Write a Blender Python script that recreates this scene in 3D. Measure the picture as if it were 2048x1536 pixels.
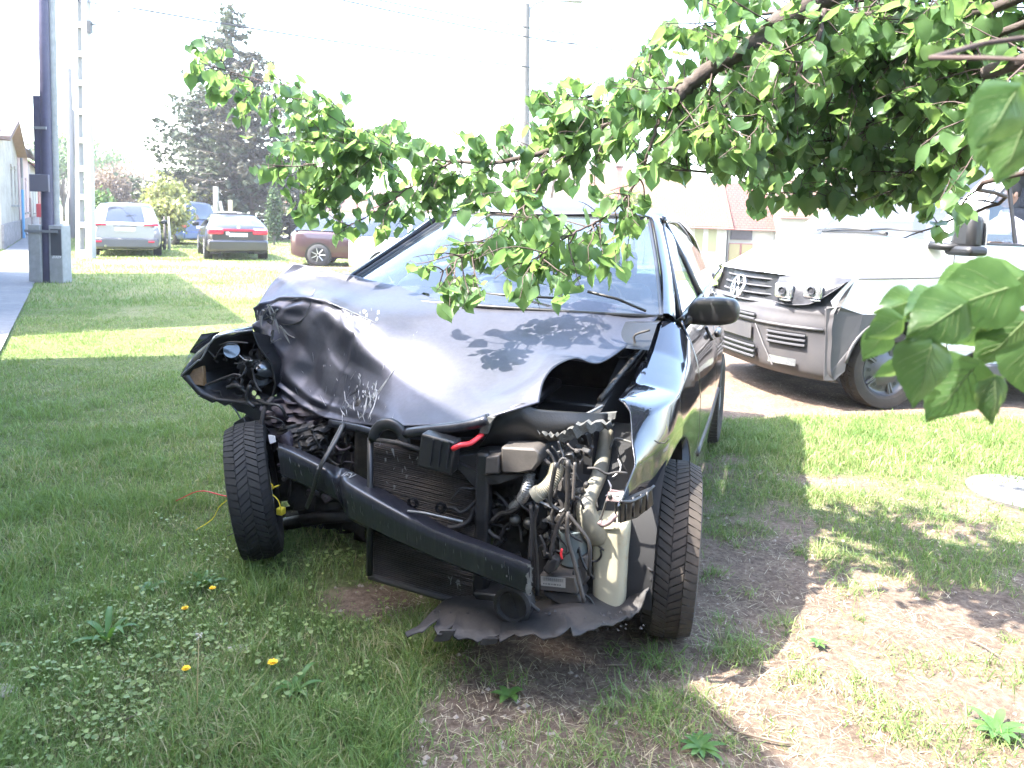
import bpy, bmesh, math, random
import numpy as np
from mathutils import Vector, Matrix, noise as mnoise
from mathutils.geometry import tessellate_polygon
random.seed(7); np.random.seed(7)
SC = bpy.context.scene
COL = SC.collection
for o in list(bpy.data.objects): bpy.data.objects.remove(o)

# ---------------------------------------------------------------- camera
F = 1500.0; PITCH = math.radians(5.5); ROLL = math.radians(1.72); Y0 = 582.0
CAMP = np.array([0, 0, 1.48])
FW = np.array([0, math.cos(PITCH), -math.sin(PITCH)])
_r0 = np.array([1.0, 0, 0]); _u0 = np.cross(_r0, FW)
RT = _r0 * math.cos(ROLL) + _u0 * math.sin(ROLL)
UP = -_r0 * math.sin(ROLL) + _u0 * math.cos(ROLL)
cd = bpy.data.cameras.new('camera'); cam = bpy.data.objects.new('camera', cd); COL.objects.link(cam)
cd.sensor_width = 36; cd.lens = 36 * F / 2048; cd.shift_y = (Y0 - 768) / 2048
cd.clip_start = 0.05; cd.clip_end = 3000
cam.matrix_world = Matrix(((RT[0], UP[0], -FW[0], CAMP[0]), (RT[1], UP[1], -FW[1], CAMP[1]), (RT[2], UP[2], -FW[2], CAMP[2]), (0, 0, 0, 1)))
cd.dof.use_dof = True; cd.dof.focus_distance = 3.3; cd.dof.aperture_fstop = 7
SC.camera = cam

# ---------------------------------------------------------------- light
SHX, SHY = 0.68, 0.20                     # ground shadow shift per metre of height
SC.world = bpy.data.worlds.new('World'); SC.world.use_nodes = True
wn = SC.world.node_tree; wn.nodes.clear()
sky = wn.nodes.new('ShaderNodeTexSky'); sky.sky_type = 'NISHITA'; sky.sun_disc = False
sky.sun_elevation = math.atan(1 / math.hypot(SHX, SHY)); sky.sun_rotation = math.atan2(-SHX, -SHY)
sky.air_density = 1.2; sky.dust_density = 2.5; sky.ozone_density = 1.0
bg = wn.nodes.new('ShaderNodeBackground'); bg.inputs[1].default_value = 0.15
wo = wn.nodes.new('ShaderNodeOutputWorld')
wn.links.new(sky.outputs[0], bg.inputs[0]); wn.links.new(bg.outputs[0], wo.inputs[0])
sl = bpy.data.lights.new('sun', 'SUN'); sun = bpy.data.objects.new('sun', sl); COL.objects.link(sun)
sl.energy = 2.8; sl.angle = math.radians(0.55); sl.color = (1.0, 0.95, 0.87)
sun.rotation_euler = Vector((SHX, SHY, -1)).to_track_quat('-Z', 'Y').to_euler()
sun.location = (-8, -3, 12)
SC.view_settings.view_transform = 'Standard'; SC.view_settings.look = 'None'
SC.view_settings.exposure = 3.6; SC.view_settings.gamma = 1.0
SC.view_settings.use_curve_mapping = False
SC.cycles.use_denoising = True
SC.cycles.max_bounces = 8; SC.cycles.transparent_max_bounces = 16
SC.cycles.sample_clamp_indirect = 6.0

# ---------------------------------------------------------------- reading points off the view, placed at real depths
def ray(px, py): return FW + RT * (px - 1024) / F + UP * (Y0 - py) / F
def G(px, py, z=0.0):
    d = ray(px, py); return CAMP + d * (z - CAMP[2]) / d[2]
def W(px, py, y):
    d = ray(px, py); return CAMP + d * y / d[1]
class Frame:
    """A thing's own axes on the ground: origin o, x axis turned by a degrees."""
    def __init__(s, o, a):
        s.a = math.radians(a); s.o = np.array([o[0], o[1], o[2] if len(o) > 2 else 0.0], float)
        s.X = np.array([math.cos(s.a), math.sin(s.a), 0]); s.Y = np.array([-math.sin(s.a), math.cos(s.a), 0])
    def yy(s, px, py, y):      # point of the local plane y = const
        d = ray(px, py); t = ((s.o - CAMP) @ s.Y + y) / (d @ s.Y); q = CAMP + d * t - s.o
        return np.array([q @ s.X, y, q[2]])
    def xx(s, px, py, x):
        d = ray(px, py); t = ((s.o - CAMP) @ s.X + x) / (d @ s.X); q = CAMP + d * t - s.o
        return np.array([x, q @ s.Y, q[2]])
    def w(s, p): return s.o + s.X * p[0] + s.Y * p[1] + np.array([0, 0, p[2]])
    def loc(s, p):
        q = np.asarray(p, float) - s.o; return np.array([q @ s.X, q @ s.Y, q[2]])

# ---------------------------------------------------------------- object helpers
def tag(o, label=None, cat=None, group=None, kind=None):
    if label: o['label'] = label
    if cat: o['category'] = cat
    if group: o['group'] = group
    if kind: o['kind'] = kind
    return o
def empty(name, loc, rz=0.0, label=None, cat=None, group=None):
    o = bpy.data.objects.new(name, None); COL.objects.link(o); o.location = [float(v) for v in loc]
    o.rotation_euler = (0, 0, rz); o.empty_display_size = .2
    return tag(o, label, cat, group)
def sub_empty(name, parent, loc, rot=(0, 0, 0)):
    o = bpy.data.objects.new(name, None); COL.objects.link(o); o.parent = parent
    o.location = [float(v) for v in loc]; o.rotation_euler = rot
    return o
def copy_tree(o, parent=None):
    c = o.copy(); COL.objects.link(c); c.parent = parent
    for ch in o.children: copy_tree(ch, c)
    return c

class MB:
    def __init__(s): s.v = []; s.f = []; s.mi = []
    def add(s, vs, fs, mi=0):
        n = len(s.v); s.v += [tuple(float(c) for c in v) for v in vs]
        s.f += [tuple(n + i for i in f) for f in fs]; s.mi += [mi] * len(fs); return s
    def box(s, c, d, rot=None, mi=0, taper=1.0):
        vs = []
        for z in (-.5, .5):
            k = taper if z > 0 else 1.0
            for x, y in ((-.5, -.5), (.5, -.5), (.5, .5), (-.5, .5)):
                p = Vector((x * d[0] * k, y * d[1] * k, z * d[2]))
                if rot is not None: p = rot @ p
                vs.append((p[0] + c[0], p[1] + c[1], p[2] + c[2]))
        return s.add(vs, [(3, 2, 1, 0), (4, 5, 6, 7), (0, 1, 5, 4), (1, 2, 6, 5), (2, 3, 7, 6), (3, 0, 4, 7)], mi)
    def tube(s, pts, r, n=8, caps=True, mi=0, flat=1.0):
        pts = [Vector([float(c) for c in p]) for p in pts]; m = len(pts)
        rs = list(r) if hasattr(r, '__len__') else [r] * m
        vs = []; ref = None
        for i, p in enumerate(pts):
            t = (pts[min(i + 1, m - 1)] - pts[max(i - 1, 0)])
            t = t.normalized() if t.length > 1e-9 else Vector((0, 0, 1))
            if ref is None:
                ref = Vector((0, 0, 1)) if abs(t.z) < .9 else Vector((1, 0, 0))
            a = t.cross(ref)
            if a.length < 1e-5: a = t.orthogonal()
            a.normalize(); b = t.cross(a).normalized(); ref = a.cross(t) if True else ref
            for k in range(n):
                w = 2 * math.pi * k / n
                vs.append(p + a * (math.cos(w) * rs[i]) + b * (math.sin(w) * rs[i] * flat))
        fs = []
        for i in range(m - 1):
            for k in range(n):
                fs.append((i * n + k, i * n + (k + 1) % n, (i + 1) * n + (k + 1) % n, (i + 1) * n + k))
        if caps: fs += [tuple(range(n))[::-1], tuple((m - 1) * n + k for k in range(n))]
        return s.add(vs, fs, mi)
    def prism(s, poly, off, mi=0, back=True):
        poly = [Vector([float(c) for c in p]) for p in poly]; off = Vector([float(c) for c in off]); n = len(poly)
        tris = tessellate_polygon([poly])
        fs = [tuple(t) for t in tris]
        if back: fs += [tuple(n + i for i in reversed(t)) for t in tris]
        fs += [(i, (i + 1) % n, n + (i + 1) % n, n + i) for i in range(n)]
        return s.add(poly + [p + off for p in poly], fs, mi)
    def flat(s, outer, holes=(), mi=0, fn=None):
        """filled polygon with holes, given in 2-D; fn maps (a, b) to a 3-D point"""
        loops = [[Vector((p[0], p[1], 0)) for p in outer]] + [[Vector((p[0], p[1], 0)) for p in h] for h in holes]
        tris = tessellate_polygon(loops); flatp = [p for l in loops for p in l]
        return s.add([fn(p[0], p[1]) for p in flatp], [tuple(t) for t in tris], mi)
    def grid(s, P, mi=0, closed_v=False):
        P = np.asarray(P, float); a, b = P.shape[:2]
        fs = []
        for i in range(a - 1):
            for j in range(b if closed_v else b - 1):
                fs.append((i * b + j, i * b + (j + 1) % b, (i + 1) * b + (j + 1) % b, (i + 1) * b + j))
        return s.add(P.reshape(-1, 3), fs, mi)
    def lathe(s, prof, c=(0, 0, 0), axis='x', n=32, mi=0, closed=False):
        vs = []
        for r, h in prof:
            for k in range(n):
                w = 2 * math.pi * k / n; x, y = r * math.cos(w), r * math.sin(w)
                p = {'x': (h, x, y), 'y': (x, h, y), 'z': (x, y, h)}[axis]
                vs.append((p[0] + c[0], p[1] + c[1], p[2] + c[2]))
        m = len(prof); fs = []
        for i in range(m if closed else m - 1):
            for k in range(n):
                i2 = (i + 1) % m
                fs.append((i * n + k, i * n + (k + 1) % n, i2 * n + (k + 1) % n, i2 * n + k))
        return s.add(vs, fs, mi)
    def disc(s, c, r, nrm=(0, 0, 1), n=16, mi=0, sx=1.0):
        q = Vector(nrm).to_track_quat('Z', 'Y'); c = Vector([float(v) for v in c])
        vs = [c + q @ Vector((r * sx * math.cos(2 * math.pi * k / n), r * math.sin(2 * math.pi * k / n), 0)) for k in range(n)]
        return s.add(vs, [tuple(range(n))], mi)
    def build(s, name, mats, parent=None, smooth=None, bevel=0, solid=0, merge=False, data_only=False, seg=2):
        me = bpy.data.meshes.new(name); me.from_pydata(s.v, [], s.f)
        if not isinstance(mats, (list, tuple)): mats = [mats]
        for m in mats: me.materials.append(m)
        me.polygons.foreach_set('material_index', s.mi)
        me.validate(clean_customdata=False); me.update()
        bm = bmesh.new(); bm.from_mesh(me)
        if merge: bmesh.ops.remove_doubles(bm, verts=bm.verts, dist=1e-4)
        bmesh.ops.recalc_face_normals(bm, faces=bm.faces)
        bm.to_mesh(me); bm.free()
        if smooth is not None:
            me.shade_smooth()
            if smooth < 180: me.set_sharp_from_angle(angle=math.radians(smooth))
        o = bpy.data.objects.new(name, me); COL.objects.link(o)
        if parent is not None: o.parent = parent
        if solid:
            md = o.modifiers.new('solid', 'SOLIDIFY'); md.thickness = abs(solid); md.offset = 0 if solid > 0 else -1
        if bevel:
            md = o.modifiers.new('bevel', 'BEVEL'); md.width = bevel; md.segments = seg; md.limit_method = 'ANGLE'
            md.angle_limit = math.radians(35); me.shade_smooth()
            if smooth is None: me.set_sharp_from_angle(angle=math.radians(50))
        return o

def text_mesh(name, curve, m, parent=None):
    t = bpy.data.objects.new('t', curve); COL.objects.link(t); bpy.context.view_layer.update()
    me = bpy.data.meshes.new_from_object(t.evaluated_get(bpy.context.evaluated_depsgraph_get())); bpy.data.objects.remove(t)
    me.name = name; me.materials.clear(); me.materials.append(m); o = bpy.data.objects.new(name, me); COL.objects.link(o); o.parent = parent; return o
def crom(P, n):
    """Catmull-Rom through the rows of P (k, ...) -> n samples"""
    P = np.asarray(P, float); k = len(P); out = []
    Q = np.concatenate([[2 * P[0] - P[1]], P, [2 * P[-1] - P[-2]]])
    for t in np.linspace(0, k - 1, n):
        i = min(int(t), k - 2); u = t - i; a, b, c, d = Q[i], Q[i + 1], Q[i + 2], Q[i + 3]
        out.append(.5 * ((2 * b) + (-a + c) * u + (2 * a - 5 * b + 4 * c - d) * u * u + (-a + 3 * b - 3 * c + d) * u ** 3))
    return np.array(out)
def crom2(P, n, m):
    A = crom(P, n); return np.swapaxes(crom(np.swapaxes(A, 0, 1), m), 0, 1)
def fbm(p, s, o=3, seed=0.0):
    return mnoise.fractal(Vector((p[0] * s + seed, p[1] * s + seed * 1.7, (p[2] if len(p) > 2 else 0) * s + seed * .3)), 1.0, 2.0, o)

# ---------------------------------------------------------------- materials
def nt(name):
    m = bpy.data.materials.new(name); m.use_nodes = True; t = m.node_tree
    b = t.nodes.get('Principled BSDF'); return m, t, b
def rgb(c): return (c[0], c[1], c[2], 1.0)
def mat(name, base, rough=.6, metal=0.0, var=.0, vs=8.0, bump=0.0, bs=40.0, second=None, amt=.5, ss=5.0, contrast=(.4, .62),
        coat=0.0, trans=0.0, alpha=1.0, emit=None, spec=.5, stretch=None, roughvar=0.0):
    """Principled with optional fine value variation, a second colour laid in noise patches, and relief."""
    m, t, b = nt(name); N, L = t.nodes, t.links
    b.inputs['Base Color'].default_value = rgb(base); b.inputs['Roughness'].default_value = rough
    b.inputs['Metallic'].default_value = metal; b.inputs['Coat Weight'].default_value = coat
    b.inputs['Coat Roughness'].default_value = .04; b.inputs['Specular IOR Level'].default_value = spec
    b.inputs['Transmission Weight'].default_value = trans; b.inputs['Alpha'].default_value = alpha
    if emit: b.inputs['Emission Color'].default_value = rgb(emit[0]); b.inputs['Emission Strength'].default_value = emit[1]
    if not (var or bump or second): return m
    tc = N.new('ShaderNodeTexCoord'); mp = N.new('ShaderNodeMapping'); L.new(tc.outputs['Object'], mp.inputs[0])
    if stretch: mp.inputs['Scale'].default_value = stretch
    col = None
    def nz(sc, det=5, rg=.6):
        n = N.new('ShaderNodeTexNoise'); n.inputs['Scale'].default_value = sc; n.inputs['Detail'].default_value = det
        n.inputs['Roughness'].default_value = rg; L.new(mp.outputs[0], n.inputs['Vector']); return n
    def mix(fac, a, bb, mode='MIX'):
        x = N.new('ShaderNodeMix'); x.data_type = 'RGBA'; x.blend_type = mode
        if isinstance(fac, float): x.inputs[0].default_value = fac
        else: L.new(fac, x.inputs[0])
        for i, q in ((6, a), (7, bb)):
            if isinstance(q, tuple): x.inputs[i].default_value = rgb(q)
            else: L.new(q, x.inputs[i])
        return x.outputs[2]
    cur = tuple(base)
    if second is not None:
        n = nz(ss); r = N.new('ShaderNodeMapRange'); r.inputs[1].default_value = contrast[0]; r.inputs[2].default_value = contrast[1]
        r.inputs[4].default_value = amt; L.new(n.outputs[0], r.inputs[0]); cur = mix(r.outputs[0], cur, tuple(second))
        if roughvar:
            r2 = N.new('ShaderNodeMapRange'); r2.inputs[1].default_value = contrast[0]; r2.inputs[2].default_value = contrast[1]
            r2.inputs[3].default_value = rough; r2.inputs[4].default_value = min(1, rough + roughvar)
            L.new(n.outputs[0], r2.inputs[0]); L.new(r2.outputs[0], b.inputs['Roughness'])
    if var:
        n = nz(vs, 6, .65); r = N.new('ShaderNodeMapRange'); r.inputs[1].default_value = .25; r.inputs[2].default_value = .75
        r.inputs[3].default_value = 1 - var; r.inputs[4].default_value = 1 + var; L.new(n.outputs[0], r.inputs[0])
        cc = N.new('ShaderNodeCombineColor')
        for i in range(3): L.new(r.outputs[0], cc.inputs[i])
        cur = mix(1.0, cur, cc.outputs[0], 'MULTIPLY')
    if not isinstance(cur, tuple): L.new(cur, b.inputs['Base Color'])
    if bump:
        n = nz(bs, 5, .6); bp = N.new('ShaderNodeBump'); bp.inputs['Strength'].default_value = 1.0
        bp.inputs['Distance'].default_value = bump; L.new(n.outputs[0], bp.inputs['Height']); L.new(bp.outputs[0], b.inputs['Normal'])
    return m
def leafmat(name, c1, c2, tr, trw=.45, rough=.45, scale=3.0):
    """foliage: varied green by place, part of the light passes through"""
    m, t, b = nt(name); N, L = t.nodes, t.links
    tc = N.new('ShaderNodeNewGeometry'); n = N.new('ShaderNodeTexNoise'); n.inputs['Scale'].default_value = scale
    n.inputs['Detail'].default_value = 4; L.new(tc.outputs['Position'], n.inputs['Vector'])
    r = N.new('ShaderNodeMapRange'); r.inputs[1].default_value = .35; r.inputs[2].default_value = .65; L.new(n.outputs[0], r.inputs[0])
    mx = N.new('ShaderNodeMix'); mx.data_type = 'RGBA'; L.new(r.outputs[0], mx.inputs[0]); mx.inputs[6].default_value = rgb(c1); mx.inputs[7].default_value = rgb(c2)
    hs = N.new('ShaderNodeHueSaturation'); ri = N.new('ShaderNodeMapRange'); ri.inputs[3].default_value = .492; ri.inputs[4].default_value = .515; L.new(tc.outputs['Random Per Island'], ri.inputs[0])
    rv = N.new('ShaderNodeMath'); rv.operation = 'MULTIPLY_ADD'; rv.inputs[1].default_value = -.4; rv.inputs[2].default_value = 1.25; L.new(tc.outputs['Random Per Island'], rv.inputs[0])
    L.new(ri.outputs[0], hs.inputs['Hue']); L.new(rv.outputs[0], hs.inputs['Value']); L.new(mx.outputs[2], hs.inputs['Color'])
    L.new(hs.outputs[0], b.inputs['Base Color']); b.inputs['Roughness'].default_value = rough; b.inputs['Specular IOR Level'].default_value = .35
    tl = N.new('ShaderNodeBsdfTranslucent'); tl.inputs[0].default_value = rgb(tr)
    ms = N.new('ShaderNodeMixShader'); ms.inputs[0].default_value = trw
    h2 = N.new('ShaderNodeHueSaturation'); h2.inputs['Color'].default_value = rgb(tr); L.new(ri.outputs[0], h2.inputs['Hue']); L.new(rv.outputs[0], h2.inputs['Value']); L.new(h2.outputs[0], tl.inputs[0])
    out = [x for x in N if x.type == 'OUTPUT_MATERIAL'][0]
    L.new(b.outputs[0], ms.inputs[1]); L.new(tl.outputs[0], ms.inputs[2]); L.new(ms.outputs[0], out.inputs[0])
    return m
def glassmat(name, tint=(.85, .92, .9), rough=.02, mixt=.75):
    """car glass: thin sheet, part mirror and part clear, lightly tinted"""
    m, t, b = nt(name); N, L = t.nodes, t.links; N.remove(b)
    out = [x for x in N if x.type == 'OUTPUT_MATERIAL'][0]
    gl = N.new('ShaderNodeBsdfGlossy'); gl.inputs['Roughness'].default_value = rough
    tr = N.new('ShaderNodeBsdfTransparent'); tr.inputs[0].default_value = rgb([c * mixt for c in tint])
    fr = N.new('ShaderNodeFresnel'); fr.inputs[0].default_value = 1.55
    mm = N.new('ShaderNodeMath'); mm.operation = 'MULTIPLY_ADD'; mm.inputs[1].default_value = 1.2; mm.inputs[2].default_value = .03
    L.new(fr.outputs[0], mm.inputs[0])
    ms = N.new('ShaderNodeMixShader'); L.new(mm.outputs[0], ms.inputs[0]); L.new(tr.outputs[0], ms.inputs[1]); L.new(gl.outputs[0], ms.inputs[2])
    df = N.new('ShaderNodeBsdfDiffuse'); df.inputs[0].default_value = (.35, .38, .42, 1)
    m2 = N.new('ShaderNodeMixShader'); m2.inputs[0].default_value = .05; L.new(ms.outputs[0], m2.inputs[1]); L.new(df.outputs[0], m2.inputs[2])
    L.new(m2.outputs[0], out.inputs[0]); return m
M = {}
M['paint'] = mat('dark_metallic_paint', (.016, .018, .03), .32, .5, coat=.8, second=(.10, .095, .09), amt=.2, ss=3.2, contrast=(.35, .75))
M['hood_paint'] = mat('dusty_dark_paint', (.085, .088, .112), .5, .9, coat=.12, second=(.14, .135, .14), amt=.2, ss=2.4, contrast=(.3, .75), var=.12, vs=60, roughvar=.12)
M['gloss'] = mat('clean_dark_paint', (.012, .014, .022), .12, .5, coat=1.0)
M['scrape'] = mat('bare_scraped_metal', (.17, .175, .18), .5, .4, var=.3, vs=60, bump=.002, bs=90)
M['torn'] = mat('torn_grey_plastic', (.085, .085, .08), .7, var=.35, vs=30, bump=.006, bs=45)
M['black'] = mat('black_plastic', (.007, .0075, .009), .42, var=.25, vs=20, bump=.0008, bs=160, second=(.028, .025, .022), amt=.4, ss=9)
M['trim'] = mat('dull_black_trim', (.009, .0095, .012), .4, second=(.028, .026, .025), amt=.25, ss=12)
M['mirror_housing'] = mat('mirror_black', (.018, .018, .02), .38, bump=.0006, bs=300)
M['engine'] = mat('grimy_engine_metal', (.012, .0115, .012), .55, .2, var=.5, vs=14, bump=.004, bs=40, second=(.045, .038, .032), amt=.5, ss=12)
M['pit'] = mat('dark_liner', (.008, .008, .009), .8)
M['plum'] = mat('purplish_primer_metal', (.028, .022, .034), .5, .3, var=.3, vs=20, bump=.002, bs=50, second=(.10, .08, .08), amt=.5, ss=10)
M['dusty'] = mat('dusty_dark_plastic', (.018, .017, .018), .7, var=.4, vs=18, bump=.0016, bs=70, second=(.05, .043, .038), amt=.5, ss=8)
M['taupe'] = mat('brown_grey_plastic', (.052, .046, .042), .6, var=.25, vs=20, bump=.001, bs=80)
M['beam'] = mat('beam_paint', (.012, .013, .02), .38, .3, coat=.35, var=.3, vs=25, second=(.04, .04, .045), amt=.45, ss=14, contrast=(.5, .66), stretch=(3, 1, .6), bump=.0008, bs=40)
M['tyre'] = mat('tyre_rubber', (.009, .009, .010), .8, var=.3, vs=30, second=(.026, .024, .021), amt=.5, ss=6, contrast=(.35, .7), bump=.0008, bs=120)
M['tyre_dusty'] = mat('dusty_tyre_rubber', (.022, .019, .017), .9, var=.25, vs=30, second=(.062, .048, .038), amt=.75, ss=5, contrast=(.3, .65), bump=.0008, bs=120)
M['alloy'] = mat('wheel_alloy', (.45, .45, .47), .35, .8)
M['steelwheel'] = mat('grey_steel_wheel', (.09, .09, .095), .45, .5, var=.2)
M['core'] = mat('radiator_core', (.012, .010, .011), .6, .2, var=.5, vs=22, second=(.038, .029, .025), amt=.6, ss=7, bump=.004, bs=25, stretch=(1, 1, 6))
M['washer'] = mat('yellowed_bottle', (.36, .33, .24), .42, var=.06, vs=10, second=(.30, .2, .1), amt=.75, ss=14, contrast=(.56, .68))
M['filler'] = mat('cream_tube', (.14, .135, .11), .5, var=.1, second=(.3, .27, .2), amt=.5, ss=8)
M['hose'] = mat('cream_hose', (.22, .21, .17), .5, second=(.32, .28, .2), amt=.5, ss=20)
M['silverhose'] = mat('silver_hose', (.25, .25, .25), .35, .7)
M['red'] = mat('red_cable', (.6, .03, .04), .4)
M['orange'] = mat('orange_wire', (.75, .32, .04), .5)
M['yellow'] = mat('yellow_wire', (.75, .6, .05), .5)
M['amber'] = mat('amber_lens', (.2, .12, .06), .2, coat=.6, var=.3, vs=60)
M['lens'] = mat('frosted_reflector', (.1, .11, .12), .18, .6, var=.2, vs=30, coat=.5)
M['label'] = mat('paper_label', (.26, .25, .23), .6)
M['ink'] = mat('label_ink', (.05, .05, .05), .7)
M['white'] = mat('white_scrap', (.8, .78, .8), .5)
M['bolt'] = mat('bolt_metal', (.07, .07, .065), .5, .6, var=.3, vs=60)
M['pinkish'] = mat('dusty_pink_bracket', (.2, .145, .145), .55, .3, var=.2, vs=40)
M['glass'] = glassmat('windscreen_glass', (.80, .92, 1.0), .02, .4)
M['sideglass'] = glassmat('side_glass', (.8, 1.0, .94), .01, .95)
M['darkglass'] = mat('dark_car_glass', (.03, .035, .05), .06, .0, coat=1.0, spec=.8)
M['inner'] = mat('cabin_grey', (.12, .13, .15), .8, var=.15, vs=6)
M['seat'] = mat('seat_fabric', (.10, .11, .14), .9, var=.2, vs=30)
M['cloth'] = mat('pale_sunshade', (.7, .74, .74), .7)
# ---------------------------------------------------------------- ground
def sstep(a, b, x): 
    t = np.clip((x - a) / (b - a), 0, 1); return t * t * (3 - 2 * t)
_rg = np.random.RandomState(3); _tab = _rg.rand(256, 256)
def vnoise(x, y, s, seed=0):
    x = np.asarray(x) * s + 37.3 + seed * 11.7; y = np.asarray(y) * s + 91.1 + seed * 5.3
    xi = np.floor(x).astype(int); yi = np.floor(y).astype(int); u = x - xi; v = y - yi
    u = u * u * (3 - 2 * u); v = v * v * (3 - 2 * v); T = lambda a, b: _tab[a % 256, b % 256]
    return (T(xi, yi) * (1 - u) + T(xi + 1, yi) * u) * (1 - v) + (T(xi, yi + 1) * (1 - u) + T(xi + 1, yi + 1) * u) * v
def vf(x, y, s, o=4, seed=0):
    a = 0; w = .5; t = 0
    for i in range(o): a = a + w * vnoise(x, y, s * 2 ** i, seed + i); t += w; w *= .55
    return a / t
# street on the left runs along T0 from S0; house fronts stand on that line
S0 = np.array([-3.04, 1.2]); T0 = np.array([-.505, .863]); N0 = np.array([-.863, -.505])
def street_off(x, y): return -((x - S0[0]) * N0[0] + (y - S0[1]) * N0[1])       # metres right of the house line
def blob(x, y, cx, cy, rx, ry): return np.exp(-(((x - cx) / rx) ** 2 + ((y - cy) / ry) ** 2))
def green(x, y):
    """0 bare soil ... 1 dense lawn"""
    n = vf(x, y, 1.3, 4, 1); n2 = vf(x, y, 5.0, 3, 5)
    w = (n - .5) * 1.1 + (n2 - .5) * .5
    edge = -.33 + .25 * np.clip(y - 2.4, 0, 1.2)
    near = sstep(.22, -.22, x - edge + w * .55)                     # lawn left of the car
    near = near * (1 - .95 * np.clip(1.3 * blob(x, y, -.52, 2.75, .22, .16) + w * .3 * 0, 0, 1))
    rt = sstep(3.7, 4.9, y + (x - 2) * .35 + w * 1.6) * sstep(1.0, 1.5, x + w * .3)   # grass beyond the bare patch
    rt2 = sstep(4.6, 5.2, y + w)
    g = np.maximum(near, np.maximum(rt, rt2 * sstep(.9, 1.5, x)))
    back = sstep(3.4, 4.4, y) * sstep(-.6, -1.2, x)                 # lawn behind on the left
    g = np.maximum(g, back); g = np.maximum(g, sstep(6.0, 7.5, y))
    spar = (.04 - .12 * sstep(3.0, 2.6, y) * sstep(1.3, .9, x) + .22 * sstep(3.0, 4.2, y) + .12 * sstep(1.2, 2.2, x) + 1.1 * (n2 - .5) + .9 * (n - .5))                   # sparse tufts on the bare side
    g = np.maximum(g, np.clip(spar + .10 * sstep(3, 4, y), 0, .5) * sstep(.5, 1.0, x + .25 * (n - .5)))
    g = np.maximum(g, np.clip(spar, 0, .30))
    # wheel tracks and gravelly drive
    tr = blob(x, y, -3.3, 9.4, .8, 1.3) * .6 + blob(x, y, -2.6, 7.6, .8, .8) * .6 + .9 * blob(x, y, -4.5, 13.5, 2.4, 1.0)
    tr = tr + 1.1 * np.exp(-((y - 21.3 - .12 * x) / .9) ** 2) * sstep(-13, -11, x) + .5 * np.exp(-((y - 17.5) / .6) ** 2) * (vf(x, y, .4, 2, 9) > .45)
    g = g * (1 - np.clip(tr * (0.35 + n), 0, .92))
    rd = sstep(5.55, 5.9, y - (x - 2) * .12 + w * .35) * sstep(10.4, 9.8, y) * sstep(1.0, 1.8, x + .2)
    g = g * (1 - .97 * rd)
    return np.clip(g, 0, 1)
def ground_z(x, y):
    return -1.05 * sstep(13, 42, y + 0 * x) * sstep(-4, 6, x) - 1.3 * sstep(45, 110, y) * (1 - sstep(-4, 6, x)) - .25 * sstep(45, 110, y) * sstep(-4, 6, x) + 0.02 * (vf(x, y, .9, 3, 3) - .5) * sstep(0, 1.5, y) - .0 * x + .006 * (vf(x, y, 9, 2, 8) - .5)
def axis(vals):
    out = [vals[0][0]]
    for a, b, st in vals:
        n = max(1, int(round((b - a) / st))); out += list(a + (b - a) * np.arange(1, n + 1) / n)
    return np.array(out)
gx = axis([(-260, -60, 20), (-60, -20, 1.6), (-20, -8, .4), (-8, -3, .12), (-3, 3.2, .035), (3.2, 8, .12), (8, 30, .8), (30, 260, 20)])
gy = axis([(-40, -4, 6), (-4, 1.4, .5), (1.4, 5.5, .035), (5.5, 12, .10), (12, 30, .3), (30, 70, 1.5), (70, 420, 25)])
GX, GY = np.meshgrid(gx, gy, indexing='ij')
GZ = ground_z(GX, GY)
V = np.stack([GX, GY, GZ], -1).reshape(-1, 3); a, b = GX.shape
idx = np.arange(a * b).reshape(a, b)
Fq = np.stack([idx[:-1, :-1], idx[1:, :-1], idx[1:, 1:], idx[:-1, 1:]], -1).reshape(-1, 4)
me = bpy.data.meshes.new('lawn'); me.vertices.add(len(V)); me.vertices.foreach_set('co', V.astype(np.float32).ravel())
me.loops.add(Fq.size); me.loops.foreach_set('vertex_index', Fq.astype(np.int32).ravel()); me.polygons.add(len(Fq))
me.polygons.foreach_set('loop_start', np.arange(0, Fq.size, 4, dtype=np.int32)); me.polygons.foreach_set('loop_total', np.full(len(Fq), 4, np.int32))
me.update(); me.validate(); me.shade_smooth()
at = me.attributes.new('green', 'FLOAT', 'POINT'); at.data.foreach_set('value', green(GX, GY).astype(np.float32).ravel())
ground = bpy.data.objects.new('ground', me); COL.objects.link(ground); tag(ground, kind='structure')
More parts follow.
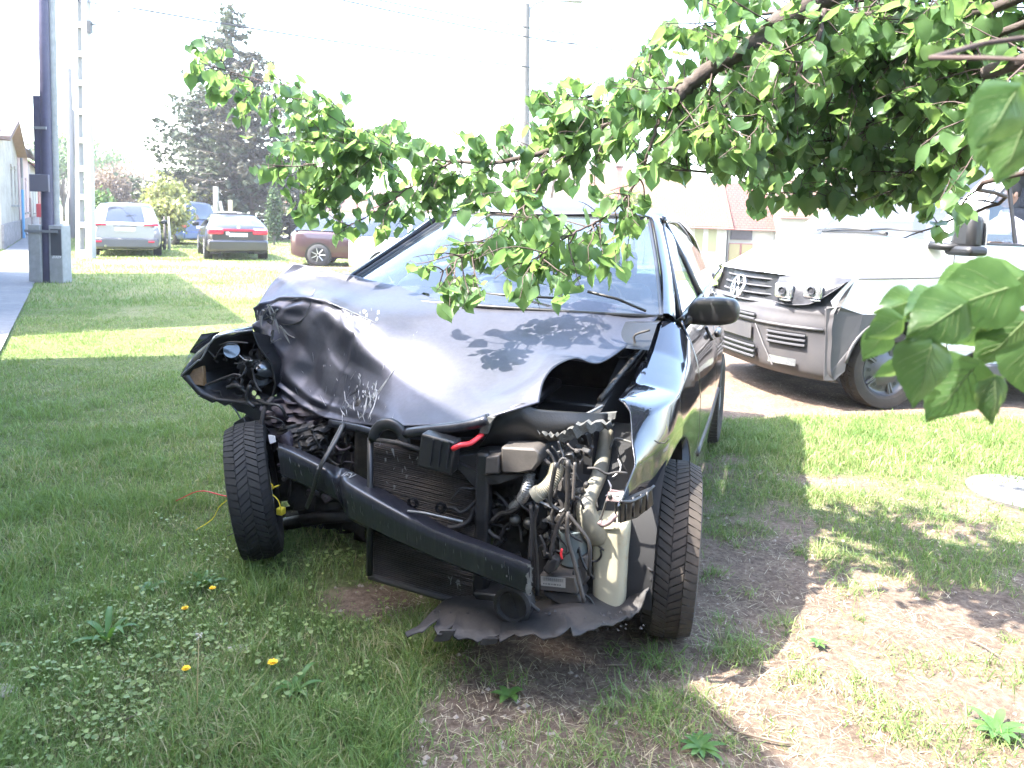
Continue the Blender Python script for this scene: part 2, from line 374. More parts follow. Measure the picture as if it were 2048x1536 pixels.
def ground_mat():
    m, t, b = nt('soil_and_turf'); N, L = t.nodes, t.links
    at = N.new('ShaderNodeAttribute'); at.attribute_name = 'green'
    g = N.new('ShaderNodeNewGeometry')
    def nz(s, d=6, r=.65):
        n = N.new('ShaderNodeTexNoise'); n.inputs['Scale'].default_value = s; n.inputs['Detail'].default_value = d; n.inputs['Roughness'].default_value = r
        L.new(g.outputs['Position'], n.inputs['Vector']); return n.outputs[0]
    def ramp(f, stops):
        r = N.new('ShaderNodeValToRGB'); L.new(f, r.inputs[0]); e = r.color_ramp.elements
        e[0].position, e[0].color = stops[0][0], rgb(stops[0][1]); e[1].position, e[1].color = stops[-1][0], rgb(stops[-1][1])
        for p, c in stops[1:-1]:
            x = e.new(p); x.color = rgb(c)
        return r.outputs[0]
    soil = ramp(nz(38, 8, .75), [(.3, (.085, .06, .045)), (.48, (.17, .125, .095)), (.6, (.235, .18, .14)), (.72, (.32, .26, .21))])
    soil2 = ramp(nz(4, 6), [(.35, (.62, .62, .62)), (.65, (1.15, 1.12, 1.1))])
    ms = N.new('ShaderNodeMix'); ms.data_type = 'RGBA'; ms.blend_type = 'MULTIPLY'; ms.inputs[0].default_value = .8
    L.new(soil, ms.inputs[6]); L.new(soil2, ms.inputs[7])
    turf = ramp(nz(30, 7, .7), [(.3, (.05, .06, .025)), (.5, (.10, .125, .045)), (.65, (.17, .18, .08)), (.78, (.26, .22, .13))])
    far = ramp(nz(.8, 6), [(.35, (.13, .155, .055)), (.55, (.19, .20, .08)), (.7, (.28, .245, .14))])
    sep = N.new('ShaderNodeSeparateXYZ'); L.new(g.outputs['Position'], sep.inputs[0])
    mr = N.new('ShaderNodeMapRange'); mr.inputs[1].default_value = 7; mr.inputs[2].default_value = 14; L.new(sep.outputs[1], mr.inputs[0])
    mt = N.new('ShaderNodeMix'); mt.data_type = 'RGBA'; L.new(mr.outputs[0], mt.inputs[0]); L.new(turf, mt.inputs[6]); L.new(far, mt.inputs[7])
    ad = N.new('ShaderNodeMath'); ad.operation = 'MULTIPLY_ADD'; L.new(nz(22, 5), ad.inputs[0]); ad.inputs[1].default_value = .9; ad.inputs[2].default_value = -.45
    ad2 = N.new('ShaderNodeMath'); ad2.operation = 'ADD'; L.new(at.outputs['Fac'], ad2.inputs[0]); L.new(ad.outputs[0], ad2.inputs[1])
    mr2 = N.new('ShaderNodeMapRange'); mr2.inputs[1].default_value = .2; mr2.inputs[2].default_value = .6; L.new(ad2.outputs[0], mr2.inputs[0])
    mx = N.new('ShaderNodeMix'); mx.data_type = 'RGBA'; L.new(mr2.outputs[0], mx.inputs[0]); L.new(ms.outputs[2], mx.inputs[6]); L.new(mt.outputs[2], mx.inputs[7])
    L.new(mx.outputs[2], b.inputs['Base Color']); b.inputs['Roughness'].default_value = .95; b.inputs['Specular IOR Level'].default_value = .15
    bp = N.new('ShaderNodeBump'); bp.inputs['Distance'].default_value = .03; bp.inputs['Strength'].default_value = .8
    L.new(nz(60, 8, .75), bp.inputs['Height']); L.new(bp.outputs[0], b.inputs['Normal']); return m
me.materials.append(ground_mat())

# grass blades: one mesh, nobody could count it
def in_walk(x, y): 
    o = street_off(x, y); return (o > .1) & (o < 1.3 + .12 * vf(x, y, 6, 2))
def blades(name, X, Y, H, Wd, LEAN, m, seed=1, bend=.5):
    r = np.random.RandomState(seed); n = len(X); Z = ground_z(X, Y) - .004
    th = r.rand(n) * 2 * np.pi; ph = r.rand(n) * 2 * np.pi
    dx, dy = np.cos(th), np.sin(th); wx, wy = np.cos(ph) * Wd / 2, np.sin(ph) * Wd / 2
    L1 = LEAN * H
    P = np.zeros((n, 5, 3))
    P[:, 0] = np.stack([X - wx, Y - wy, Z], -1); P[:, 1] = np.stack([X + wx, Y + wy, Z], -1)
    mx, my, mz = X + dx * L1 * .35, Y + dy * L1 * .35, Z + H * .55
    P[:, 2] = np.stack([mx + wx * .8, my + wy * .8, mz], -1); P[:, 3] = np.stack([mx - wx * .8, my - wy * .8, mz], -1)
    P[:, 4] = np.stack([X + dx * L1, Y + dy * L1, Z + H * (1 - bend * np.clip(LEAN - .4, 0, 1))], -1)
    me = bpy.data.meshes.new(name); me.vertices.add(n * 5); me.vertices.foreach_set('co', P.astype(np.float32).ravel())
    base = (np.arange(n) * 5)[:, None]
    li = np.concatenate([base + np.array([0, 1, 2, 3])[None], base + np.array([3, 2, 4])[None]], 1)
    me.loops.add(n * 7); me.loops.foreach_set('vertex_index', li.astype(np.int32).ravel()); me.polygons.add(n * 2)
    ls = np.stack([np.arange(n) * 7, np.arange(n) * 7 + 4], 1); me.polygons.foreach_set('loop_start', ls.astype(np.int32).ravel())
    me.polygons.foreach_set('loop_total', np.tile(np.array([4, 3], np.int32), n)); me.update()
    a = me.attributes.new('tint', 'FLOAT', 'POINT')
    tv = np.repeat(r.rand(n), 5); a.data.foreach_set('value', tv.astype(np.float32))
    me.materials.append(m); o = bpy.data.objects.new(name, me); COL.objects.link(o); return o
def blade_mat(name, stops, tr, trw=.35):
    m, t, b = nt(name); N, L = t.nodes, t.links
    at = N.new('ShaderNodeAttribute'); at.attribute_name = 'tint'
    g = N.new('ShaderNodeNewGeometry'); n = N.new('ShaderNodeTexNoise'); n.inputs['Scale'].default_value = 1.6; n.inputs['Detail'].default_value = 4
    L.new(g.outputs['Position'], n.inputs['Vector'])
    mr = N.new('ShaderNodeMapRange'); mr.inputs[1].default_value = .3; mr.inputs[2].default_value = .7; mr.inputs[3].default_value = -.22; mr.inputs[4].default_value = .42
    L.new(n.outputs[0], mr.inputs[0]); ad = N.new('ShaderNodeMath'); ad.operation = 'ADD'; L.new(at.outputs['Fac'], ad.inputs[0]); L.new(mr.outputs[0], ad.inputs[1])
    r = N.new('ShaderNodeValToRGB'); L.new(ad.outputs[0], r.inputs[0]); e = r.color_ramp.elements
    e[0].position, e[0].color = stops[0][0], rgb(stops[0][1]); e[1].position, e[1].color = stops[-1][0], rgb(stops[-1][1])
    for p, c in stops[1:-1]:
        x = e.new(p); x.color = rgb(c)
    L.new(r.outputs[0], b.inputs['Base Color']); b.inputs['Roughness'].default_value = .5; b.inputs['Specular IOR Level'].default_value = .3
    tl = N.new('ShaderNodeBsdfTranslucent'); tl.inputs[0].default_value = rgb(tr); ms = N.new('ShaderNodeMixShader'); ms.inputs[0].default_value = trw
    out = [x for x in N if x.type == 'OUTPUT_MATERIAL'][0]
    L.new(b.outputs[0], ms.inputs[1]); L.new(tl.outputs[0], ms.inputs[2]); L.new(ms.outputs[0], out.inputs[0]); return m
M['blade'] = blade_mat('grass_blade', [(.0, (.08, .140, .042)), (.35, (.125, .210, .062)), (.7, (.175, .265, .078)), (.93, (.24, .29, .11)), (.99, (.40, .35, .2))], (.20, .28, .06))
M['straw'] = blade_mat('dry_straw', [(.0, (.24, .19, .12)), (.5, (.36, .30, .20)), (1.0, (.50, .44, .32))], (.3, .25, .15), .15)
def polar(n, r0, r1, p, seed, amax=46):
    r = np.random.RandomState(seed); u = r.rand(n)
    q = 2 - p
    R = (r0 ** q + u * (r1 ** q - r0 ** q)) ** (1 / q); A = np.radians((r.rand(n) * 2 - 1) * amax)
    return R * np.sin(A), R * np.cos(A), r
def make_grass():
    X, Y, r = polar(620000, 1.45, 13.5, 1.55, 11)
    g = green(X, Y); clump = vf(X, Y, 6.5, 3, 21)
    keep = (r.rand(len(X)) < np.clip(g * 1.25 - .12, 0, 1) * (.35 + 1.1 * clump)) & ~in_walk(X, Y)
    # bare ground below the wreck's body
    cx, cy = X + .18, Y - 2.964; u = cx * .9455 - cy * .3256; rr = cx * .3256 + cy * .9455
    under = (u > -.75) & (u < .8) & (rr > -.35) & (rr < 3.1); keep &= ~(under & (r.rand(len(X)) < .8))
    X, Y, g, clump = X[keep], Y[keep], g[keep], clump[keep]; d = np.hypot(X, Y); n = len(X)
    tall = .45 + 1.35 * clump ** 1.3; patch = sstep(.50, .62, vf(X, Y, 1.7, 3, 77)); tall *= 1 - .45 * patch * (X < -.3)
    shorter = 1 - .45 * sstep(4.5, 7, Y)
    H = (.030 + .05 * r.rand(n) ** 1.5) * tall * shorter * (.6 + .55 * g)
    lush = sstep(.6, -.6, X) * sstep(3.4, 1.8, Y); H *= 1 + .25 * lush
    Wd = .0026 * (1 + .11 * d) * (.6 + .8 * r.rand(n))
    return blades('grass', X, Y, H, Wd, .25 + .9 * r.rand(n), M['blade'], 5)
tag(make_grass(), 'green grass blades of the lawn around the wrecked car', 'grass', kind='stuff')
def make_far():
    X, Y, r = polar(150000, 12.5, 40, 1.7, 31)
    keep = (r.rand(len(X)) < green(X, Y)) & ~in_walk(X, Y); X, Y = X[keep], Y[keep]; n = len(X); d = np.hypot(X, Y)
    return blades('far_grass', X, Y, (.04 + .05 * r.rand(n)), .009 * (.7 + .6 * r.rand(n)) * d / 14, .3 + .8 * r.rand(n), M['blade'], 6)
tag(make_far(), 'short sunlit grass of the green beyond the wrecked car', 'grass', kind='stuff')
def make_tufts():
    """longer tufts standing on the bare soil"""
    r = np.random.RandomState(41); X = []; Y = []; H = []
    spots = [(1360, 1420, .12, 500), (1290, 1425, .10, 400), (1180, 1510, .12, 700), (1010, 1520, .10, 400), (1320, 1330, .08, 300), (1480, 1300, .08, 420),
             (1460, 1315, .05, 200), (1020, 1360, .05, 160), (920, 1350, .06, 200), (1680, 1120, .10, 260), (1830, 1160, .09, 260), (1780, 1450, .09, 300), (1740, 1400, .07, 200),
             (1600, 1360, .06, 160), (1920, 1500, .12, 400), (2030, 1350, .10, 350), (1640, 990, .12, 500), (1720, 1000, .12, 500), (1500, 1060, .07, 120), (1420, 1150, .05, 120),
             (1560, 900, .10, 250), (1900, 1040, .12, 350), (1700, 1180, .08, 200), (1350, 1480, .05, 120), (1560, 1250, .05, 150), (1830, 1330, .1, 200)]
    for px, py, s, n in spots:
        n = int(n * (.55 if px > 1250 else .35))
        c = G(px, py); X += list(c[0] + r.randn(n) * s * .8); Y += list(c[1] + r.randn(n) * s * .55); H += list((.035 + .05 * r.rand(n)) * (1 if s > .07 else .85))
    for k in range(230):
        u, v = .2 + r.rand() * 3.2, 1.7 + r.rand() * 3.6; n = 14 + int(r.rand() * 30)
        X += list(u + r.randn(n) * .022); Y += list(v + r.randn(n) * .022); H += list(.018 + .04 * r.rand(n))
    X, Y, H = map(np.array, (X, Y, H)); n = len(X)
    return blades('grass_tufts', X, Y, H, .0032 * (.6 + .8 * r.rand(n)), .5 + 1.0 * r.rand(n), M['blade'], 8)
tag(make_tufts(), 'loose grass tufts standing on the bare soil', 'grass', kind='stuff')
def make_straw():
    X, Y, r = polar(60000, 1.5, 7.5, 1.5, 51); g = green(X, Y)
    keep = (g < .75) & (X > -.5) & (r.rand(len(X)) < .35 + .65 * (vf(X, Y, 3, 3, 4) > .5)); X, Y = X[keep], Y[keep]; n = len(X)
    return blades('straw', X, Y, .006 + .010 * r.rand(n), .0028 * (.6 + .8 * r.rand(n)), 2 + 5 * r.rand(n), M['straw'], 9, bend=.02)
tag(make_straw(), 'dry straw and dead stalks lying on the bare soil', 'straw', kind='stuff')
def make_clods():
    r = np.random.RandomState(5); mb = MB(); k = 0
    while k < 2600:
        x, y = -.7 + 4.2 * r.rand(), 1.7 + 4 * r.rand() ** 1.4
        if green(np.array([x]), np.array([y]))[0] > .55: continue
        k += 1; s = .002 + .010 * r.rand() ** 4; z = float(ground_z(np.array([x]), np.array([y]))[0])
        vs = [(x + s * a * (.7 + .6 * r.rand()), y + s * b * (.7 + .6 * r.rand()), z + s * .8 * c) for a, b, c in ((1, 0, 0), (0, 1, 0), (-1, 0, 0), (0, -1, 0), (.1, .1, 1))]
        mb.add(vs, [(0, 1, 4), (1, 2, 4), (2, 3, 4), (3, 0, 4)])
    return mb.build('pebbles', mat('soil_crumbs', (.27, .225, .185), .95, var=.4, vs=30))
tag(make_clods(), 'soil crumbs and pebbles on the bare ground', 'pebbles', kind='stuff')
def make_cover():
    """small round-leaved weeds mixed into the grass at lower left"""
    r = np.random.RandomState(15); mb = MB()
    cl = [(G(px, py)[:2], s, n) for px, py, s, n in [(150, 1225, .13, 160), (300, 1240, .16, 220), (230, 1270, .12, 120), (420, 1170, .10, 90), (250, 1350, .35, 900), (60, 1480, .3, 500), (420, 1330, .22, 420), (540, 1270, .12, 220),
          (180, 1430, .3, 600), (380, 1480, .2, 260), (640, 1120, .15, 120), (700, 1300, .2, 160), (300, 1150, .3, 160)]]
    cl += [(np.array([-1.7 + 1.5 * r.rand(), 1.85 + 2.2 * r.rand()]), .05 + .12 * r.rand(), 60) for _ in range(46)]
    for c, s, n in cl:
        for k in range(int(n * .6)):
            x, y = c[0] + r.randn() * s * .7, c[1] + r.randn() * s * .5; z = .018 + .045 * r.rand(); q = .003 + .0075 * r.rand() ** 2.5
            R = Matrix.Rotation(r.rand() * 6.28, 3, 'Z') @ Matrix.Rotation((r.rand() - .5) * 1.3, 3, 'X')
            pts = [Vector((0, -q * .3, 0)), Vector((q, 0, q * .2)), Vector((q * .75, q, 0)), Vector((0, q * 1.25, -q * .15)), Vector((-q * .75, q, 0)), Vector((-q, 0, q * .2))]
            mb.add([R @ p + Vector((x, y, z)) for p in pts], [(0, 1, 2, 3), (0, 3, 4, 5)])
    return mb.build('ground_cover', leafmat('round_weed_leaf', (.12, .18, .06), (.23, .27, .09), (.25, .33, .08), .3, scale=30))
tag(make_cover(), 'small round-leaved weeds and chickweed among the grass', 'ground cover', kind='stuff')
M['broad'] = leafmat('broad_weed_leaf', (.05, .12, .03), (.10, .18, .05), (.16, .3, .04), .35, scale=12)
def rosette(name, c, n, L, wd, label, cat='weed', up=.6, group=None, seed=0):
    r = np.random.RandomState(seed); root = empty(name, (c[0], c[1], 0), 0, label, cat, group)
    for k in range(n):
        a = 2 * math.pi * (k + .4 * r.rand()) / n; l = L * (.7 + .5 * r.rand()); e = up * (.5 + .8 * r.rand())
        P = []
        for i in range(6):
            t = i / 5; w = wd * math.sin(math.pi * min(1, .12 + t * .88)) ** .8 * (1 if i < 5 else .1); h = l * (e * t - e * .7 * t * t) + .008; q = l * t
            P.append([(math.cos(a) * q - math.sin(a) * s * w, math.sin(a) * q + math.cos(a) * s * w, h + abs(s) * w * .35) for s in (-1, 0, 1)])
        MB().grid(P).build('leaf', M['broad'], root, smooth=180)
    return root
for i, (px, py, n, L, wd, up, lab) in enumerate([
    (215, 1290, 7, .10, .011, 1.6, 'bright green broad leaved weed upright in the lawn at left'),
    (410, 1175, 7, .09, .010, 1.4, 'dark broad leaved weed behind the farthest dandelion flower'),
    (385, 1450, 9, .13, .012, .7, 'jagged dandelion leaf rosette at the foot of the tall stalk'),
    (590, 1390, 7, .085, .009, 1.3, 'broad grass green weed beside the leaning dandelion'),
    (1018, 1400, 9, .05, .011, .9, 'small bright weed alone on the bare soil before the bumper'),
    (1400, 1500, 11, .07, .010, .5, 'flat plantain rosette on the shaded bare soil'),
    (1635, 1292, 8, .035, .008, .8, 'tiny weed rosette in the sunlit bare soil'),
    (1990, 1470, 10, .09, .013, .8, 'sunlit broad leaved weed at the lower right'),
    (300, 1185, 6, .06, .012, .9, 'low weed patch of round leaves near the lit lawn edge')]):
    rosette('weed', G(px, py), n, L, wd, lab, 'weed', up, seed=i)
M['petal'] = mat('dandelion_petal', (.85, .55, .02), .6); M['stem'] = mat('pale_stem', (.30, .34, .12), .6); M['bud'] = mat('green_bud', (.1, .16, .05), .7)
def dandelion(px, py, bx, by, lab, hd=.0125, seed=0):
    """flower head at (px,py) on a stem rooted at (bx,by)"""
    r = np.random.RandomState(seed); b = G(bx, by); h = W(px, py, b[1]); root = empty('dandelion', (b[0], b[1], 0), 0, lab, 'flower', 'dandelions in the lawn')
    tip = Vector((h[0] - b[0], 0, h[2])); mid = tip * .5 + Vector((.01, .01, .01))
    MB().tube(crom([(0, 0, 0), mid, tip], 8), .0016, 6).build('stem', M['stem'], root, smooth=180)
    MB().lathe([(.001, -.012), (.006, -.008), (.006, 0)], tip, 'z', 8).build('calyx', M['bud'], root, smooth=180)
    mb = MB()
    for ring, (n, rad, el) in enumerate(((16, 1, .25), (14, .78, .6), (10, .5, 1.0))):
        for k in range(n):
            a = 2 * math.pi * (k + .5 * ring) / n; R = hd * rad * (.85 + .3 * r.rand()); c, s = math.cos(a), math.sin(a)
            mb.add([tip + Vector((-s * .0012, c * .0012, 0)), tip + Vector((s * .0012, -c * .0012, 0)), tip + Vector((c * R + s * .0018, s * R - c * .0018, R * el)), tip + Vector((c * R - s * .0018, s * R + c * .0018, R * el))], [(0, 1, 2, 3)])
    mb.build('petals', M['petal'], root)
dandelion(425, 1177, 423, 1200, 'yellow dandelion flower farthest up the lawn, nearest the tyre', seed=1)
dandelion(370, 1217, 370, 1240, 'yellow dandelion flower just below and left of the farthest one', seed=2)
dandelion(372, 1338, 385, 1440, 'yellow dandelion on an upright stem beside the tall brown stalk', seed=3)
dandelion(545, 1326, 468, 1420, 'yellow dandelion on a stem leaning right over the grass', seed=4, hd=.014)
b_ = G(394, 1455); root = empty('weed_stalk', (b_[0], b_[1], 0), 0, 'tall thin brown weed stalk with a small seed head in the lawn', 'weed')
t_ = W(398, 1268, b_[1]); MB().tube([(0, 0, 0), ((t_[0] - b_[0]) * .3, 0, t_[2] * .5), (t_[0] - b_[0], 0, t_[2])], [.0022, .002, .0012], 6).build('stem', mat('brown_stem', (.35, .28, .13), .7), root, smooth=180)
mb = MB()
for k in range(9):
    a = k * 2.4; mb.box((t_[0] - b_[0] + .007 * math.cos(a), .007 * math.sin(a), t_[2] - .004 * (k % 4)), (.004, .004, .005))
mb.build('seed_head', mat('seed_husk', (.4, .38, .28), .8), root)
# twigs
def twig(pts, r, lab):
    P = [G(px, py, .008) for px, py in pts]; o = MB().tube(crom([(p[0], p[1], .008 + .004 * (i % 2)) for i, p in enumerate(P)], 14), r, 6).build('twig', mat('twig_bark', (.16, .12, .09), .9), None, smooth=180)
    return tag(o, lab, 'twig')
twig([(1390, 1375), (1420, 1405), (1460, 1455), (1530, 1480), (1580, 1488)], .0035, 'long thin curved twig lying on shaded soil, lower right of the wreck')
twig([(1015, 1365), (1035, 1378), (1050, 1392)], .004, 'short brown stick on the bare soil before the splash shield')
twig([(1215, 1330), (1255, 1332)], .004, 'pale short stick on the shaded bare soil')
twig([(1940, 1280), (1960, 1290), (1998, 1312)], .003, 'dark thin twig on the bright sunlit soil at right')
twig([(250, 1440), (300, 1425), (420, 1428), (470, 1430)], .0025, 'thin dry stem lying across the grass, lower left')
def stone(px, py, s, lab, m):
    c = G(px, py); mb = MB(); r = np.random.RandomState(int(px)); P = []
    for i in range(5):
        ph = i / 4 * math.pi / 2; P.append([(s * math.cos(ph) * math.cos(a) * (1 + .15 * r.randn()), s * .7 * math.cos(ph) * math.sin(a), s * .28 * math.sin(ph)) for a in np.linspace(0, 2 * math.pi, 12, endpoint=False)])
    o = mb.grid(P, closed_v=True).build('stone', m, None, smooth=60); o.location = (c[0], c[1], 0.004); return tag(o, lab, 'stone')
M['stone'] = mat('pale_stone', (.34, .31, .27), .9, var=.3, vs=60, bump=.003, bs=60)
stone(480, 1300, .035, 'flat pale stone in the grass left of the leaning dandelion', M['stone'])
stone(0, 1385, .05, 'grey stone at the left picture edge', M['stone'])
# manhole cover
c = G(2052, 990)
mb = MB(); mb.lathe([(.001, .03), (.27, .03), (.30, .015), (.30, -.02)], (0, 0, 0), 'z', 28)
o = mb.build('manhole_cover', mat('worn_concrete', (.11, .105, .10), .9, var=.25, vs=20, bump=.004, bs=60), None, smooth=40); o.location = (c[0], c[1], 0); tag(o, 'round flat concrete cover in the grass at the right edge', 'manhole cover')
# ---------------------------------------------------------------- the wrecked car (its own axes: x to its left side, y to its rear)
WF = Frame((-.18, 2.964), -19.0)
R = lambda px, py, r: WF.yy(px, py, r)          # point seen at (px,py), r metres behind the front axle
U0 = -.13                                        # centre line
car = empty('wrecked_car', (-.18, 2.964, 0), math.radians(-19), 'dark blue hatchback with smashed front end, crumpled bonnet and no bumper', 'wrecked car')
def hw(r): return float(np.interp(r, [-.6, -.4, -.2, 0, .4, 1.3, 2.4, 2.9, 3.08], [.785, .81, .845, .865, .878, .882, .868, .83, .74]))
def prof(z): return float(np.interp(z, [0, .2, .35, .55, .75, .88, .98, 1.06, 1.14], [.93, .965, .985, 1.0, .998, .975, .93, .885, .85]))
def arch(r, c, rad=.375, zc=.325):
    d = abs(r - c); return zc + math.sqrt(max(0, rad * rad - d * d)) if d < rad else 0
def zbot(r):
    z = max(arch(r, -.03), arch(r, 2.47)); base = .205 if r > .2 else .62
    return max(z, base)
ZSH = lambda r: float(np.interp(r, [-.6, -.25, 0, .3, .6, 3.1], [.68, .85, .86, .9, .95, .95]))
def panel(name, r0, r1, zt_fn, ns=40, nv=22, mt='gloss', side=1, front=None, zb_fn=zbot, inner=None):
    """outer skin of the flank from r0 to r1, bottom edge zb_fn, top edge zt_fn; inner = (u, z) line of the top inner edge"""
    P = []
    for j in range(nv):
        v = j / (nv - 1); row = []
        for i in range(ns):
            s = i / (ns - 1); ra = r0 if front is None else front(v); r = ra + (r1 - ra) * s
            zb, zt = zb_fn(r), zt_fn(r)
            if inner and v > .7:
                w = (v - .7) / .3; ui, zi = inner(r); u = hw(r) * prof(zt); k = math.sin(w * math.pi / 2); c = 1 - math.cos(w * math.pi / 2)
                uu = u + (ui - u) * (.35 * w + .65 * c); zz = zt + (zi - zt) * (.3 * w + .7 * k)
            else:
                vv = v / .7 if inner else v; zz = zb + (zt - zb) * vv; uu = hw(r) * prof(zz)
            if front is not None:
                w3 = max(0, 1 - s / .42) ** 2; uf = float(np.interp(zz, [.62, .654, .724, .785, .85, .877], [.745, .751, .771, .745, .72, .69])); uu = uu * (1 - w3) + min(uu, uf) * w3
            if side < 0: uu = 2 * U0 - uu
            row.append((uu, r, zz))
        P.append(row)
    return MB().grid(P).build(name, M[mt], car, smooth=180, solid=.004)
# left flank, seen along its side
zin = lambda r: float(np.interp(r, [-.6, -.25, 0, .3, .56], [.70, .877, .885, .965, 1.075]))
panel('front_fender', -.5, .56, lambda r: min(ZSH(r), zin(r) - .02), front=lambda v: float(np.interp(v, [0, .2, .45, .7, .85, 1], [-.60, -.585, -.50, -.40, -.31, -.25])),
      inner=lambda r: (float(np.interp(r, [-.3, 0, .56], [.672, .67, .69])), zin(r)), ns=60, nv=30,
      zb_fn=lambda r: max(arch(r, -.03), float(np.interp(r, [-.6, -.38, .3, .4], [.64, .60, .3, .22]))))
belt = lambda r: float(np.interp(r, [.5, 1.6, 2.6, 3.1], [1.055, 1.075, 1.09, 1.08]))
panel('front_door', .566, 1.60, belt, ns=40); panel('rear_door', 1.608, 2.45, belt, ns=40)
panel('rear_quarter', 2.456, 3.02, lambda r: belt(r) - .0 if r < 2.7 else belt(r) - (r - 2.7) * .25, ns=24)
for a, b_ in ((-.5, .56),): pass
panel('front_door', .566, 1.60, belt, ns=20, nv=10, side=-1, mt='paint'); panel('rear_door', 1.608, 3.02, belt, ns=20, nv=10, side=-1, mt='paint')
# door protection strip and sill
for sd in (1, -1):
    P = [((hw(r) * .99) if sd > 0 else 2 * U0 - hw(r) * .99, r, .46) for r in np.linspace(.62, 2.05, 16)]
    MB().tube(P, .014, 8).build('side_moulding', M['trim'], car, smooth=180)
MB().box((.765, 1.3, .20), (.10, 1.75, .07)).build('sill', M['trim'], car, bevel=.02)
MB().box((2 * U0 - .80, 1.3, .20), (.10, 1.75, .09)).build('sill', M['trim'], car, bevel=.02)
o = MB().box((.885, 1.44, .90), (.03, .17, .035)).build('door_handle', M['trim'], car, bevel=.012)
# dark well of the wheel arches, floor, firewall
for r_ in (-.03, 2.47):
    P = [[(u, r_ + .40 * math.cos(a), .325 + .40 * math.sin(a)) for a in np.linspace(-.2, math.pi + .2, 18)] for u in (.42, .84)]
    MB().grid(P).build('wheel_arch_liner', M['pit'], car, smooth=180)
MB().box((U0, 1.55, .23), (1.5, 2.7, .05)).build('floor_pan', M['engine'], car)
MB().box((U0, .58, .66), (1.55, .06, .80)).build('firewall', M['engine'], car, bevel=.01)
MB().prism([(.60, -.30, .35), (.60, .55, .35), (.60, .55, 1.0), (.60, 0, .84), (.60, -.30, .80)], (-.03, 0, 0)).build('inner_wing', M['pit'], car)
MB().box((U0, 2.98, .60), (1.50, .12, .72)).build('tailgate_panel', M['paint'], car, bevel=.03)
MB().box((U0, 3.06, .40), (1.66, .16, .30)).build('rear_bumper', M['black'], car, bevel=.05)
# greenhouse
def mir(p): return (2 * U0 - p[0], p[1], p[2])
A_in = [(.70, .52, 1.075), (.645, .85, 1.215), (.575, 1.15, 1.35), (.515, 1.38, 1.465), (.47, 1.50, 1.505)]
A_out = [(.755, .58, 1.055), (.70, .90, 1.185), (.635, 1.18, 1.315), (.575, 1.40, 1.42), (.53, 1.60, 1.495)]
railr = [1.60, 1.9, 2.2, 2.45, 2.62, 2.8, 2.92]
railu = [.53, .535, .54, .565, .61, .69, .735]; railz = [1.497, 1.515, 1.505, 1.45, 1.36, 1.12, .98]
for f in (lambda p: p, mir):
    for nm, a, b_, mt in (('windscreen_pillar', A_in, A_out, 'hood_paint'),):
        A2, B2 = crom([f(p) for p in a], 20), crom([f(p) for p in b_], 20)
        mid = (A2 + B2) / 2 + np.array([0, -.025, .028])
        MB().grid(np.stack([A2, (A2 * .65 + mid * .35) + np.array([0, -.012, .012]), mid, (B2 * .65 + mid * .35) + np.array([0, -.008, .01]), B2, B2 * .5 + A2 * .5 + np.array([0, .04, -.03])], 1), closed_v=True).build(nm, M['paint'], car, smooth=60)
    rail = [f((u, r, z)) for u, r, z in zip(railu, railr, railz)]
    MB().tube(crom([f(A_out[-1])] + rail[1:], 30), .026, 8).build('roof_rail', M['gloss'], car, smooth=180)
    MB().tube(crom([f((.775, .62, 1.06))] + [f((hw(r) * prof(belt(r)), r, belt(r) + .004)) for r in (1, 1.6, 2.3, 2.85)], 20), .012, 6).build('window_seal', M['trim'], car, smooth=180)
    # door window frames
    MB().tube(crom([f(p) for p in [(.765, .70, 1.06), (.685, 1.0, 1.22), (.60, 1.32, 1.375), (.54, 1.62, 1.478), (.535, 1.9, 1.49), (.55, 2.2, 1.48), (.60, 2.5, 1.37), (.68, 2.72, 1.15)]], 40), .010, 6).build('window_frame', M['trim'], car, smooth=180)
    MB().tube([f((.538, 1.70, 1.485)), f((.66, 1.66, 1.28)), f((.775, 1.62, 1.06))], [.016, .024, .03], 6, flat=.6).build('door_pillar', M['trim'], car, smooth=180)
    def sg(pts): return [f(p) for p in pts]
    MB().grid(crom2([[f((.768 + .0 * i, .74 + .9 * i / 4, 1.065)) for i in range(5)], [f((.70 - .025 * i / 4, 1.0 + .66 * i / 4, 1.205 + .02 * i / 4)) for i in range(5)],
                     [f((.60, 1.34 + .35 * i / 4, 1.375 + .02 * i / 4)) for i in range(5)], [f((.538, 1.62 + .08 * i / 4, 1.48)) for i in range(5)]], 12, 8)).build('side_window', M['sideglass'], car, smooth=180)
    MB().grid(crom2([[f((.768, 1.66 + 1.05 * i / 4, 1.072)) for i in range(5)], [f((.66 + .02 * i / 4, 1.70 + .95 * i / 4, 1.29 - .04 * i / 4)) for i in range(5)], [f((.538 + .02 * i / 4, 1.72 + .62 * i / 4, 1.485 - .03 * i / 4)) for i in range(5)]], 10, 8)).build('side_window', M['sideglass'], car, smooth=180)
# roof
P = []
for i in range(22):
    t = i / 21; row = []
    for j in range(17):
        s = (j / 8 - 1); edge_r = float(np.interp(t, [0, 1], [1.50, 2.60])); fr = 1.50 - .16 * (1 - s * s) if True else 0
        r = fr + (2.62 - fr) * t
        zc = float(np.interp(r, [1.3, 1.5, 1.75, 2.05, 2.35, 2.62], [1.50, 1.555, 1.60, 1.622, 1.61, 1.56])); ze = float(np.interp(r, railr, railz)) + .012
        ue = float(np.interp(r, railr, railu)) if r > 1.6 else float(np.interp(r, [1.3, 1.6], [.47, .53]))
        zc0 = max(zc, ze); z = ze + (zc0 - ze) * (1 - abs(s) ** 2.6)
        row.append((U0 + (ue - U0) * s, r, z))
    P.append(row)
MB().grid(P).build('roof', M['hood_paint'], car, smooth=180, solid=.004)
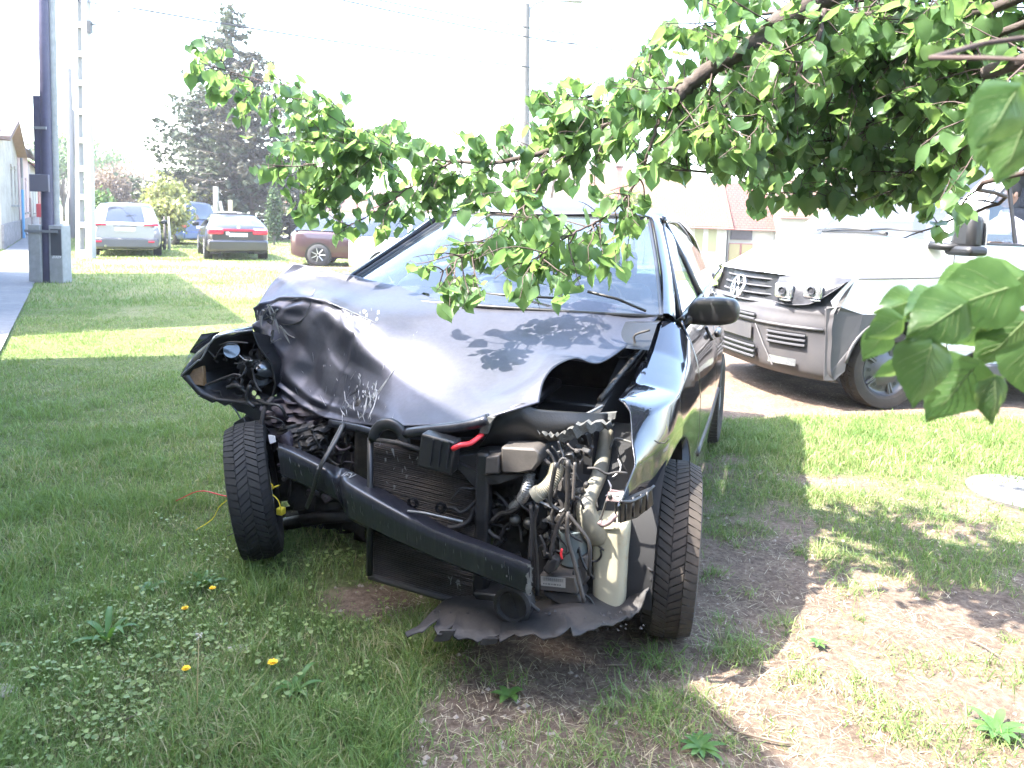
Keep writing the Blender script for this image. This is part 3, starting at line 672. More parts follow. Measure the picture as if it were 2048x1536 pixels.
# windscreen, black surround, rear screen
WB = [(.70, .53, 1.075), (.45, .40, 1.085), (U0, .33, 1.09), (2 * U0 - .45, .40, 1.085), (2 * U0 - .70, .53, 1.075)]
WM = [(.60, 1.0, 1.275), (.36, .90, 1.30), (U0, .85, 1.31), (2 * U0 - .36, .90, 1.30), (2 * U0 - .60, 1.0, 1.275)]
WT = [(.475, 1.50, 1.50), (.27, 1.41, 1.508), (U0, 1.37, 1.512), (2 * U0 - .27, 1.41, 1.508), (2 * U0 - .475, 1.50, 1.50)]
wg = crom2([WB, WM, WT], 14, 20)
MB().grid(wg).build('windscreen', M['glass'], car, smooth=180)
ed = np.concatenate([wg[:, 0], wg[-1, 1:], wg[::-1, -1][1:], wg[0][::-1][1:]])
MB().tube(list(ed) + [ed[0]], .011, 6, caps=False).build('windscreen_seal', M['trim'], car, smooth=180)
MB().grid([[(U0 + s * .40, 2.62, 1.53), (U0 + s * .55, 2.9, 1.05)] for s in (-1, -.5, 0, .5, 1)]).build('rear_window', M['sideglass'], car)
# wiper arms and cowl
MB().tube([R(1175, 583, .42), R(1235, 598, .46), R(1292, 622, .5)], .007, 6).build('wiper', M['black'], car, smooth=180)
MB().tube([R(900, 582, .45), R(1010, 590, .44), R(1110, 596, .42)], .006, 6).build('wiper', M['black'], car, smooth=180)
MB().grid([[(u, r, z) for u in np.linspace(2 * U0 - .7, .7, 8)] for r, z in ((.60, 1.06), (.40, 1.06), (.2, .98))]).build('cowl', M['black'], car)
# cabin
MB().grid([[(u, r, z + .03 * math.sin(3 * u)) for u in np.linspace(2 * U0 - .66, .66, 12)] for r, z in ((.56, 1.05), (.8, 1.08), (1.0, 1.06), (1.05, .85))]).build('dashboard', M['inner'], car, smooth=60)
for u in (.22, 2 * U0 - .22):
    sroot = sub_empty('seat', car, (u, 1.55, .3))
    MB().box((0, .0, .15), (.48, .5, .2)).build('seat_cushion', M['seat'], sroot, bevel=.05)
    MB().box((0, .28, .50), (.46, .14, .62), Matrix.Rotation(-.25, 3, 'X')).build('seat_back', M['seat'], sroot, bevel=.06)
    MB().box((0, .36, .92), (.26, .09, .17)).build('head_rest', M['seat'], sroot, bevel=.04)
MB().box((U0, 2.42, .82), (1.2, .16, .62)).build('rear_seat_back', M['seat'], car, bevel=.05)
mb = MB(); mb.lathe([(.17 + .013 * math.cos(a), .013 * math.sin(a)) for a in np.linspace(0, 6.28, 9)], (0, 0, 0), 'z', 28)
o = mb.build('steering_wheel', M['black'], car, smooth=180); o.location = (.25, 1.13, 1.02); o.rotation_euler = (math.radians(62), 0, 0)
MB().box((0, 0, 0), (.14, .12, .03)).build('wheel_hub', M['black'], o, bevel=.01)
MB().box((U0, 1.40, 1.43), (.24, .03, .06)).build('inside_mirror', M['black'], car, bevel=.012)
# deflated airbag cloth seen through the glass at the passenger side
P = [[(2 * U0 - .60 + .62 * i / 9 , .92 + .16 * j / 6 + .02 * math.sin(i * 2.1 + j), 1.02 + .21 * (1 - (j / 6 - .4) ** 2 * 1.6) * math.sin(math.pi * (i + .6) / 10) + .015 * math.sin(i * 1.7 + j * 2)) for i in range(10)] for j in range(7)]
MB().grid(crom2(P, 20, 26)).build('airbag_cloth', M['cloth'], car, smooth=180)

# crumpled bonnet
H = [[(585, 525, .45), (640, 535, .48), (700, 549, .50), (777, 568, .50), (860, 576, .50), (1000, 586, .5), (1100, 592, .5), (1200, 602, .5), (1318, 631, .52)],
     [(545, 562, .36), (600, 556, .40), (668, 570, .39), (750, 588, .37), (850, 598, .36), (985, 612, .36), (1090, 620, .36), (1190, 640, .34), (1288, 663, .38)],
     [(514, 618, .19), (572, 597, .22), (650, 603, .13), (705, 628, .09), (760, 648, .04), (850, 650, .13), (970, 665, .14), (1080, 685, .12), (1205, 722, .02)],
     [(507, 652, .15), (560, 640, .13), (640, 655, .09), (705, 680, -.02), (770, 705, -.07), (860, 700, -.03), (960, 712, -.03), (1060, 725, -.07), (1152, 714, -.12)],
     [(512, 700, .13), (560, 702, .10), (640, 720, .03), (710, 740, -.06), (780, 760, -.17), (860, 762, -.19), (950, 765, -.21), (1040, 765, -.24), (1110, 730, -.24)],
     [(534, 748, .10), (568, 762, .05), (640, 782, -.04), (710, 797, -.14), (780, 810, -.28), (860, 812, -.33), (940, 806, -.36), (1015, 792, -.37), (1087, 760, -.33)],
     [(553, 792, .06), (600, 814, -.01), (650, 834, -.11), (715, 848, -.24), (780, 852, -.4), (860, 849, -.46), (950, 841, -.48), (1015, 822, -.48), (1078, 804, -.42)]]
HP = np.array([[R(*p) for p in row] for row in H]); NU, NV = 97, 129
HG = crom2(HP, NU, NV)
crease = (NU - 1) * 2 / 6
for i in range(NU):
    for j in range(NV):
        px = j / (NV - 1); py = i / (NU - 1); left = max(0.0, 1 - px / .5)
        d = fbm((px * 2.2, py * 2.2), 1.6, 2, 3.1) * .012 * left + abs(fbm((px, py * 1.3), 5.0, 2, 9.2)) * -.014 * left * (1 if i > crease else .35)
        # ridge along the fold
        d += .030 * left * math.exp(-((i - crease) / 1.5) ** 2) * (.6 + .6 * math.sin(px * 40) ** 2)
        # sharp buckles: planes meeting in hard edges
        fx, fy = px * 3.1 + .35 * py, py * 2.3; tri = abs(((fx * 2.6 + fy * 1.1 + .8 * fbm((px, py), 3.0, 2, 4.4)) % 1) - .5) + abs(((fy * 2.2 - fx * 1.4 + .9 * fbm((px, py), 2.6, 2, 8.8)) % 1) - .5)
        d += (tri - .5) * -.048 * min(1, left * 1.6) * (1 if i > crease else .25)
        # pressed dents in the front face
        for (cx, cy, rx, ry, a) in ((.12, .62, .05, .10, -.018), (.22, .78, .05, .08, -.016), (.3, .6, .04, .09, -.012), (.36, .45, .06, .05, .014), (.16, .45, .06, .04, -.014), (.40, .28, .06, .05, .012), (.30, .9, .05, .05, -.012)):
            d += a * math.exp(-((px - cx) / rx) ** 2 - ((py - cy) / ry) ** 2)
        # slanting crease running down to the lower edge
        d += .010 * math.exp(-((px - (.40 - .13 * (py - .45) / .5)) / .008) ** 2) * (1 if py > .42 else 0)
        HG[i, j, 1] -= d; HG[i, j, 2] += d * .4
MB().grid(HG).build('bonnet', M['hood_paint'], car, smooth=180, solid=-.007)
# folded lip under the front edge with the round badge recess
E0 = [R(660, 846, -.22), R(715, 856, -.31), R(752, 866, -.37)]; E1 = [R(812, 866, -.43), R(860, 860, -.465), R(930, 852, -.485), R(978, 838, -.485)]
MB().tube(crom(E0, 12), [.010] * 12, 8, flat=1.5).build('bonnet_lip', M['beam'], car, smooth=180)
MB().tube(crom(E1, 14), [.024] * 14, 10, flat=.8).build('bonnet_lip', M['beam'], car, smooth=180)
cc = R(781, 884, -.43); q = []
for a in np.linspace(math.pi * 1.0, 0, 14): q.append((cc[0] + .062 * math.cos(a), cc[1] - .01, cc[2] + .068 * math.sin(a)))
MB().tube(q, .014, 8, flat=1.6).build('badge_recess', M['trim'], car, smooth=180)
MB().prism([R(958, 866, -.49), R(965, 845, -.5), R(975, 834, -.5), (R(988, 836, -.5)), R(980, 848, -.5), R(974, 868, -.49)], (0, .02, 0)).build('bent_tab', M['torn'], car)
# scratches, scraped edges and one painted lit ridge: thin peeled strips standing just off the panel
def hood_pt(px, py):
    g = HG; best = None
    u = WF.w
    return None
def strip(pts, w, mt, name, lift=.004):
    P = crom([R(*p) for p in pts], 14); P[:, 1] -= lift
    return MB().tube(P, [w * (.5 + .9 * abs(math.sin(i * 1.3))) for i in range(14)], 5, flat=.5).build(name, mt, car, smooth=40)
def near_hood(px, py, lift=.006):
    """bonnet point seen at (px, py)"""
    d = ray(px, py); dl = np.array([d @ WF.X, d @ WF.Y, d[2]]); dl /= np.linalg.norm(dl); c = WF.loc(CAMP)
    v = HG.reshape(-1, 3) - c; t = v @ dl; dist = np.linalg.norm(v - t[:, None] * dl, axis=1); k = np.argmin(dist)
    return c + dl * (t[k] - lift)
def scr(pts, w, mt='scrape', name='scratch', n=12):
    P = crom([near_hood(*p) for p in pts], n); r = [w * (.4 + random.random()) for _ in range(n)]; r[0] = r[-1] = w * .2
    MB().tube(P, r, 5, flat=.35).build(name, M[mt], car, smooth=60)
scr([(656, 604), (700, 622), (752, 646)], .006); scr([(528, 612), (580, 600), (620, 592), (630, 578)], .0025)  # first strip paints the sunlit ridge of the fold in bare-metal colour
scr([(835, 662), (800, 720), (765, 772), (742, 800), (722, 838)], .0035); scr([(828, 668), (790, 735), (755, 790)], .002)
for p in ([(735, 770), (742, 800), (730, 815)], [(690, 800), (700, 812)], [(735, 790), (726, 835)], [(756, 780), (748, 812), (736, 838)], [(590, 775), (597, 790)], [(640, 790), (652, 812)], [(700, 760), (712, 742)], [(565, 740), (560, 770)], [(680, 815), (690, 832)], [(720, 775), (700, 790)], [(770, 690), (762, 712)], [(625, 705), (628, 725)]):
    scr(p, .0028, n=5)
for k in range(46):
    x, y = random.gauss(715, 34), random.gauss(800, 26)
    if y > 842 or x < 570: continue
    l = random.uniform(5, 22); a = random.gauss(1.75, .3); scr([(x, y), (x + l * math.cos(a), min(846, y + l * math.sin(a)))], .0016, n=4, name='scratch')
for k in range(16):
    x, y = random.uniform(545, 700), random.uniform(690, 820); scr([(x, y), (x + random.uniform(-5, 5), y + random.uniform(3, 8))], .0014, n=4)
mb = MB()
for k in range(60):
    if k < 34: x, y = random.gauss(722, 20), random.gauss(795, 24)
    else: x, y = random.uniform(690, 760), 618 + (random.uniform(690, 760) - 690) * .45
    q = random.uniform(1.2, 4.5); P_ = [near_hood(x + q * math.cos(a) * random.uniform(.5, 1.2), min(845, y + 1.8 * q * math.sin(a) * random.uniform(.5, 1.2)), .003) for a in (0, 1.2, 2.6, 3.7, 5.1)]
    mb.add(P_, [(0, 1, 2, 3, 4)])
tag(mb.build('bare_metal_chips', M['scrape'], car), kind='stuff')
for pts in ([(530, 625), (545, 640), (575, 650), (605, 640), (625, 600)], [(545, 640), (565, 660), (580, 688)], [(560, 650), (575, 668), (590, 676)]): scr(pts, .005, 'torn', 'torn_edge')
mb = MB()
for k in range(26):
    a = R(512 + random.random() * 45, 612 + random.random() * 82, .10 + random.random() * .04)
    mb.tube([a, a + np.array([random.uniform(-.03, .03), random.uniform(-.02, .01), random.uniform(-.05, .03)]), a + np.array([random.uniform(-.03, .03), -.02, random.uniform(-.07, .0)])], [.004, .009, .003], 5, flat=.4)
tag(mb.build('torn_foam', M['torn'], car, smooth=30), kind='stuff')

# torn headlamp housing and wing stump at the crushed corner
rim = [(362, 752), (392, 722), (412, 696), (432, 673), (470, 668), (504, 658), (516, 690), (545, 730), (552, 770), (545, 800), (520, 812), (470, 806), (430, 802), (396, 790)]
RO_ = [R(x, y, -.10 + .28 * (x - 362) / 190 * .4) for x, y in rim]
cen = sum(RO_) / len(RO_); RI = [cen + (p - cen) * .93 + np.array([0, .012, 0]) for p in RO_]; RB = [cen + (p - cen) * .62 + np.array([.04, .20, 0]) for p in RO_]
MB().grid([RO_, RI, RB], closed_v=True).build('headlamp_housing', M['black'], car, smooth=50, solid=.004)
MB().prism(RB, (0, .02, 0)).build('housing_back', M['engine'], car)
MB().grid([[R(404, 668 + 0, -.02), R(440, 664, 0), R(506, 652, .05)], [R(380, 705, .08), R(432, 672, -.06), R(505, 657, -.02)], [R(362, 751, -.10), R(395, 722, -.09), R(432, 673, -.07)]]).build('wing_stump', M['gloss'], car, smooth=60, solid=.006)
MB().tube(crom([R(362, 752, -.11), R(395, 722, -.10), R(403, 718, -.10), R(432, 675, -.08), R(504, 660, -.05)], 16), .004, 6).build('lamp_rim', M['scrape'], car, smooth=180)
MB().prism([R(370, 752, -.075), R(388, 738, -.075), R(405, 732, -.07), R(408, 772, -.07), R(390, 770, -.075)], (0, .02, 0)).build('amber_lens', M['amber'], car, bevel=.003)
MB().tube([R(463, 700, .0), R(456, 708, .06)], [.036, .034], 16).build('bulb_holder', M['lens'], car, smooth=60)
mb = MB(); c0 = R(520, 740, .02)
mb.lathe([(.012, -.03), (.045, 0), (.055, .05), (.05, .11)], c0, 'y', 18); mb.build('reflector', M['lens'], car, smooth=180)
MB().prism([R(500, 745, .03), R(530, 735, .03), R(534, 770, .03), R(515, 778, .03)], (0, .04, 0)).build('reflector_cup', M['lens'], car, bevel=.01)
for pts, w, mt in (([(412, 770), (450, 755), (475, 748), (485, 762), (478, 772), (492, 785)], .006, 'dusty'), ([(428, 720), (440, 700), (452, 690), (475, 688)], .004, 'dusty'), ([(478, 710), (490, 720), (505, 722)], .004, 'lens'),
                   ([(440, 690), (460, 684), (495, 686)], .004, 'dusty'), ([(415, 700), (430, 715)], .004, 'dusty'), ([(455, 775), (470, 770), (484, 775)], .010, 'dusty'), ([(500, 770), (495, 800), (510, 815)], .01, 'black')):
    MB().tube(crom([R(x, y, -.06) for x, y in pts], 10), w, 6).build('lamp_wire', M[mt], car, smooth=180)
mb = MB()
for k in range(34):
    px, py = 430 + random.random() * 90, 700 + random.random() * 100; a = R(px, py, .0 + random.random() * .06); s = .008 + .02 * random.random()
    mb.box(a, (s, s * 1.4, s * .8), Matrix.Rotation(random.random() * 3, 3, 'Y') @ Matrix.Rotation(random.random() * 3, 3, 'X'))
tag(mb.build('broken_fragments', M['dusty'], car), kind='stuff')
mb = MB()
low = [(396, 792), (425, 806), (432, 802), (450, 812), (462, 806), (470, 820), (492, 828), (478, 850), (466, 848), (474, 862), (490, 858), (500, 838), (520, 850), (560, 850), (552, 800), (500, 790)]
mb.prism([R(x, y, .0) for x, y in low], (0, .05, 0)); mb.build('jagged_under_shell', M['black'], car)
MB().prism([R(466, 846, -.03), (R(486, 834, -.03)), R(496, 852, -.03), R(475, 862, -.03)], (0, .05, 0)).build('bracket', M['black'], car, bevel=.004)
for x, y in ((508, 786), (516, 796)): MB().disc(R(x, y, -.08), .012, (0, -1, 0), 8).build('bulb_cap', mat('pale_green_plastic', (.5, .6, .25), .5), car)
# crushed sheet metal between the lamp and the beam
def crumple(name, pts, r, mt, amp=.03, n=14, seed=1):
    """pts: 4 corners (px,py,r)"""
    a, b_, c, d = [R(*p) for p in pts]; P = []
    for i in range(n):
        for j in range(n):
            s, t = i / (n - 1), j / (n - 1); p = a * (1 - s) * (1 - t) + b_ * s * (1 - t) + c * s * t + d * (1 - s) * t
            k = abs(fbm((s * 2, t * 2), 1.8, 3, seed * 3.3)) * amp * 2 - amp * .5; P.append((p[0] + k * .4, p[1] + k, p[2] + k * .3))
    return MB().grid(np.array(P).reshape(n, n, 3)).build(name, M[mt], car, smooth=35, solid=.004)
crumple('crushed_wing_panel', [(505, 790, .02), (640, 812, -.02), (655, 880, -.05), (530, 880, .0)], 0, 'plum', .05, 16, 2)
crumple('crushed_rail', [(560, 850, -.08), (660, 850, -.1), (640, 900, -.15), (575, 905, -.12)], 0, 'engine', .05, 12, 5)
crumple('crushed_wing_panel', [(590, 820, .05), (700, 850, .0), (720, 950, .0), (620, 930, .02)], 0, 'plum', .04, 14, 8)
crumple('crushed_metal', [(525, 800, .08), (700, 830, .1), (740, 1080, .15), (560, 1010, .15)], 0, 'engine', .06, 18, 11)
crumple('suspension_arm', [(560, 1015, .2), (740, 1025, .15), (740, 1060, .15), (570, 1050, .2)], 0, 'engine', .03, 10, 13)
MB().tube([R(560, 1050, .1), R(640, 1035, .1), R(730, 1030, .15)], .03, 8).build('suspension_arm', M['engine'], car, smooth=180)
MB().tube([R(570, 868, -.1), (R(590, 905, -.1))], .034, 12).build('chassis_leg', M['plum'], car, smooth=60)
MB().prism([R(536, 870, -.12), R(549, 872, -.12), R(551, 884, -.12), R(540, 888, -.12)], (0, .004, 0)).build('paper_tag', M['white'], car)
for pts, w, mt, nm in (
    ([(508, 792, -.05), (530, 806, -.1), (560, 812, -.12), (572, 835, -.1)], .010, 'black', 'hose'),
    ([(545, 795, -.05), (530, 815, -.1), (523, 850, -.12), (527, 900, -.12), (524, 960, -.13), (521, 985, -.13)], .011, 'dusty', 'cable'),
    ([(688, 848, -.30), (672, 880, -.36), (640, 935, -.44), (625, 985, -.42), (613, 1015, -.38)], .010, 'black', 'strap'),
    ([(682, 850, -.30), (664, 885, -.37), (634, 940, -.45)], .004, 'torn', 'strap_edge')):
    MB().tube(crom([R(*p) for p in pts], 18), w, 8, flat=.6).build(nm, M[mt], car, smooth=180)
MB().box(R(516, 985, -.14), (.05, .04, .05), Matrix.Rotation(.4, 3, 'Y')).build('plug', M['dusty'], car, bevel=.005)
for pts, mt in (([(505, 990), (470, 993), (440, 1012), (425, 1038), (392, 1060)], 'yellow'), ([(500, 992), (478, 990), (455, 1000)], 'orange'), ([(500, 995), (450, 992), (400, 982), (352, 1002)], 'red'),
                ([(545, 975), (560, 970), (540, 982), (556, 1000), (562, 1018)], 'yellow'), ([(530, 960), (545, 972), (520, 985)], 'yellow'), ([(535, 990), (549, 1000), (548, 1050)], 'black'), ([(500, 1060), (475, 1063), (455, 1072)], 'torn')):
    MB().tube(crom([R(x, y, -.28) for x, y in pts], 14), .0022, 6).build('wire', M[mt], car, smooth=180)
MB().box(R(562, 1022, -.2), (.03, .03, .03)).build('yellow_plug', M['yellow'], car, bevel=.005)

# bumper beam: bent steel channel in two straight runs with a kink
def beam(ts, n=20):
    P = []
    for t in ts:
        t = [t[0], t[1], (t[2][0], t[2][1] + 7, t[2][2]), (t[3][0], t[3][1] + 7, t[3][2])]
        a, b_, c, d = [R(*q) for q in t]; e = np.array([0, 0, .002]); P.append([a, a * .7 + b_ * .3 + e, a * .15 + b_ * .85 + e, b_ * .98 + c * .02 + np.array([0, .002, 0]), b_ * .9 + c * .1 + np.array([0, -.004, 0]), b_ * .6 + c * .4 + np.array([0, -.003, 0]), b_ * .3 + c * .7 + np.array([0, -.001, 0]), b_ * .06 + c * .94 + np.array([0, .001, 0]), c + np.array([0, .02, 0]), d])
    return crom(P, n)
BM = [((556, 885, -.26), (556, 893, -.33), (562, 944, -.33), (562, 944, -.24)), ((600, 899, -.30), (596, 911, -.38), (612, 966, -.38), (612, 966, -.28)), ((655, 925, -.34), (650, 938, -.42), (672, 992, -.41), (672, 992, -.32)),
      ((680, 936, -.36), (678, 956, -.41), (690, 1018, -.40), (690, 1018, -.33)), ((699, 940, -.36), (693, 967, -.47), (704, 1034, -.47), (704, 1034, -.36)), ((790, 992, -.44), (785, 1018, -.56), (787, 1074, -.56), (787, 1074, -.46)),
      ((894, 1054, -.52), (881, 1065, -.64), (881, 1114, -.64), (881, 1114, -.53)), ((980, 1088, -.58), (967, 1096, -.70), (972, 1151, -.70), (972, 1151, -.59)), ((1061, 1122, -.62), (1061, 1129, -.75), (1058, 1182, -.75), (1058, 1182, -.63))]
BG = beam(BM, 60)
MB().grid(BG, closed_v=True).add(BG[-1], [tuple(range(10))]).build('bumper_beam', M['beam'], car, smooth=50)
for k in range(46):
    i = random.randrange(3, 57); a, b_ = BG[i][4], BG[i][7]; t0 = random.random() * .6; t1 = min(1, t0 + random.uniform(.1, .4)); q = np.array([random.uniform(-.01, .01), -.006, 0])
    MB().tube([a * (1 - t0) + b_ * t0 + q, a * (1 - (t0 + t1) / 2) + b_ * (t0 + t1) / 2 + q * .9 + np.array([0, -.003, 0]), a * (1 - t1) + b_ * t1 + q], [.0006, random.uniform(.0012, .0028), .0005], 4, flat=.4).build('scuff', M['dusty'] if k % 3 else M['torn'], car)
mb = MB()
for k in range(70):
    b0 = BG[-1]; j = random.random(); p = b0[3] * (1 - j) + b0[7] * j; q = .006 + .008 * random.random(); mb.add([p + np.array([random.uniform(-q, q), -.004, random.uniform(-q, q)]) for _ in range(4)], [(0, 1, 2, 3)])
tag(mb.build('torn_weld', M['scrape'], car), kind='stuff')
tx = bpy.data.curves.new('stamp', 'FONT'); tx.body = 'IEV'; tx.size = .042; tx.extrude = .0006
to = text_mesh('stamped_mark', tx, M['scrape'], car)
a_, b_ = R(722, 985, -.485), R(760, 1004, -.51); dx = Vector(b_ - a_).normalized(); nrm = dx.cross(Vector((0, .97, .25))).normalized(); up_ = nrm.cross(dx)
fix = BG[26]; nn = Vector(np.cross(BG[27][1] - BG[26][1], BG[26][2] - BG[26][0])).normalized()
if nn.z < 0: nn = -nn
up_ = nn.cross(dx).normalized(); 
p0 = Vector(BG[25][2]) + nn * .006
to.matrix_local = Matrix(((dx.x, up_.x, nn.x, p0.x), (dx.y, up_.y, nn.y, p0.y), (dx.z, up_.z, nn.z, p0.z), (0, 0, 0, 1)))
# radiator pack
RA, RB_, RC, RD = R(742, 885, -.40), R(945, 930, -.42), R(968, 1215, -.47), R(742, 1150, -.44)
MB().prism([RA, RB_, RC, RD], (0, .05, 0)).build('radiator_core', M['core'], car)
mb = MB()
for k in range(70):
    t = (k + .5) / 70; a = RA * (1 - t) + RD * t; b_ = RB_ * (1 - t) + RC * t; w = np.array([0, -.004 - .003 * random.random(), 0])
    mb.tube([a + w, (a + b_) / 2 + w + np.array([0, 0, .003 * random.random()]), b_ + w], .0022, 4)
tag(mb.build('cooling_fins', M['core'], car), kind='stuff')
MB().tube([R(741, 876, -.43), R(739, 1150, -.47)], .012, 8).build('radiator_frame', M['trim'], car, smooth=180)
MB().box((R(965, 1080, -.45)), (.05, .05, .62)).build('radiator_tank', M['black'], car, bevel=.012)
MB().tube([R(742, 878, -.44), R(800, 886, -.45), R(850, 903, -.45)], .009, 8).build('radiator_top_rail', M['dusty'], car, smooth=180)
MB().tube([R(815, 1022, -.56), R(850, 1026, -.56), R(925, 1043, -.56)], .004, 6).build('bent_rod', M['scrape'], car, smooth=180)
MB().tube([RD + np.array([0, -.01, 0]), RC + np.array([0, -.01, 0])], .012, 8).build('radiator_bottom_rail', M['dusty'], car, smooth=180)
for x, y in ((827, 1005), (883, 1015)): 
    mb = MB(); mb.lathe([(.020, -.01), (.020, .0), (.012, .0), (.012, -.012)], R(x, y, -.47), 'y', 14); mb.build('rubber_grommet', M['trim'], car, smooth=40)
mb = MB()
for x, y, s in [(790, 935, 5), (812, 938, 4), (815, 955, 5), (775, 908, 5), (772, 920, 3), (828, 925, 3), (786, 905, 6), (798, 918, 4), (760, 912, 3), (776, 965, 4), (790, 975, 4), (806, 940, 5), (760, 890, 5), (820, 912, 3), (905, 1160, 7), (912, 1165, 8), (918, 1172, 8), (922, 1180, 6), (900, 1158, 5), (835, 915, 4)]:
    c0 = R(x, y, -.462); q = s * .0016; mb.add([c0 + np.array([random.uniform(-q, q), -.004, random.uniform(-q, q) * 2]) for _ in range(4)], [(0, 1, 2, 3), (0, 2, 1, 3)])
tag(mb.build('paint_flakes', M['scrape'], car), kind='stuff')
# ducts, fuse box, red cable
MB().box(R(879, 904, -.52), (.125, .06, .115), Matrix.Rotation(.12, 3, 'Y')).build('fuse_box', M['black'], car, bevel=.008)
for dx_ in (-.03, 0, .03): MB().box(R(879, 908, -.555) + np.array([dx_, 0, 0]), (.006, .006, .09), Matrix.Rotation(.12, 3, 'Y')).build('fuse_box_rib', M['trim'], car)
MB().tube(crom([R(905, 898, -.55), R(922, 890, -.55), R(942, 886, -.52), R(965, 868, -.48)], 10), .0085, 8).build('red_cable', M['red'], car, smooth=180)
MB().prism([R(905, 915, -.42), R(1000, 900, -.46), R(1000, 950, -.48), (R(960, 968, -.46)), R(900, 930, -.42)], (0, .1, 0)).build('air_duct', M['dusty'], car, bevel=.006)
MB().prism([R(1001, 894, -.50), R(1068, 897, -.50), R(1079, 906, -.50), R(1080, 926, -.50), R(1068, 942, -.50), R(1040, 948, -.50), R(1002, 946, -.50)], (0, .12, 0)).build('air_duct_end', M['taupe'], car, bevel=.008)
MB().prism([R(972, 914, -.50), R(998, 910, -.50), R(998, 948, -.50), (R(968, 950, -.50))], (0, .08, 0)).build('clip_housing', M['taupe'], car, bevel=.006)
MB().prism([R(900, 920, -.44), R(968, 950, -.48), R(1060, 948, -.48), R(1000, 968, -.48), R(948, 975, -.46)], (0, .05, 0)).build('duct_tray', M['dusty'], car, bevel=.004)
MB().prism([R(790, 880, -.36), R(1060, 880, -.36), R(1060, 990, -.34), R(960, 1000, -.34), R(800, 890, -.34)], (0, .04, 0)).build('slam_panel', M['engine'], car)
# corrugated hoses
def corr(pts, r, mt, name, n):
    P = crom(pts, n); rr = [r * (1.0 if i % 2 else .84) for i in range(n)]
    MB().tube(P, rr, 12).build(name, mt, car, smooth=35)
corr([R(1060, 945, -.46), R(1054, 975, -.47), R(1042, 1000, -.45), R(1022, 1020, -.40)], .020, M['silverhose'], 'corrugated_hose', 44)
corr([R(1115, 932, -.50), R(1108, 955, -.53), R(1093, 975, -.55), R(1075, 988, -.56)], .024, M['hose'], 'corrugated_hose', 44)
MB().tube([R(1080, 984, -.56), R(1070, 992, -.56)], .026, 12).build('hose_collar', M['hose'], car, smooth=60)
MB().tube([R(1066, 960, -.40), R(1052, 1040, -.40)], .014, 8).build('pipe', M['black'], car, smooth=180)
# filler neck and washer bottle
MB().tube(crom([R(1212, 862, -.18), R(1207, 910, -.24), R(1198, 950, -.32), R(1183, 985, -.42), R(1172, 1015, -.47), R(1182, 1050, -.46), R(1200, 1070, -.42)], 26), [.026] * 14 + [.027, .028, .030, .032, .034, .037, .04, .043, .045, .046, .045, .04], 14).build('filler_neck', M['filler'], car, smooth=180)
P = []
bt = [(1184, 1246, 1046), (1180, 1254, 1056), (1180, 1253, 1100), (1181, 1252, 1150), (1181, 1249, 1200), (1186, 1244, 1214), (1198, 1236, 1220)]
for k, (xl, xr, y) in enumerate(bt):
    a, b_ = R(xl, y, -.46), R(xr, y + 3, -.46); d = .12 if 0 < k < 6 else .07; o_ = 0 if 0 < k < 6 else .025; row = []
    for s in range(20):
        w = 2 * math.pi * s / 20; cx, sy = math.cos(w), math.sin(w); cx = math.copysign(abs(cx) ** .55, cx); sy = math.copysign(abs(sy) ** .55, sy)
        c0 = (a + b_) / 2; row.append((c0[0] + (b_[0] - a[0]) / 2 * cx, c0[1] + .06 + d / 2 * sy, c0[2] + (b_[2] - a[2]) / 2 * cx))
    P.append(row)
P = crom(P, 22)
mb = MB(); mb.grid(P, closed_v=True); mb.add(P[0], [tuple(range(20))]); mb.add(P[-1], [tuple(range(20))]); mb.build('washer_bottle', M['washer'], car, smooth=50)
MB().prism([R(1181, 1040, -.46), R(1225, 1044, -.47), R(1240, 1062, -.47), R(1185, 1062, -.47)], (0, .1, 0)).build('bottle_shoulder', M['washer'], car, bevel=.01)
# brackets on the lamp mount
MB().prism([R(1216, 985, -.56), R(1222, 980, -.56), R(1248, 984, -.56), R(1240, 1004, -.58), R(1211, 1001, -.56)], (0, .006, 0)).build('mounting_bracket', M['pinkish'], car)
for x, y in ((1220, 992), (1236, 994)): MB().box(R(x, y, -.565), (.014, .012, .014)).build('bolt', M['bolt'], car, bevel=.004)
for pts in ([(1212, 1003), (1204, 1030), (1198, 1045)], [(1238, 1003), (1238, 1044)], [(1232, 1004), (1230, 1044)]): MB().tube([R(x, y, -.55) for x, y in pts], .007, 6, flat=.5).build('bracket_leg', M['bolt'], car, smooth=40)
MB().tube(crom([R(1198, 1043, -.56), R(1206, 1050, -.56), R(1222, 1042, -.56), R(1232, 1030, -.56)], 10), .008, 6).build('bracket_loop', M['pinkish'], car, smooth=180)
MB().prism([R(1240, 1006, -.56), R(1305, 978, -.46), R(1308, 1010, -.44), R(1275, 1036, -.5), (R(1240, 1048, -.55))], (-.01, .02, 0)).build('bumper_carrier', M['black'], car, bevel=.004)
for t in (.15, .4, .65, .85):
    a = R(1242 + 62 * t, 1004 - 24 * t, -.57 + .1 * t); b_ = R(1242 + 60 * t, 1046 - 30 * t, -.57 + .1 * t); MB().tube([a, b_], .004, 6).build('carrier_rib', M['trim'], car, smooth=180)
MB().tube(crom([R(1241, 1003, -.59), R(1262, 1003, -.56), R(1285, 992, -.50), R(1308, 972, -.44)], 12), .005, 6).build('carrier_edge', M['trim'], car, smooth=180)
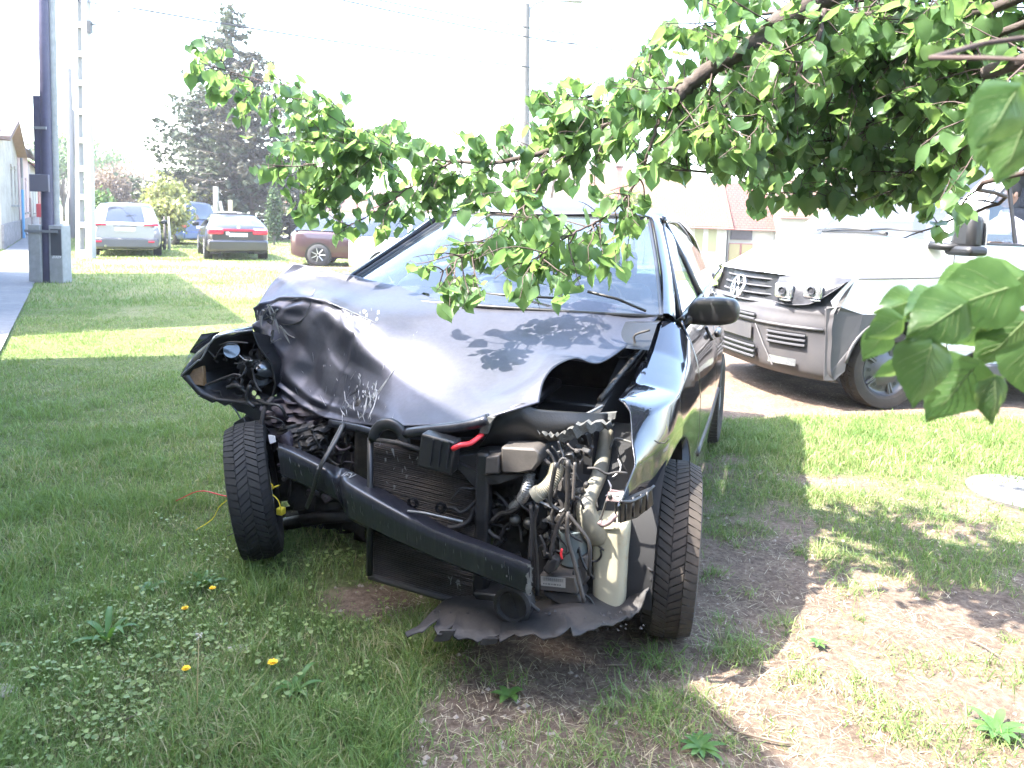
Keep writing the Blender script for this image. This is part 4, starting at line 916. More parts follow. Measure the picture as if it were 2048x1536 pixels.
# lamp opening rim strip torn off the front panel
T1 = crom([R(1073, 860, -.42), R(1090, 868, -.44), R(1108, 872, -.44), R(1128, 866, -.43), R(1150, 852, -.42), R(1180, 846, -.38), R(1222, 845, -.30)], 26)
T2 = crom([R(1076, 866, -.40), R(1092, 877, -.42), R(1110, 880, -.42), R(1130, 882, -.42), R(1160, 872, -.4), R(1190, 862, -.36), R(1225, 856, -.28)], 26)
for i in range(26): T1[i] += np.array([0, -.01 * abs(math.sin(i * 1.9)), .006 * math.sin(i * 2.3)]); T2[i] += np.array([0, -.006 * math.sin(i * 1.3), .005 * math.sin(i * 3.1)])
MB().grid(np.stack([T1 + np.array([0, .03, -.0]), T1, T2, T2 + np.array([0, .05, 0])], 1)).build('torn_strip', M['torn'], car, smooth=40, solid=.005)
MB().tube([R(1155, 835, -.33), R(1180, 825, -.3), R(1205, 812, -.25)], .005, 6).build('prop_rod', M['scrape'], car, smooth=180)
MB().prism([R(1198, 828, -.27), R(1232, 825, -.22), R(1230, 838, -.24), R(1205, 842, -.3)], (0, .02, 0)).build('lamp_bracket', M['torn'], car)
# dark upper panel and lamp well
MB().grid(crom2([[R(990, 838, -.46), R(1015, 818, -.46), R(1045, 806, -.44), R(1075, 818, -.42), R(1150, 824, -.36), R(1215, 828, -.28)], [R(975, 870, -.45), R(1010, 850, -.46), R(1045, 842, -.45), R(1080, 856, -.43), R(1150, 850, -.38), R(1215, 842, -.3)], [R(960, 890, -.40), R(1010, 890, -.42), R(1050, 890, -.40), R(1090, 885, -.40), R(1150, 870, -.37), R(1215, 850, -.3)]], 14, 24)).build('front_panel_top', M['black'], car, smooth=180, solid=.006)
MB().prism([(.0, -.30, .60), (.68, -.15, .60), (.68, .50, .60), (.0, .5, .60)], (0, 0, .02)).build('battery_tray', M['engine'], car)
MB().box((-.10, .10, .52), (.62, .55, .46)).build('engine_block', M['engine'], car, bevel=.03)
MB().box((.42, .18, .66), (.24, .3, .24)).build('battery', M['black'], car, bevel=.01)
MB().box((.10, .12, .79), (.46, .36, .05)).build('engine_cover', M['black'], car, bevel=.02)
for pts, w in (([(1230, 760), (1262, 740), (1290, 700)], .006), ([(1240, 690), (1275, 700), (1268, 672), (1300, 660)], .005), ([(1215, 700), (1250, 715), (1292, 690)], .004)):
    MB().tube(crom([R(x, y, .25) for x, y in pts], 12), w, 6).build('bonnet_cable', M['dusty'], car, smooth=180)
MB().tube(crom([R(1200, 800, -.1), R(1240, 750, .1), R(1290, 690, .35)], 8), .012, 6).build('wing_rail', M['engine'], car, smooth=180)
# lower right: module with barcode label, motor can, cables, pump
MB().prism([R(1079, 1150, -.54), R(1150, 1155, -.54), R(1156, 1188, -.54), R(1079, 1180, -.54)], (0, .1, 0)).build('control_module', M['taupe'], car, bevel=.004)
l0, l1, l2, l3 = R(1082, 1152, -.5415), R(1131, 1156, -.5415), R(1131, 1176, -.5415), R(1082, 1171, -.5415)
lb = MB().add([l0, l1, l2, l3], [(0, 1, 2, 3)]).build('barcode_label', M['label'], car)
mb = MB()
for k in range(30):
    t = .08 + .84 * k / 30; a = l0 * (1 - t) + l1 * t; b_ = l3 * (1 - t) + l2 * t; w = (l1 - l0) * (.006 + .009 * (k * 7 % 3) / 2); q = np.array([0, -.0012, 0])
    mb.add([a * .88 + b_ * .12 + q, a * .88 + b_ * .12 + w + q, a * .55 + b_ * .45 + w + q, a * .55 + b_ * .45 + q], [(0, 1, 2, 3)])
for k in range(9):
    t = .1 + .08 * k + .01 * (k % 3); a = l0 * (1 - t) + l1 * t; b_ = l3 * (1 - t) + l2 * t; w = (l1 - l0) * .045; q = np.array([0, -.0012, 0])
    mb.add([a * .32 + b_ * .68 + q, a * .32 + b_ * .68 + w + q, a * .18 + b_ * .82 + w + q, a * .18 + b_ * .82 + q], [(0, 1, 2, 3)])
mb.build('barcode_print', M['ink'], lb)
MB().prism([R(1085, 1182, -.53), R(1158, 1190, -.53), R(1165, 1206, -.53), R(1140, 1212, -.53), R(1110, 1206, -.53), R(1088, 1192, -.53)], (0, .1, 0)).build('module_base', M['dusty'], car, bevel=.006)
MB().tube([R(1146, 1060, -.44), R(1148, 1122, -.44)], .047, 18).build('motor_can', mat('pale_blue_can', (.13, .16, .17), .5, .3, var=.2), car, smooth=60)
MB().prism([R(1130, 1118, -.48), R(1176, 1112, -.48), R(1178, 1160, -.46), R(1162, 1180, -.46), R(1132, 1150, -.48)], (0, .1, 0)).build('motor_mount', M['taupe'], car, bevel=.01)
MB().prism([R(1092, 1128, -.56), R(1104, 1114, -.56), R(1118, 1122, -.56), R(1112, 1142, -.56), R(1096, 1150, -.56), R(1084, 1140, -.56)], (0, .04, 0)).build('plug', M['dusty'], car, bevel=.006)
for pts, w, mt in (([(1133, 1020), (1120, 1040), (1108, 1075), (1100, 1118)], .006, 'dusty'), ([(1136, 1022), (1134, 1060), (1136, 1080), (1150, 1130), (1160, 1170), (1168, 1204)], .007, 'taupe'), ([(1135, 1025), (1150, 1045), (1170, 1070), (1180, 1095), (1178, 1150)], .006, 'dusty'),
                   ([(1112, 925), (1100, 1000), (1118, 1022)], .007, 'black'), ([(1136, 920), (1135, 1000), (1132, 1022)], .008, 'engine'), ([(1150, 925), (1146, 1000)], .005, 'taupe'), ([(1075, 1190), (1073, 1120), (1068, 1050), (1075, 1010)], .007, 'black'), ([(1062, 1010), (1064, 1060), (1061, 1120)], .007, 'dusty'), ([(1080, 1070), (1090, 1095), (1088, 1112)], .004, 'dusty')):
    MB().tube(crom([R(x, y, -.57) for x, y in pts], 14), w, 8).build('cable', M[mt], car, smooth=180)
MB().tube(crom([R(1124, 1098, -.58), R(1122, 1108, -.58), R(1124, 1118, -.58)], 6), .004, 6).build('red_wire', M['red'], car, smooth=180)
MB().tube(crom([R(1070, 998, -.57), R(1095, 1010, -.57), R(1120, 1022, -.57), R(1130, 1016, -.57)], 8), .006, 6, flat=.5).build('bright_strip', M['scrape'], car, smooth=60)
mb = MB()
for k in range(26):
    px, py = 1085 + random.random() * 70, 1000 + random.random() * 70; s = .01 + .025 * random.random()
    mb.box(R(px, py, -.46 + .05 * random.random()), (s, s, s), Matrix.Rotation(random.random() * 3, 3, 'Y'))
tag(mb.build('small_fittings', M['engine'], car, bevel=.003, seg=1), kind='stuff')
for x, y in ((1029, 1041), (1057, 1048)):
    mb = MB(); mb.lathe([(.001, -.014), (.012, -.012), (.017, -.004), (.020, 0), (.020, .01)], R(x, y, -.44), 'y', 16); mb.build('large_bolt', M['bolt'], car, smooth=60)
MB().prism([R(985, 1050, -.36), R(1020, 1022, -.36), R(1070, 1030, -.36), R(1072, 1130, -.36), R(990, 1100, -.36)], (0, .1, 0)).build('engine_mount', M['engine'], car, bevel=.012)
mb = MB(); mb.lathe([(.062, .02), (.062, -.03), (.050, -.034), (.046, -.02), (.012, -.012), (.001, -.014)], R(1030, 1203, -.58), 'y', 22); mb.build('fog_lamp', M['dusty'], car, smooth=50)
MB().prism([R(1000, 1190, -.6), R(1018, 1185, -.6), (R(1040, 1240, -.6)), R(1030, 1246, -.6), R(1000, 1238, -.6)], (0, .03, 0)).build('lamp_frame', M['dusty'], car, bevel=.004)
MB().prism([R(945, 1185, -.5), R(1000, 1190, -.5), R(1005, 1235, -.52), R(960, 1225, -.5)], (0, .1, 0)).build('lower_bracket', M['black'], car, bevel=.006)
for pts in ([(1050, 1195), (1066, 1212), (1078, 1222)], [(1052, 1205), (1062, 1222)]): MB().tube([R(x, y, -.6) for x, y in pts], .006, 6).build('broken_prong', M['dusty'], car, smooth=180)
# wheel house liner and splash shield
MB().grid(crom2([[R(1252, 1040, -.40), R(1290, 1030, -.30), R(1308, 1040, -.25)], [R(1254, 1120, -.42), R(1295, 1110, -.33), R(1310, 1110, -.27)], [R(1252, 1190, -.42), R(1290, 1180, -.36), R(1305, 1140, -.3)], [R(1240, 1240, -.44), R(1262, 1238, -.42), R(1285, 1200, -.4)]], 20, 10)).build('wheel_liner', M['pit'], car, smooth=60, solid=.004)
mb = MB(); mb.prism([R(1282, 1044, -.36), R(1292, 1046, -.36), R(1303, 1078, -.36), R(1296, 1098, -.36), R(1300, 1134, -.36), R(1290, 1118, -.36), R(1284, 1090, -.36)], (0, .004, 0)); mb.build('white_scrap', M['white'], car)
SO = [(812, 1268), (850, 1255), (880, 1262), (905, 1270), (960, 1276), (1010, 1274), (1070, 1272), (1120, 1268), (1180, 1258), (1235, 1244), (1262, 1232), (1288, 1200), (1302, 1165), (1305, 1130)]
SI = [(860, 1228), (872, 1222), (900, 1220), (925, 1218), (975, 1222), (1010, 1232), (1070, 1232), (1110, 1222), (1160, 1218), (1215, 1218), (1240, 1212), (1262, 1190), (1280, 1150), (1285, 1110)]
SA = crom([R(x, y + (3 if i % 2 else -2), -.72 + .30 * max(0, (x - 1150) / 155)) for i, (x, y) in enumerate(SO)], 60); SB = crom([R(x, y, -.58 + .22 * max(0, (x - 1150) / 155)) for x, y in SI], 60)
for i in range(60): SA[i] += np.array([0, .03 * fbm((i * .37, 1.3), 1.0, 3, 2.2) + (.035 if i in (5, 6, 12, 19, 20, 21, 33) else 0), .02 * fbm((i * .31, 4.3), 1.0, 3, 5.2)])
MB().grid(np.stack([SB + np.array([0, .12, -.01]), SB, SB * .5 + SA * .5 + np.array([0, 0, -.012]), SA], 1)).build('splash_shield', M['dusty'], car, smooth=60, solid=.005)
for x, y in ((880, 1262), (965, 1278), (872, 1272)):
    c0 = R(x, y, -.73); MB().prism([c0, c0 + np.array([.05, 0, .012]), c0 + np.array([.045, 0, -.004]), c0 + np.array([.015, 0, -.016]), c0 + np.array([-.01, 0, -.02])], (0, .01, 0)).build('torn_shard', M['dusty'], car)
# door mirror
P = []
for k, (cx, w, h) in enumerate([(1376, .02, .02), (1382, .035, .05), (1395, .05, .062), (1420, .06, .066), (1450, .06, .063), (1470, .05, .052), (1478, .03, .03), (1480, .005, .005)]):
    c0 = R(cx, 622 + (4 if k < 2 else 0), .78); P.append([(c0[0], c0[1] + w * math.copysign(abs(math.sin(a)) ** .7, math.sin(a)), c0[2] + h * math.copysign(abs(math.cos(a)) ** .6, math.cos(a))) for a in np.linspace(0, 2 * math.pi, 20, endpoint=False)])
P = crom(P, 26); mi = MB().grid(P, closed_v=True).build('door_mirror', M['mirror_housing'], car, smooth=180)
MB().tube([R(1350, 652, .72), R(1372, 640, .75), R(1392, 632, .78)], [.035, .028, .03], 10, flat=.7).build('mirror_arm', M['mirror_housing'], mi, smooth=180)
MB().tube(crom([R(1412, 655, .80), R(1418, 668, .82), R(1424, 680, .83)], 5), .008, 6).build('loose_wire', M['black'], car, smooth=180)

# wheels with cut treads
def tyre(name, parent, rad, wd, mt, N=60, tread='chevron', rim=None, hw_=None, half=True):
    hw_ = wd / 2; mb = MB(); rr = rad - .008
    prof_ = [(rad * .66, -hw_ * .78), (rad * .72, -hw_ * .95), (rad * .84, -hw_), (rad * .93, -hw_ * .93), (rr * .985, -hw_ * .78), (rr, -hw_ * .4), (rr, 0), (rr, hw_ * .4), (rr * .985, hw_ * .78), (rad * .93, hw_ * .93), (rad * .84, hw_), (rad * .72, hw_ * .95), (rad * .66, hw_ * .78)]
    mb.lathe(prof_, (0, 0, 0), 'x', 72)
    lanes = [(-.93, -.60, -.5), (-.56, -.08, 1.0), (-.04, .42, -1.0), (.46, .93, .6)]
    for k in range(N):
        for q, (u0, u1, sl) in enumerate(lanes):
            a0 = 2 * math.pi * (k + .5 * (q % 2)) / N; da = 2 * math.pi / N * .80; sk = sl * 2 * math.pi / N * .9; vs = []
            for u, off in ((u0, -sk / 2), (u1, sk / 2)):
                for a in (a0 + off, a0 + off + da):
                    for h in (0, 1):
                        ue = abs(u); rb = rr * (1 - .0 if ue < .6 else 1 - .075 * ((ue - .6) / .4) ** 1.6); rx = rb - .004 if h == 0 else rb + .008
                        vs.append((u * hw_, rx * math.cos(a), rx * math.sin(a)))
            mb.add(vs, [(1, 3, 7, 5), (0, 1, 5, 4), (2, 6, 7, 3), (0, 2, 3, 1), (4, 5, 7, 6)])
    o = mb.build('tyre', mt, parent, smooth=35)
    rm = MB(); rm.lathe([(rad * .67, hw_ * .8), (rad * .64, hw_ * .7), (rad * .60, hw_ * .3), (rad * .58, 0), (rad * .58, -hw_ * .7)], (0, 0, 0), 'x', 32)
    for k in range(5):
        a = 2 * math.pi * k / 5
        for off in (-.09, .09):
            ca, sa = math.cos(a + off), math.sin(a + off); rm.tube([(hw_ * .55, rad * .12 * ca, rad * .12 * sa), (hw_ * .62, rad * .62 * math.cos(a + off * .8), rad * .62 * math.sin(a + off * .8))], [.016, .012], 5)
    rm.lathe([(.001, hw_ * .6), (rad * .15, hw_ * .58), (rad * .17, hw_ * .3)], (0, 0, 0), 'x', 20)
    rm.lathe([(rad * .5, -hw_ * .2), (.02, -hw_ * .2)], (0, 0, 0), 'x', 24)
    rm.build('rim', rim or M['alloy'], parent, smooth=50); return o
w1 = sub_empty('wheel', car, (.850, -.04, .305), (0, math.radians(2), math.radians(7))); tyre('t', w1, .310, .180, M['tyre_dusty'], 66)
w2 = sub_empty('wheel', car, (-.905, -.14, .288), (0, math.radians(9), math.radians(180 + 36))); tyre('t', w2, .290, .170, M['tyre'], 60)
w3 = sub_empty('wheel', car, (.775, 2.47, .31), (0, 0, 0)); tyre('t', w3, .315, .2, M['tyre_dusty'], 60)
w4 = sub_empty('wheel', car, (2 * U0 - .775, 2.47, .31), (0, 0, math.pi)); tyre('t', w4, .315, .2, M['tyre'], 60)

# wiring and small fittings that crowd the opened front
rc = random.Random(99)
def clutter(n, xr, yr, rr, mats, w, L, name):
    for k in range(n):
        x, y, r_ = rc.uniform(*xr), rc.uniform(*yr), rc.uniform(*rr); P = [R(x, y, r_)]; a = rc.uniform(0, 6.28)
        for s in range(4):
            a += rc.gauss(0, .7); P.append(P[-1] + np.array([math.cos(a) * L, rc.uniform(-.012, .012), math.sin(a) * L - L * .25]))
        MB().tube(crom(P, 12), rc.uniform(*w), 6).build(name, M[rc.choice(mats)], car, smooth=180)
clutter(18, (1075, 1180), (890, 1150), (-.54, -.44), ['black', 'dusty', 'taupe', 'engine', 'trim'], (.0025, .006), .032, 'wire')
clutter(12, (960, 1090), (960, 1120), (-.46, -.40), ['black', 'dusty', 'engine'], (.004, .009), .04, 'hose')
clutter(20, (560, 710), (850, 940), (-.18, .0), ['black', 'dusty', 'plum', 'engine'], (.003, .007), .03, 'wire')
clutter(10, (430, 530), (720, 810), (-.06, .02), ['black', 'dusty', 'lens'], (.002, .005), .025, 'wire')
clutter(9, (1225, 1300), (870, 1020), (-.30, -.22), ['dusty', 'black', 'torn'], (.002, .004), .03, 'wire')
for n, xr, yr, rr, mt, nm in ((34, (1080, 1180), (900, 1130), (-.47, -.40), 'engine', 'bracket'), (22, (960, 1080), (980, 1130), (-.40, -.34), 'engine', 'bracket'), (20, (560, 720), (860, 1010), (-.12, .0), 'plum', 'bent_bracket'), (14, (1060, 1200), (860, 930), (-.40, -.34), 'black', 'bracket')):
    for k in range(n):
        c0 = R(rc.uniform(*xr), rc.uniform(*yr), rc.uniform(*rr)); q = rc.uniform(.012, .035)
        o = MB().box((0, 0, 0), (q * rc.uniform(.6, 2), q * .7, q * rc.uniform(.5, 1.6))).build(nm, M[rc.choice([mt, 'dusty', 'black'])], car, bevel=.003, seg=1); o.location = c0; o.rotation_euler = (rc.uniform(-.6, .6), rc.uniform(-1.2, 1.2), rc.uniform(-.6, .6))
        if k % 3 == 0: mbb = MB(); mbb.lathe([(.001, -.006), (.007, -.005), (.008, 0), (.012, .001), (.012, .004)], (0, -q * .36, 0), 'y', 8); mbb.build('bolt', M['bolt'], o, smooth=50)
for x, y in ((1236, 918), (1216, 960)): MB().tube(crom([R(x, y, -.34), R(x + 6, y + 14, -.34), R(x + 2, y + 26, -.34), R(x - 12, y + 36, -.34)], 8), [.003, .006, .008, .006, .005, .004, .006, .002], 5, flat=.4).build('torn_shred', M['white'], car)
# mud splashed on the splash shield and radiator feet: small clods
mb = MB()
for k in range(120):
    c0 = R(rc.uniform(860, 1290), rc.uniform(1222, 1262), -.60); q = rc.uniform(.002, .007); mb.add([c0 + np.array([q, 0, 0]), c0 + np.array([0, q, 0]), c0 + np.array([-q, 0, 0]), c0 + np.array([0, -q, 0]), c0 + np.array([0, 0, q])], [(0, 1, 4), (1, 2, 4), (2, 3, 4), (3, 0, 4)])
tag(mb.build('mud_crumbs', M['dusty'], car), kind='stuff')

MB().prism([(-.80, .30, .22), (-.80, .62, .22), (-.80, .62, 1.0), (-.80, .1, .82), (-.80, .12, .60)], (.03, 0, 0)).build('inner_wing', M['pit'], car)
MB().prism([(-1.10, .34, .26), (-.20, .34, .26), (-.20, .34, .85), (-1.02, .34, .85)], (0, .03, 0)).build('wheel_arch_liner', M['pit'], car)
# ---------------------------------------------------------------- lime tree whose boughs hang over the wreck
M['leaf'] = leafmat('lime_leaf', (.048, .092, .040), (.085, .145, .055), (.25, .40, .11), .42, .36, scale=9)
M['bark'] = mat('dark_bark', (.055, .042, .036), .9, var=.4, vs=25, bump=.006, bs=30)
M['twigbark'] = mat('twig_bark_dark', (.06, .04, .035), .8, var=.3, vs=30)
def leaf_shape(var, fine=False):
    """heart-shaped leaf with a drip tip; hangs along -z from its stalk, folded on the midrib"""
    r = np.random.RandomState(var); rows = [(0.0, .02), (-.03, .30), (.10, .46), (.27, .50), (.45, .44), (.62, .31), (.78, .16), (.9, .06), (1.0, .004)]
    cols = (-1, -.5, 0, .5, 1)
    if fine:
        cols = (-1, -.86, -.66, -.4, -.2, 0, .2, .4, .66, .86, 1); t = np.linspace(0, 1, 27)
        rows = [(a, max(.003, .54 * max(0, math.sin(math.pi * a ** .52)) ** .62 * (1 - .25 * a) * (1 - .55 * a ** 3) + (.014 * (i % 2) if 2 < i < 23 else 0))) for i, a in enumerate(t)]
    fold, curl, tw = .20 + .35 * r.rand(), .2 + .35 * r.rand(), (r.rand() - .5) * .6
    P = []
    for k, (t, w) in enumerate(rows):
        row = []
        for s in cols:
            x = s * w; z = -t + (-.05 * abs(s) if k else 0) * (t > .02); y = abs(s) * w * fold + curl * t * t * .6 + tw * x * t + .03 * math.sin(7 * t + 3 * s)
            if fine: y += .012 * math.sin(26 * t - 14 * abs(s)) * abs(s) + .02 * math.sin(5 * t + 4 * s + var); z += .13 * abs(s) ** 1.5 * max(0, 1 - t / .3)
            elif k == 1 and abs(s) == 1: z += .10
            row.append((x, y, z))
        P.append(row)
    vs = np.array(P).reshape(-1, 3); fs = []
    for i in range(len(rows) - 1):
        q = len(cols)
        for j in range(q - 1): fs.append((i * q + j, i * q + j + 1, (i + 1) * q + j + 1, (i + 1) * q + j))
    return vs, fs
LV = [leaf_shape(k) for k in range(7)]
TR0 = np.array([3.6, .9, 0])                     # foot of the trunk, out of the picture on the right
tree = empty('lime_tree', TR0, 0, 'leafy lime tree on the right whose branches hang over the wrecked car', 'tree')
tl_ = lambda p: np.asarray(p, float) - TR0
mb = MB(); mb.tube([tl_(p) for p in [(3.6, .9, 0), (3.58, .93, .5), (3.5, 1.0, 1.3), (3.4, 1.1, 2.2), (3.25, 1.3, 3.2), (3.2, 1.4, 4.6), (3.3, 1.5, 6.2)]], [.24, .19, .17, .155, .13, .09, .03], 14)
mb.build('trunk', M['bark'], tree, smooth=180)
leaves = []                                      # (base point, matrix, size)
rl = random.Random(12)
def bough(pts, r0, r1, name='branch', n=None, n8=9):
    P = crom([np.asarray(p, float) for p in pts], n or (len(pts) * 6))
    m = len(P)
    for i in range(1, m - 1): P[i] += np.array([rl.uniform(-1, 1), rl.uniform(-1, 1), rl.uniform(-1, 1)]) * .004
    MB().tube([tl_(p) for p in P], np.linspace(r0, r1, m), n8).build(name, M['bark'] if r0 > .012 else M['twigbark'], tree, smooth=180)
    return P
def on_view(p):
    v = np.asarray(p, float) - CAMP; w = v @ FW
    if w < .2: return 0, 0, 0
    return 1024 + F * (v @ RT) / w, Y0 - F * (v @ UP) / w, w
# thin the leaves where the photograph shows open sky or the windscreen
def clear(px, py):
    if py < 0: return False
    top = np.interp(px, [300, 360, 480, 560, 700, 720, 760, 860, 990, 1020, 1060, 1100, 1200, 1260, 1340, 1400], [600, 60, 85, 120, 150, 240, 245, 225, 245, 200, 175, 110, 85, 60, 20, -50])
    bot = np.interp(px, [300, 340, 480, 490, 560, 600, 640, 700, 780, 800, 850, 950, 1110, 1220, 1290, 1320, 1400, 1460, 1520, 1600, 1700, 1830, 1860, 1925, 1950, 2048], [0, 160, 260, 370, 390, 480, 500, 470, 490, 560, 620, 640, 630, 600, 500, 420, 330, 400, 450, 420, 430, 410, 500, 490, 380, 370])
    return py < top or py > bot
twm = MB()
def add_leaf(p, size, lookdown=.75, az=None):
    """leaf hanging from p by a stalk"""
    az = rl.uniform(0, 2 * math.pi) if az is None else az; til = rl.gauss(.35, .45)
    st = Vector(p) + Vector((math.cos(az) * .02, math.sin(az) * .02, -.012 - .015 * rl.random()))
    twm.tube([tl_(p), tl_((Vector(p) + st) / 2 + Vector((0, 0, .004))), tl_(st)], [.0011, .0009, .0008], 3, caps=False)
    Mx = Matrix.Rotation(az + math.pi / 2 + rl.gauss(0, .5), 3, 'Z') @ Matrix.Rotation(til, 3, 'X') @ Matrix.Rotation(rl.gauss(0, .35), 3, 'Y')
    leaves.append((st, Mx, size * rl.uniform(.62, 1.18), rl.randrange(7)))
def twigs(P, n, L, dens, size, spread=1.0, down=.35, tmin=.0):
    """side twigs along the bough P, each carrying leaves"""
    m = len(P)
    for k in range(n):
        t = tmin + (1 - tmin) * (k + rl.random()) / n; i = min(m - 2, int(t * (m - 1))); p = Vector(P[i]); d = Vector(P[min(m - 1, i + 1)] - P[i]).normalized()
        a = rl.uniform(0, 2 * math.pi); q = d.orthogonal(); q.rotate(Matrix.Rotation(a, 3, d)); l = L * rl.uniform(.4, 1.25)
        dr = (d * .55 + q * spread + Vector((0, 0, -down))).normalized(); pts = [p]; c = p.copy(); nn = 5
        for s in range(nn):
            dr = (dr + Vector((rl.gauss(0, .22), rl.gauss(0, .22), rl.gauss(-.08 * down * 3, .15)))).normalized(); c = c + dr * l / nn; pts.append(c.copy())
        bad = False
        for x in pts[2:]:
            vx, vy, vw = on_view(x)
            if vw > 0 and -40 < vx < 2100 and vy > -20 and clear(vx, vy + .03 * F / max(vw, .2)): bad = True
        if bad: continue
        twm.tube([tl_(x) for x in pts], np.linspace(.0032, .0011, len(pts)), 5, caps=False)
        nl = max(2, int(dens * l))
        for s in range(nl):
            u = (.15 + .85 * (s + rl.random()) / nl) * nn; i2 = min(nn - 1, int(u)); pp = pts[i2].lerp(pts[i2 + 1], u - i2)
            add_leaf(pp, size)
# main boughs, read off the photograph (px, py, distance)
B1 = bough([(3.35, 1.2, 3.0), (2.3, 1.9, 2.95), W(1650, -10, 2.55), W(1560, 62, 2.6), W(1470, 108, 2.65), W(1385, 165, 2.7), W(1345, 205, 2.72)], .055, .021, n=40, n8=12)
B2 = bough([W(1345, 205, 2.72), W(1290, 225, 3.22), W(1200, 258, 3.28), W(1150, 285, 3.33), W(1060, 312, 3.39), W(985, 326, 3.45), W(905, 322, 3.51), W(840, 318, 3.57)], .019, .006, n=34)
B3 = bough([W(905, 322, 3.51), W(870, 345, 3.53), W(800, 388, 3.57), W(740, 430, 3.63), W(690, 455, 3.63)], .006, .002)
B4 = bough([W(1385, 165, 2.70), W(1300, 185, 2.97), W(1230, 178, 3.33), W(1160, 200, 3.39), W(1100, 215, 3.39)], .012, .004)
B5 = bough([W(840, 318, 3.57), W(760, 300, 3.69), W(718, 288, 3.74), W(690, 262, 3.80), W(650, 212, 3.86), W(600, 182, 3.98), W(520, 160, 4.04), W(450, 140, 4.09), W(385, 112, 4.15)], .006, .0018)
B6 = bough([W(760, 300, 3.69), W(690, 320, 3.74), W(610, 330, 3.80), W(540, 335, 3.86), W(500, 345, 3.86)], .004, .0018)
B7 = bough([W(1320, 225, 2.84), W(1300, 300, 2.76), W(1270, 370, 2.92), W(1215, 430, 2.81), W(1150, 465, 2.71), W(1095, 500, 2.67), W(1060, 545, 2.63)], .007, .0022)
B8 = bough([W(1090, 318, 3.33), W(1075, 380, 3.16), W(1020, 440, 3.04), W(980, 480, 2.98), W(930, 510, 2.92), W(880, 545, 2.87)], .005, .002)
B9 = bough([W(1500, 92, 2.62), W(1495, 150, 2.6), W(1450, 215, 2.55), W(1425, 248, 2.5)], .009, .004)
B10 = bough([W(1650, 20, 2.5), W(1630, 90, 2.45), W(1590, 160, 2.45), W(1550, 215, 2.45), W(1530, 225, 2.45)], .010, .004)
B11 = bough([(3.2, 1.35, 2.6), W(2150, 90, 1.9), W(2000, 130, 2.3), W(1900, 190, 2.5), W(1760, 240, 2.7), W(1690, 290, 2.8), W(1560, 318, 2.9), W(1440, 345, 3.0), W(1350, 340, 3.0)], .022, .004, n=30)
B12 = bough([(3.3, 1.3, 2.5), W(2100, 180, 2.0), W(1985, 260, 2.3), W(1900, 330, 2.5), W(1820, 370, 2.6), W(1700, 395, 2.7), W(1560, 400, 2.75)], .016, .003, n=26)
B13 = bough([(3.2, 1.3, 3.0), W(2120, -40, 2.1), W(1980, 0, 2.4), W(1850, 60, 2.6), W(1740, 130, 2.7), W(1620, 190, 2.8)], .02, .004, n=26)
B14 = bough([(3.3, 1.3, 2.0), W(2120, 330, 1.9), W(2010, 400, 2.3), W(1900, 440, 2.6), W(1800, 480, 2.8)], .009, .002, n=20)
B15 = bough([(3.3, 1.3, 3.2), W(2120, -120, 2.2), W(1950, -60, 2.5), W(1780, -10, 2.7), W(1620, 15, 2.8), W(1480, 35, 2.85), W(1400, 60, 2.9)], .016, .003, n=24)
B16 = bough([(3.3, 1.3, 2.9), W(2120, 20, 2.1), W(1980, 70, 2.5), W(1860, 130, 2.7), W(1740, 200, 2.8), W(1640, 250, 2.85)], .014, .003, n=24)
BR = [B1, B2, B3, B4, B5, B6, B7, B8, B9, B10, B11, B12, B13, B14]
LS = .066
twigs(B2, 68, .29, 28, LS * 1.1, .9, .25); twigs(B3, 28, .28, 28, LS * 1.1, .8, .3); twigs(B4, 60, .32, 28, LS * 1.05, 1.0, .05)
twigs(B5, 84, .36, 27, LS * 1.1, 1.0, .15, .05); twigs(B6, 56, .34, 28, LS * 1.1, .9, .2); twigs(B7, 40, .26, 26, LS * 1.02, .9, .35, .3); twigs(B8, 36, .24, 26, LS * 1.05, .8, .3, .2)
twigs(B9, 22, .25, 26, LS, .9, .3); twigs(B10, 30, .3, 26, LS, .9, .3); twigs(B11, 92, .34, 28, LS, 1.0, .25, .1); twigs(B12, 92, .30, 28, LS, .9, .3, .2)
twigs(B13, 88, .40, 26, LS, 1.1, .2, .1); twigs(B15, 90, .36, 28, LS, 1.0, .3, .1); twigs(B16, 64, .36, 28, LS, 1.0, .3, .1); twigs(B1, 30, .40, 26, LS, 1.1, .1, .35); twigs(B14, 16, .2, 26, LS * .8, .8, .25, .35)
# crown above and behind the picture's upper edge: more boughs of the same tree, they throw the dappled shade
for k in range(46):
    a = rl.uniform(.3, 2.9); z0 = rl.uniform(2.9, 4.6); L = rl.uniform(1.6, 3.0); s0 = np.array([3.3, 1.4, z0]); e = s0 + np.array([-L * abs(math.cos(a)) * .8, L * math.sin(a) * .9 + .3, rl.uniform(.2, 1.1)])
    P = bough(np.array([s0, (s0 + e) / 2 + np.array([0, 0, .25]), e]), .02, .004, n=12, n8=6); twigs(P, 26, .5, 12, LS * 1.2, 1.1, .1, .2)
for k in range(18):
    z0 = rl.uniform(3.0, 4.2); s0 = np.array([3.3, 1.4, z0]); e = np.array([rl.uniform(-.4, 1.6), rl.uniform(2.5, 3.5), z0 + rl.uniform(.1, .6)])
    P = bough(np.array([s0, (s0 + e) / 2 + np.array([0, .1, .2]), e]), .02, .004, n=14, n8=6); twigs(P, 34, .5, 12, LS * 1.2, 1.1, .1, .35)
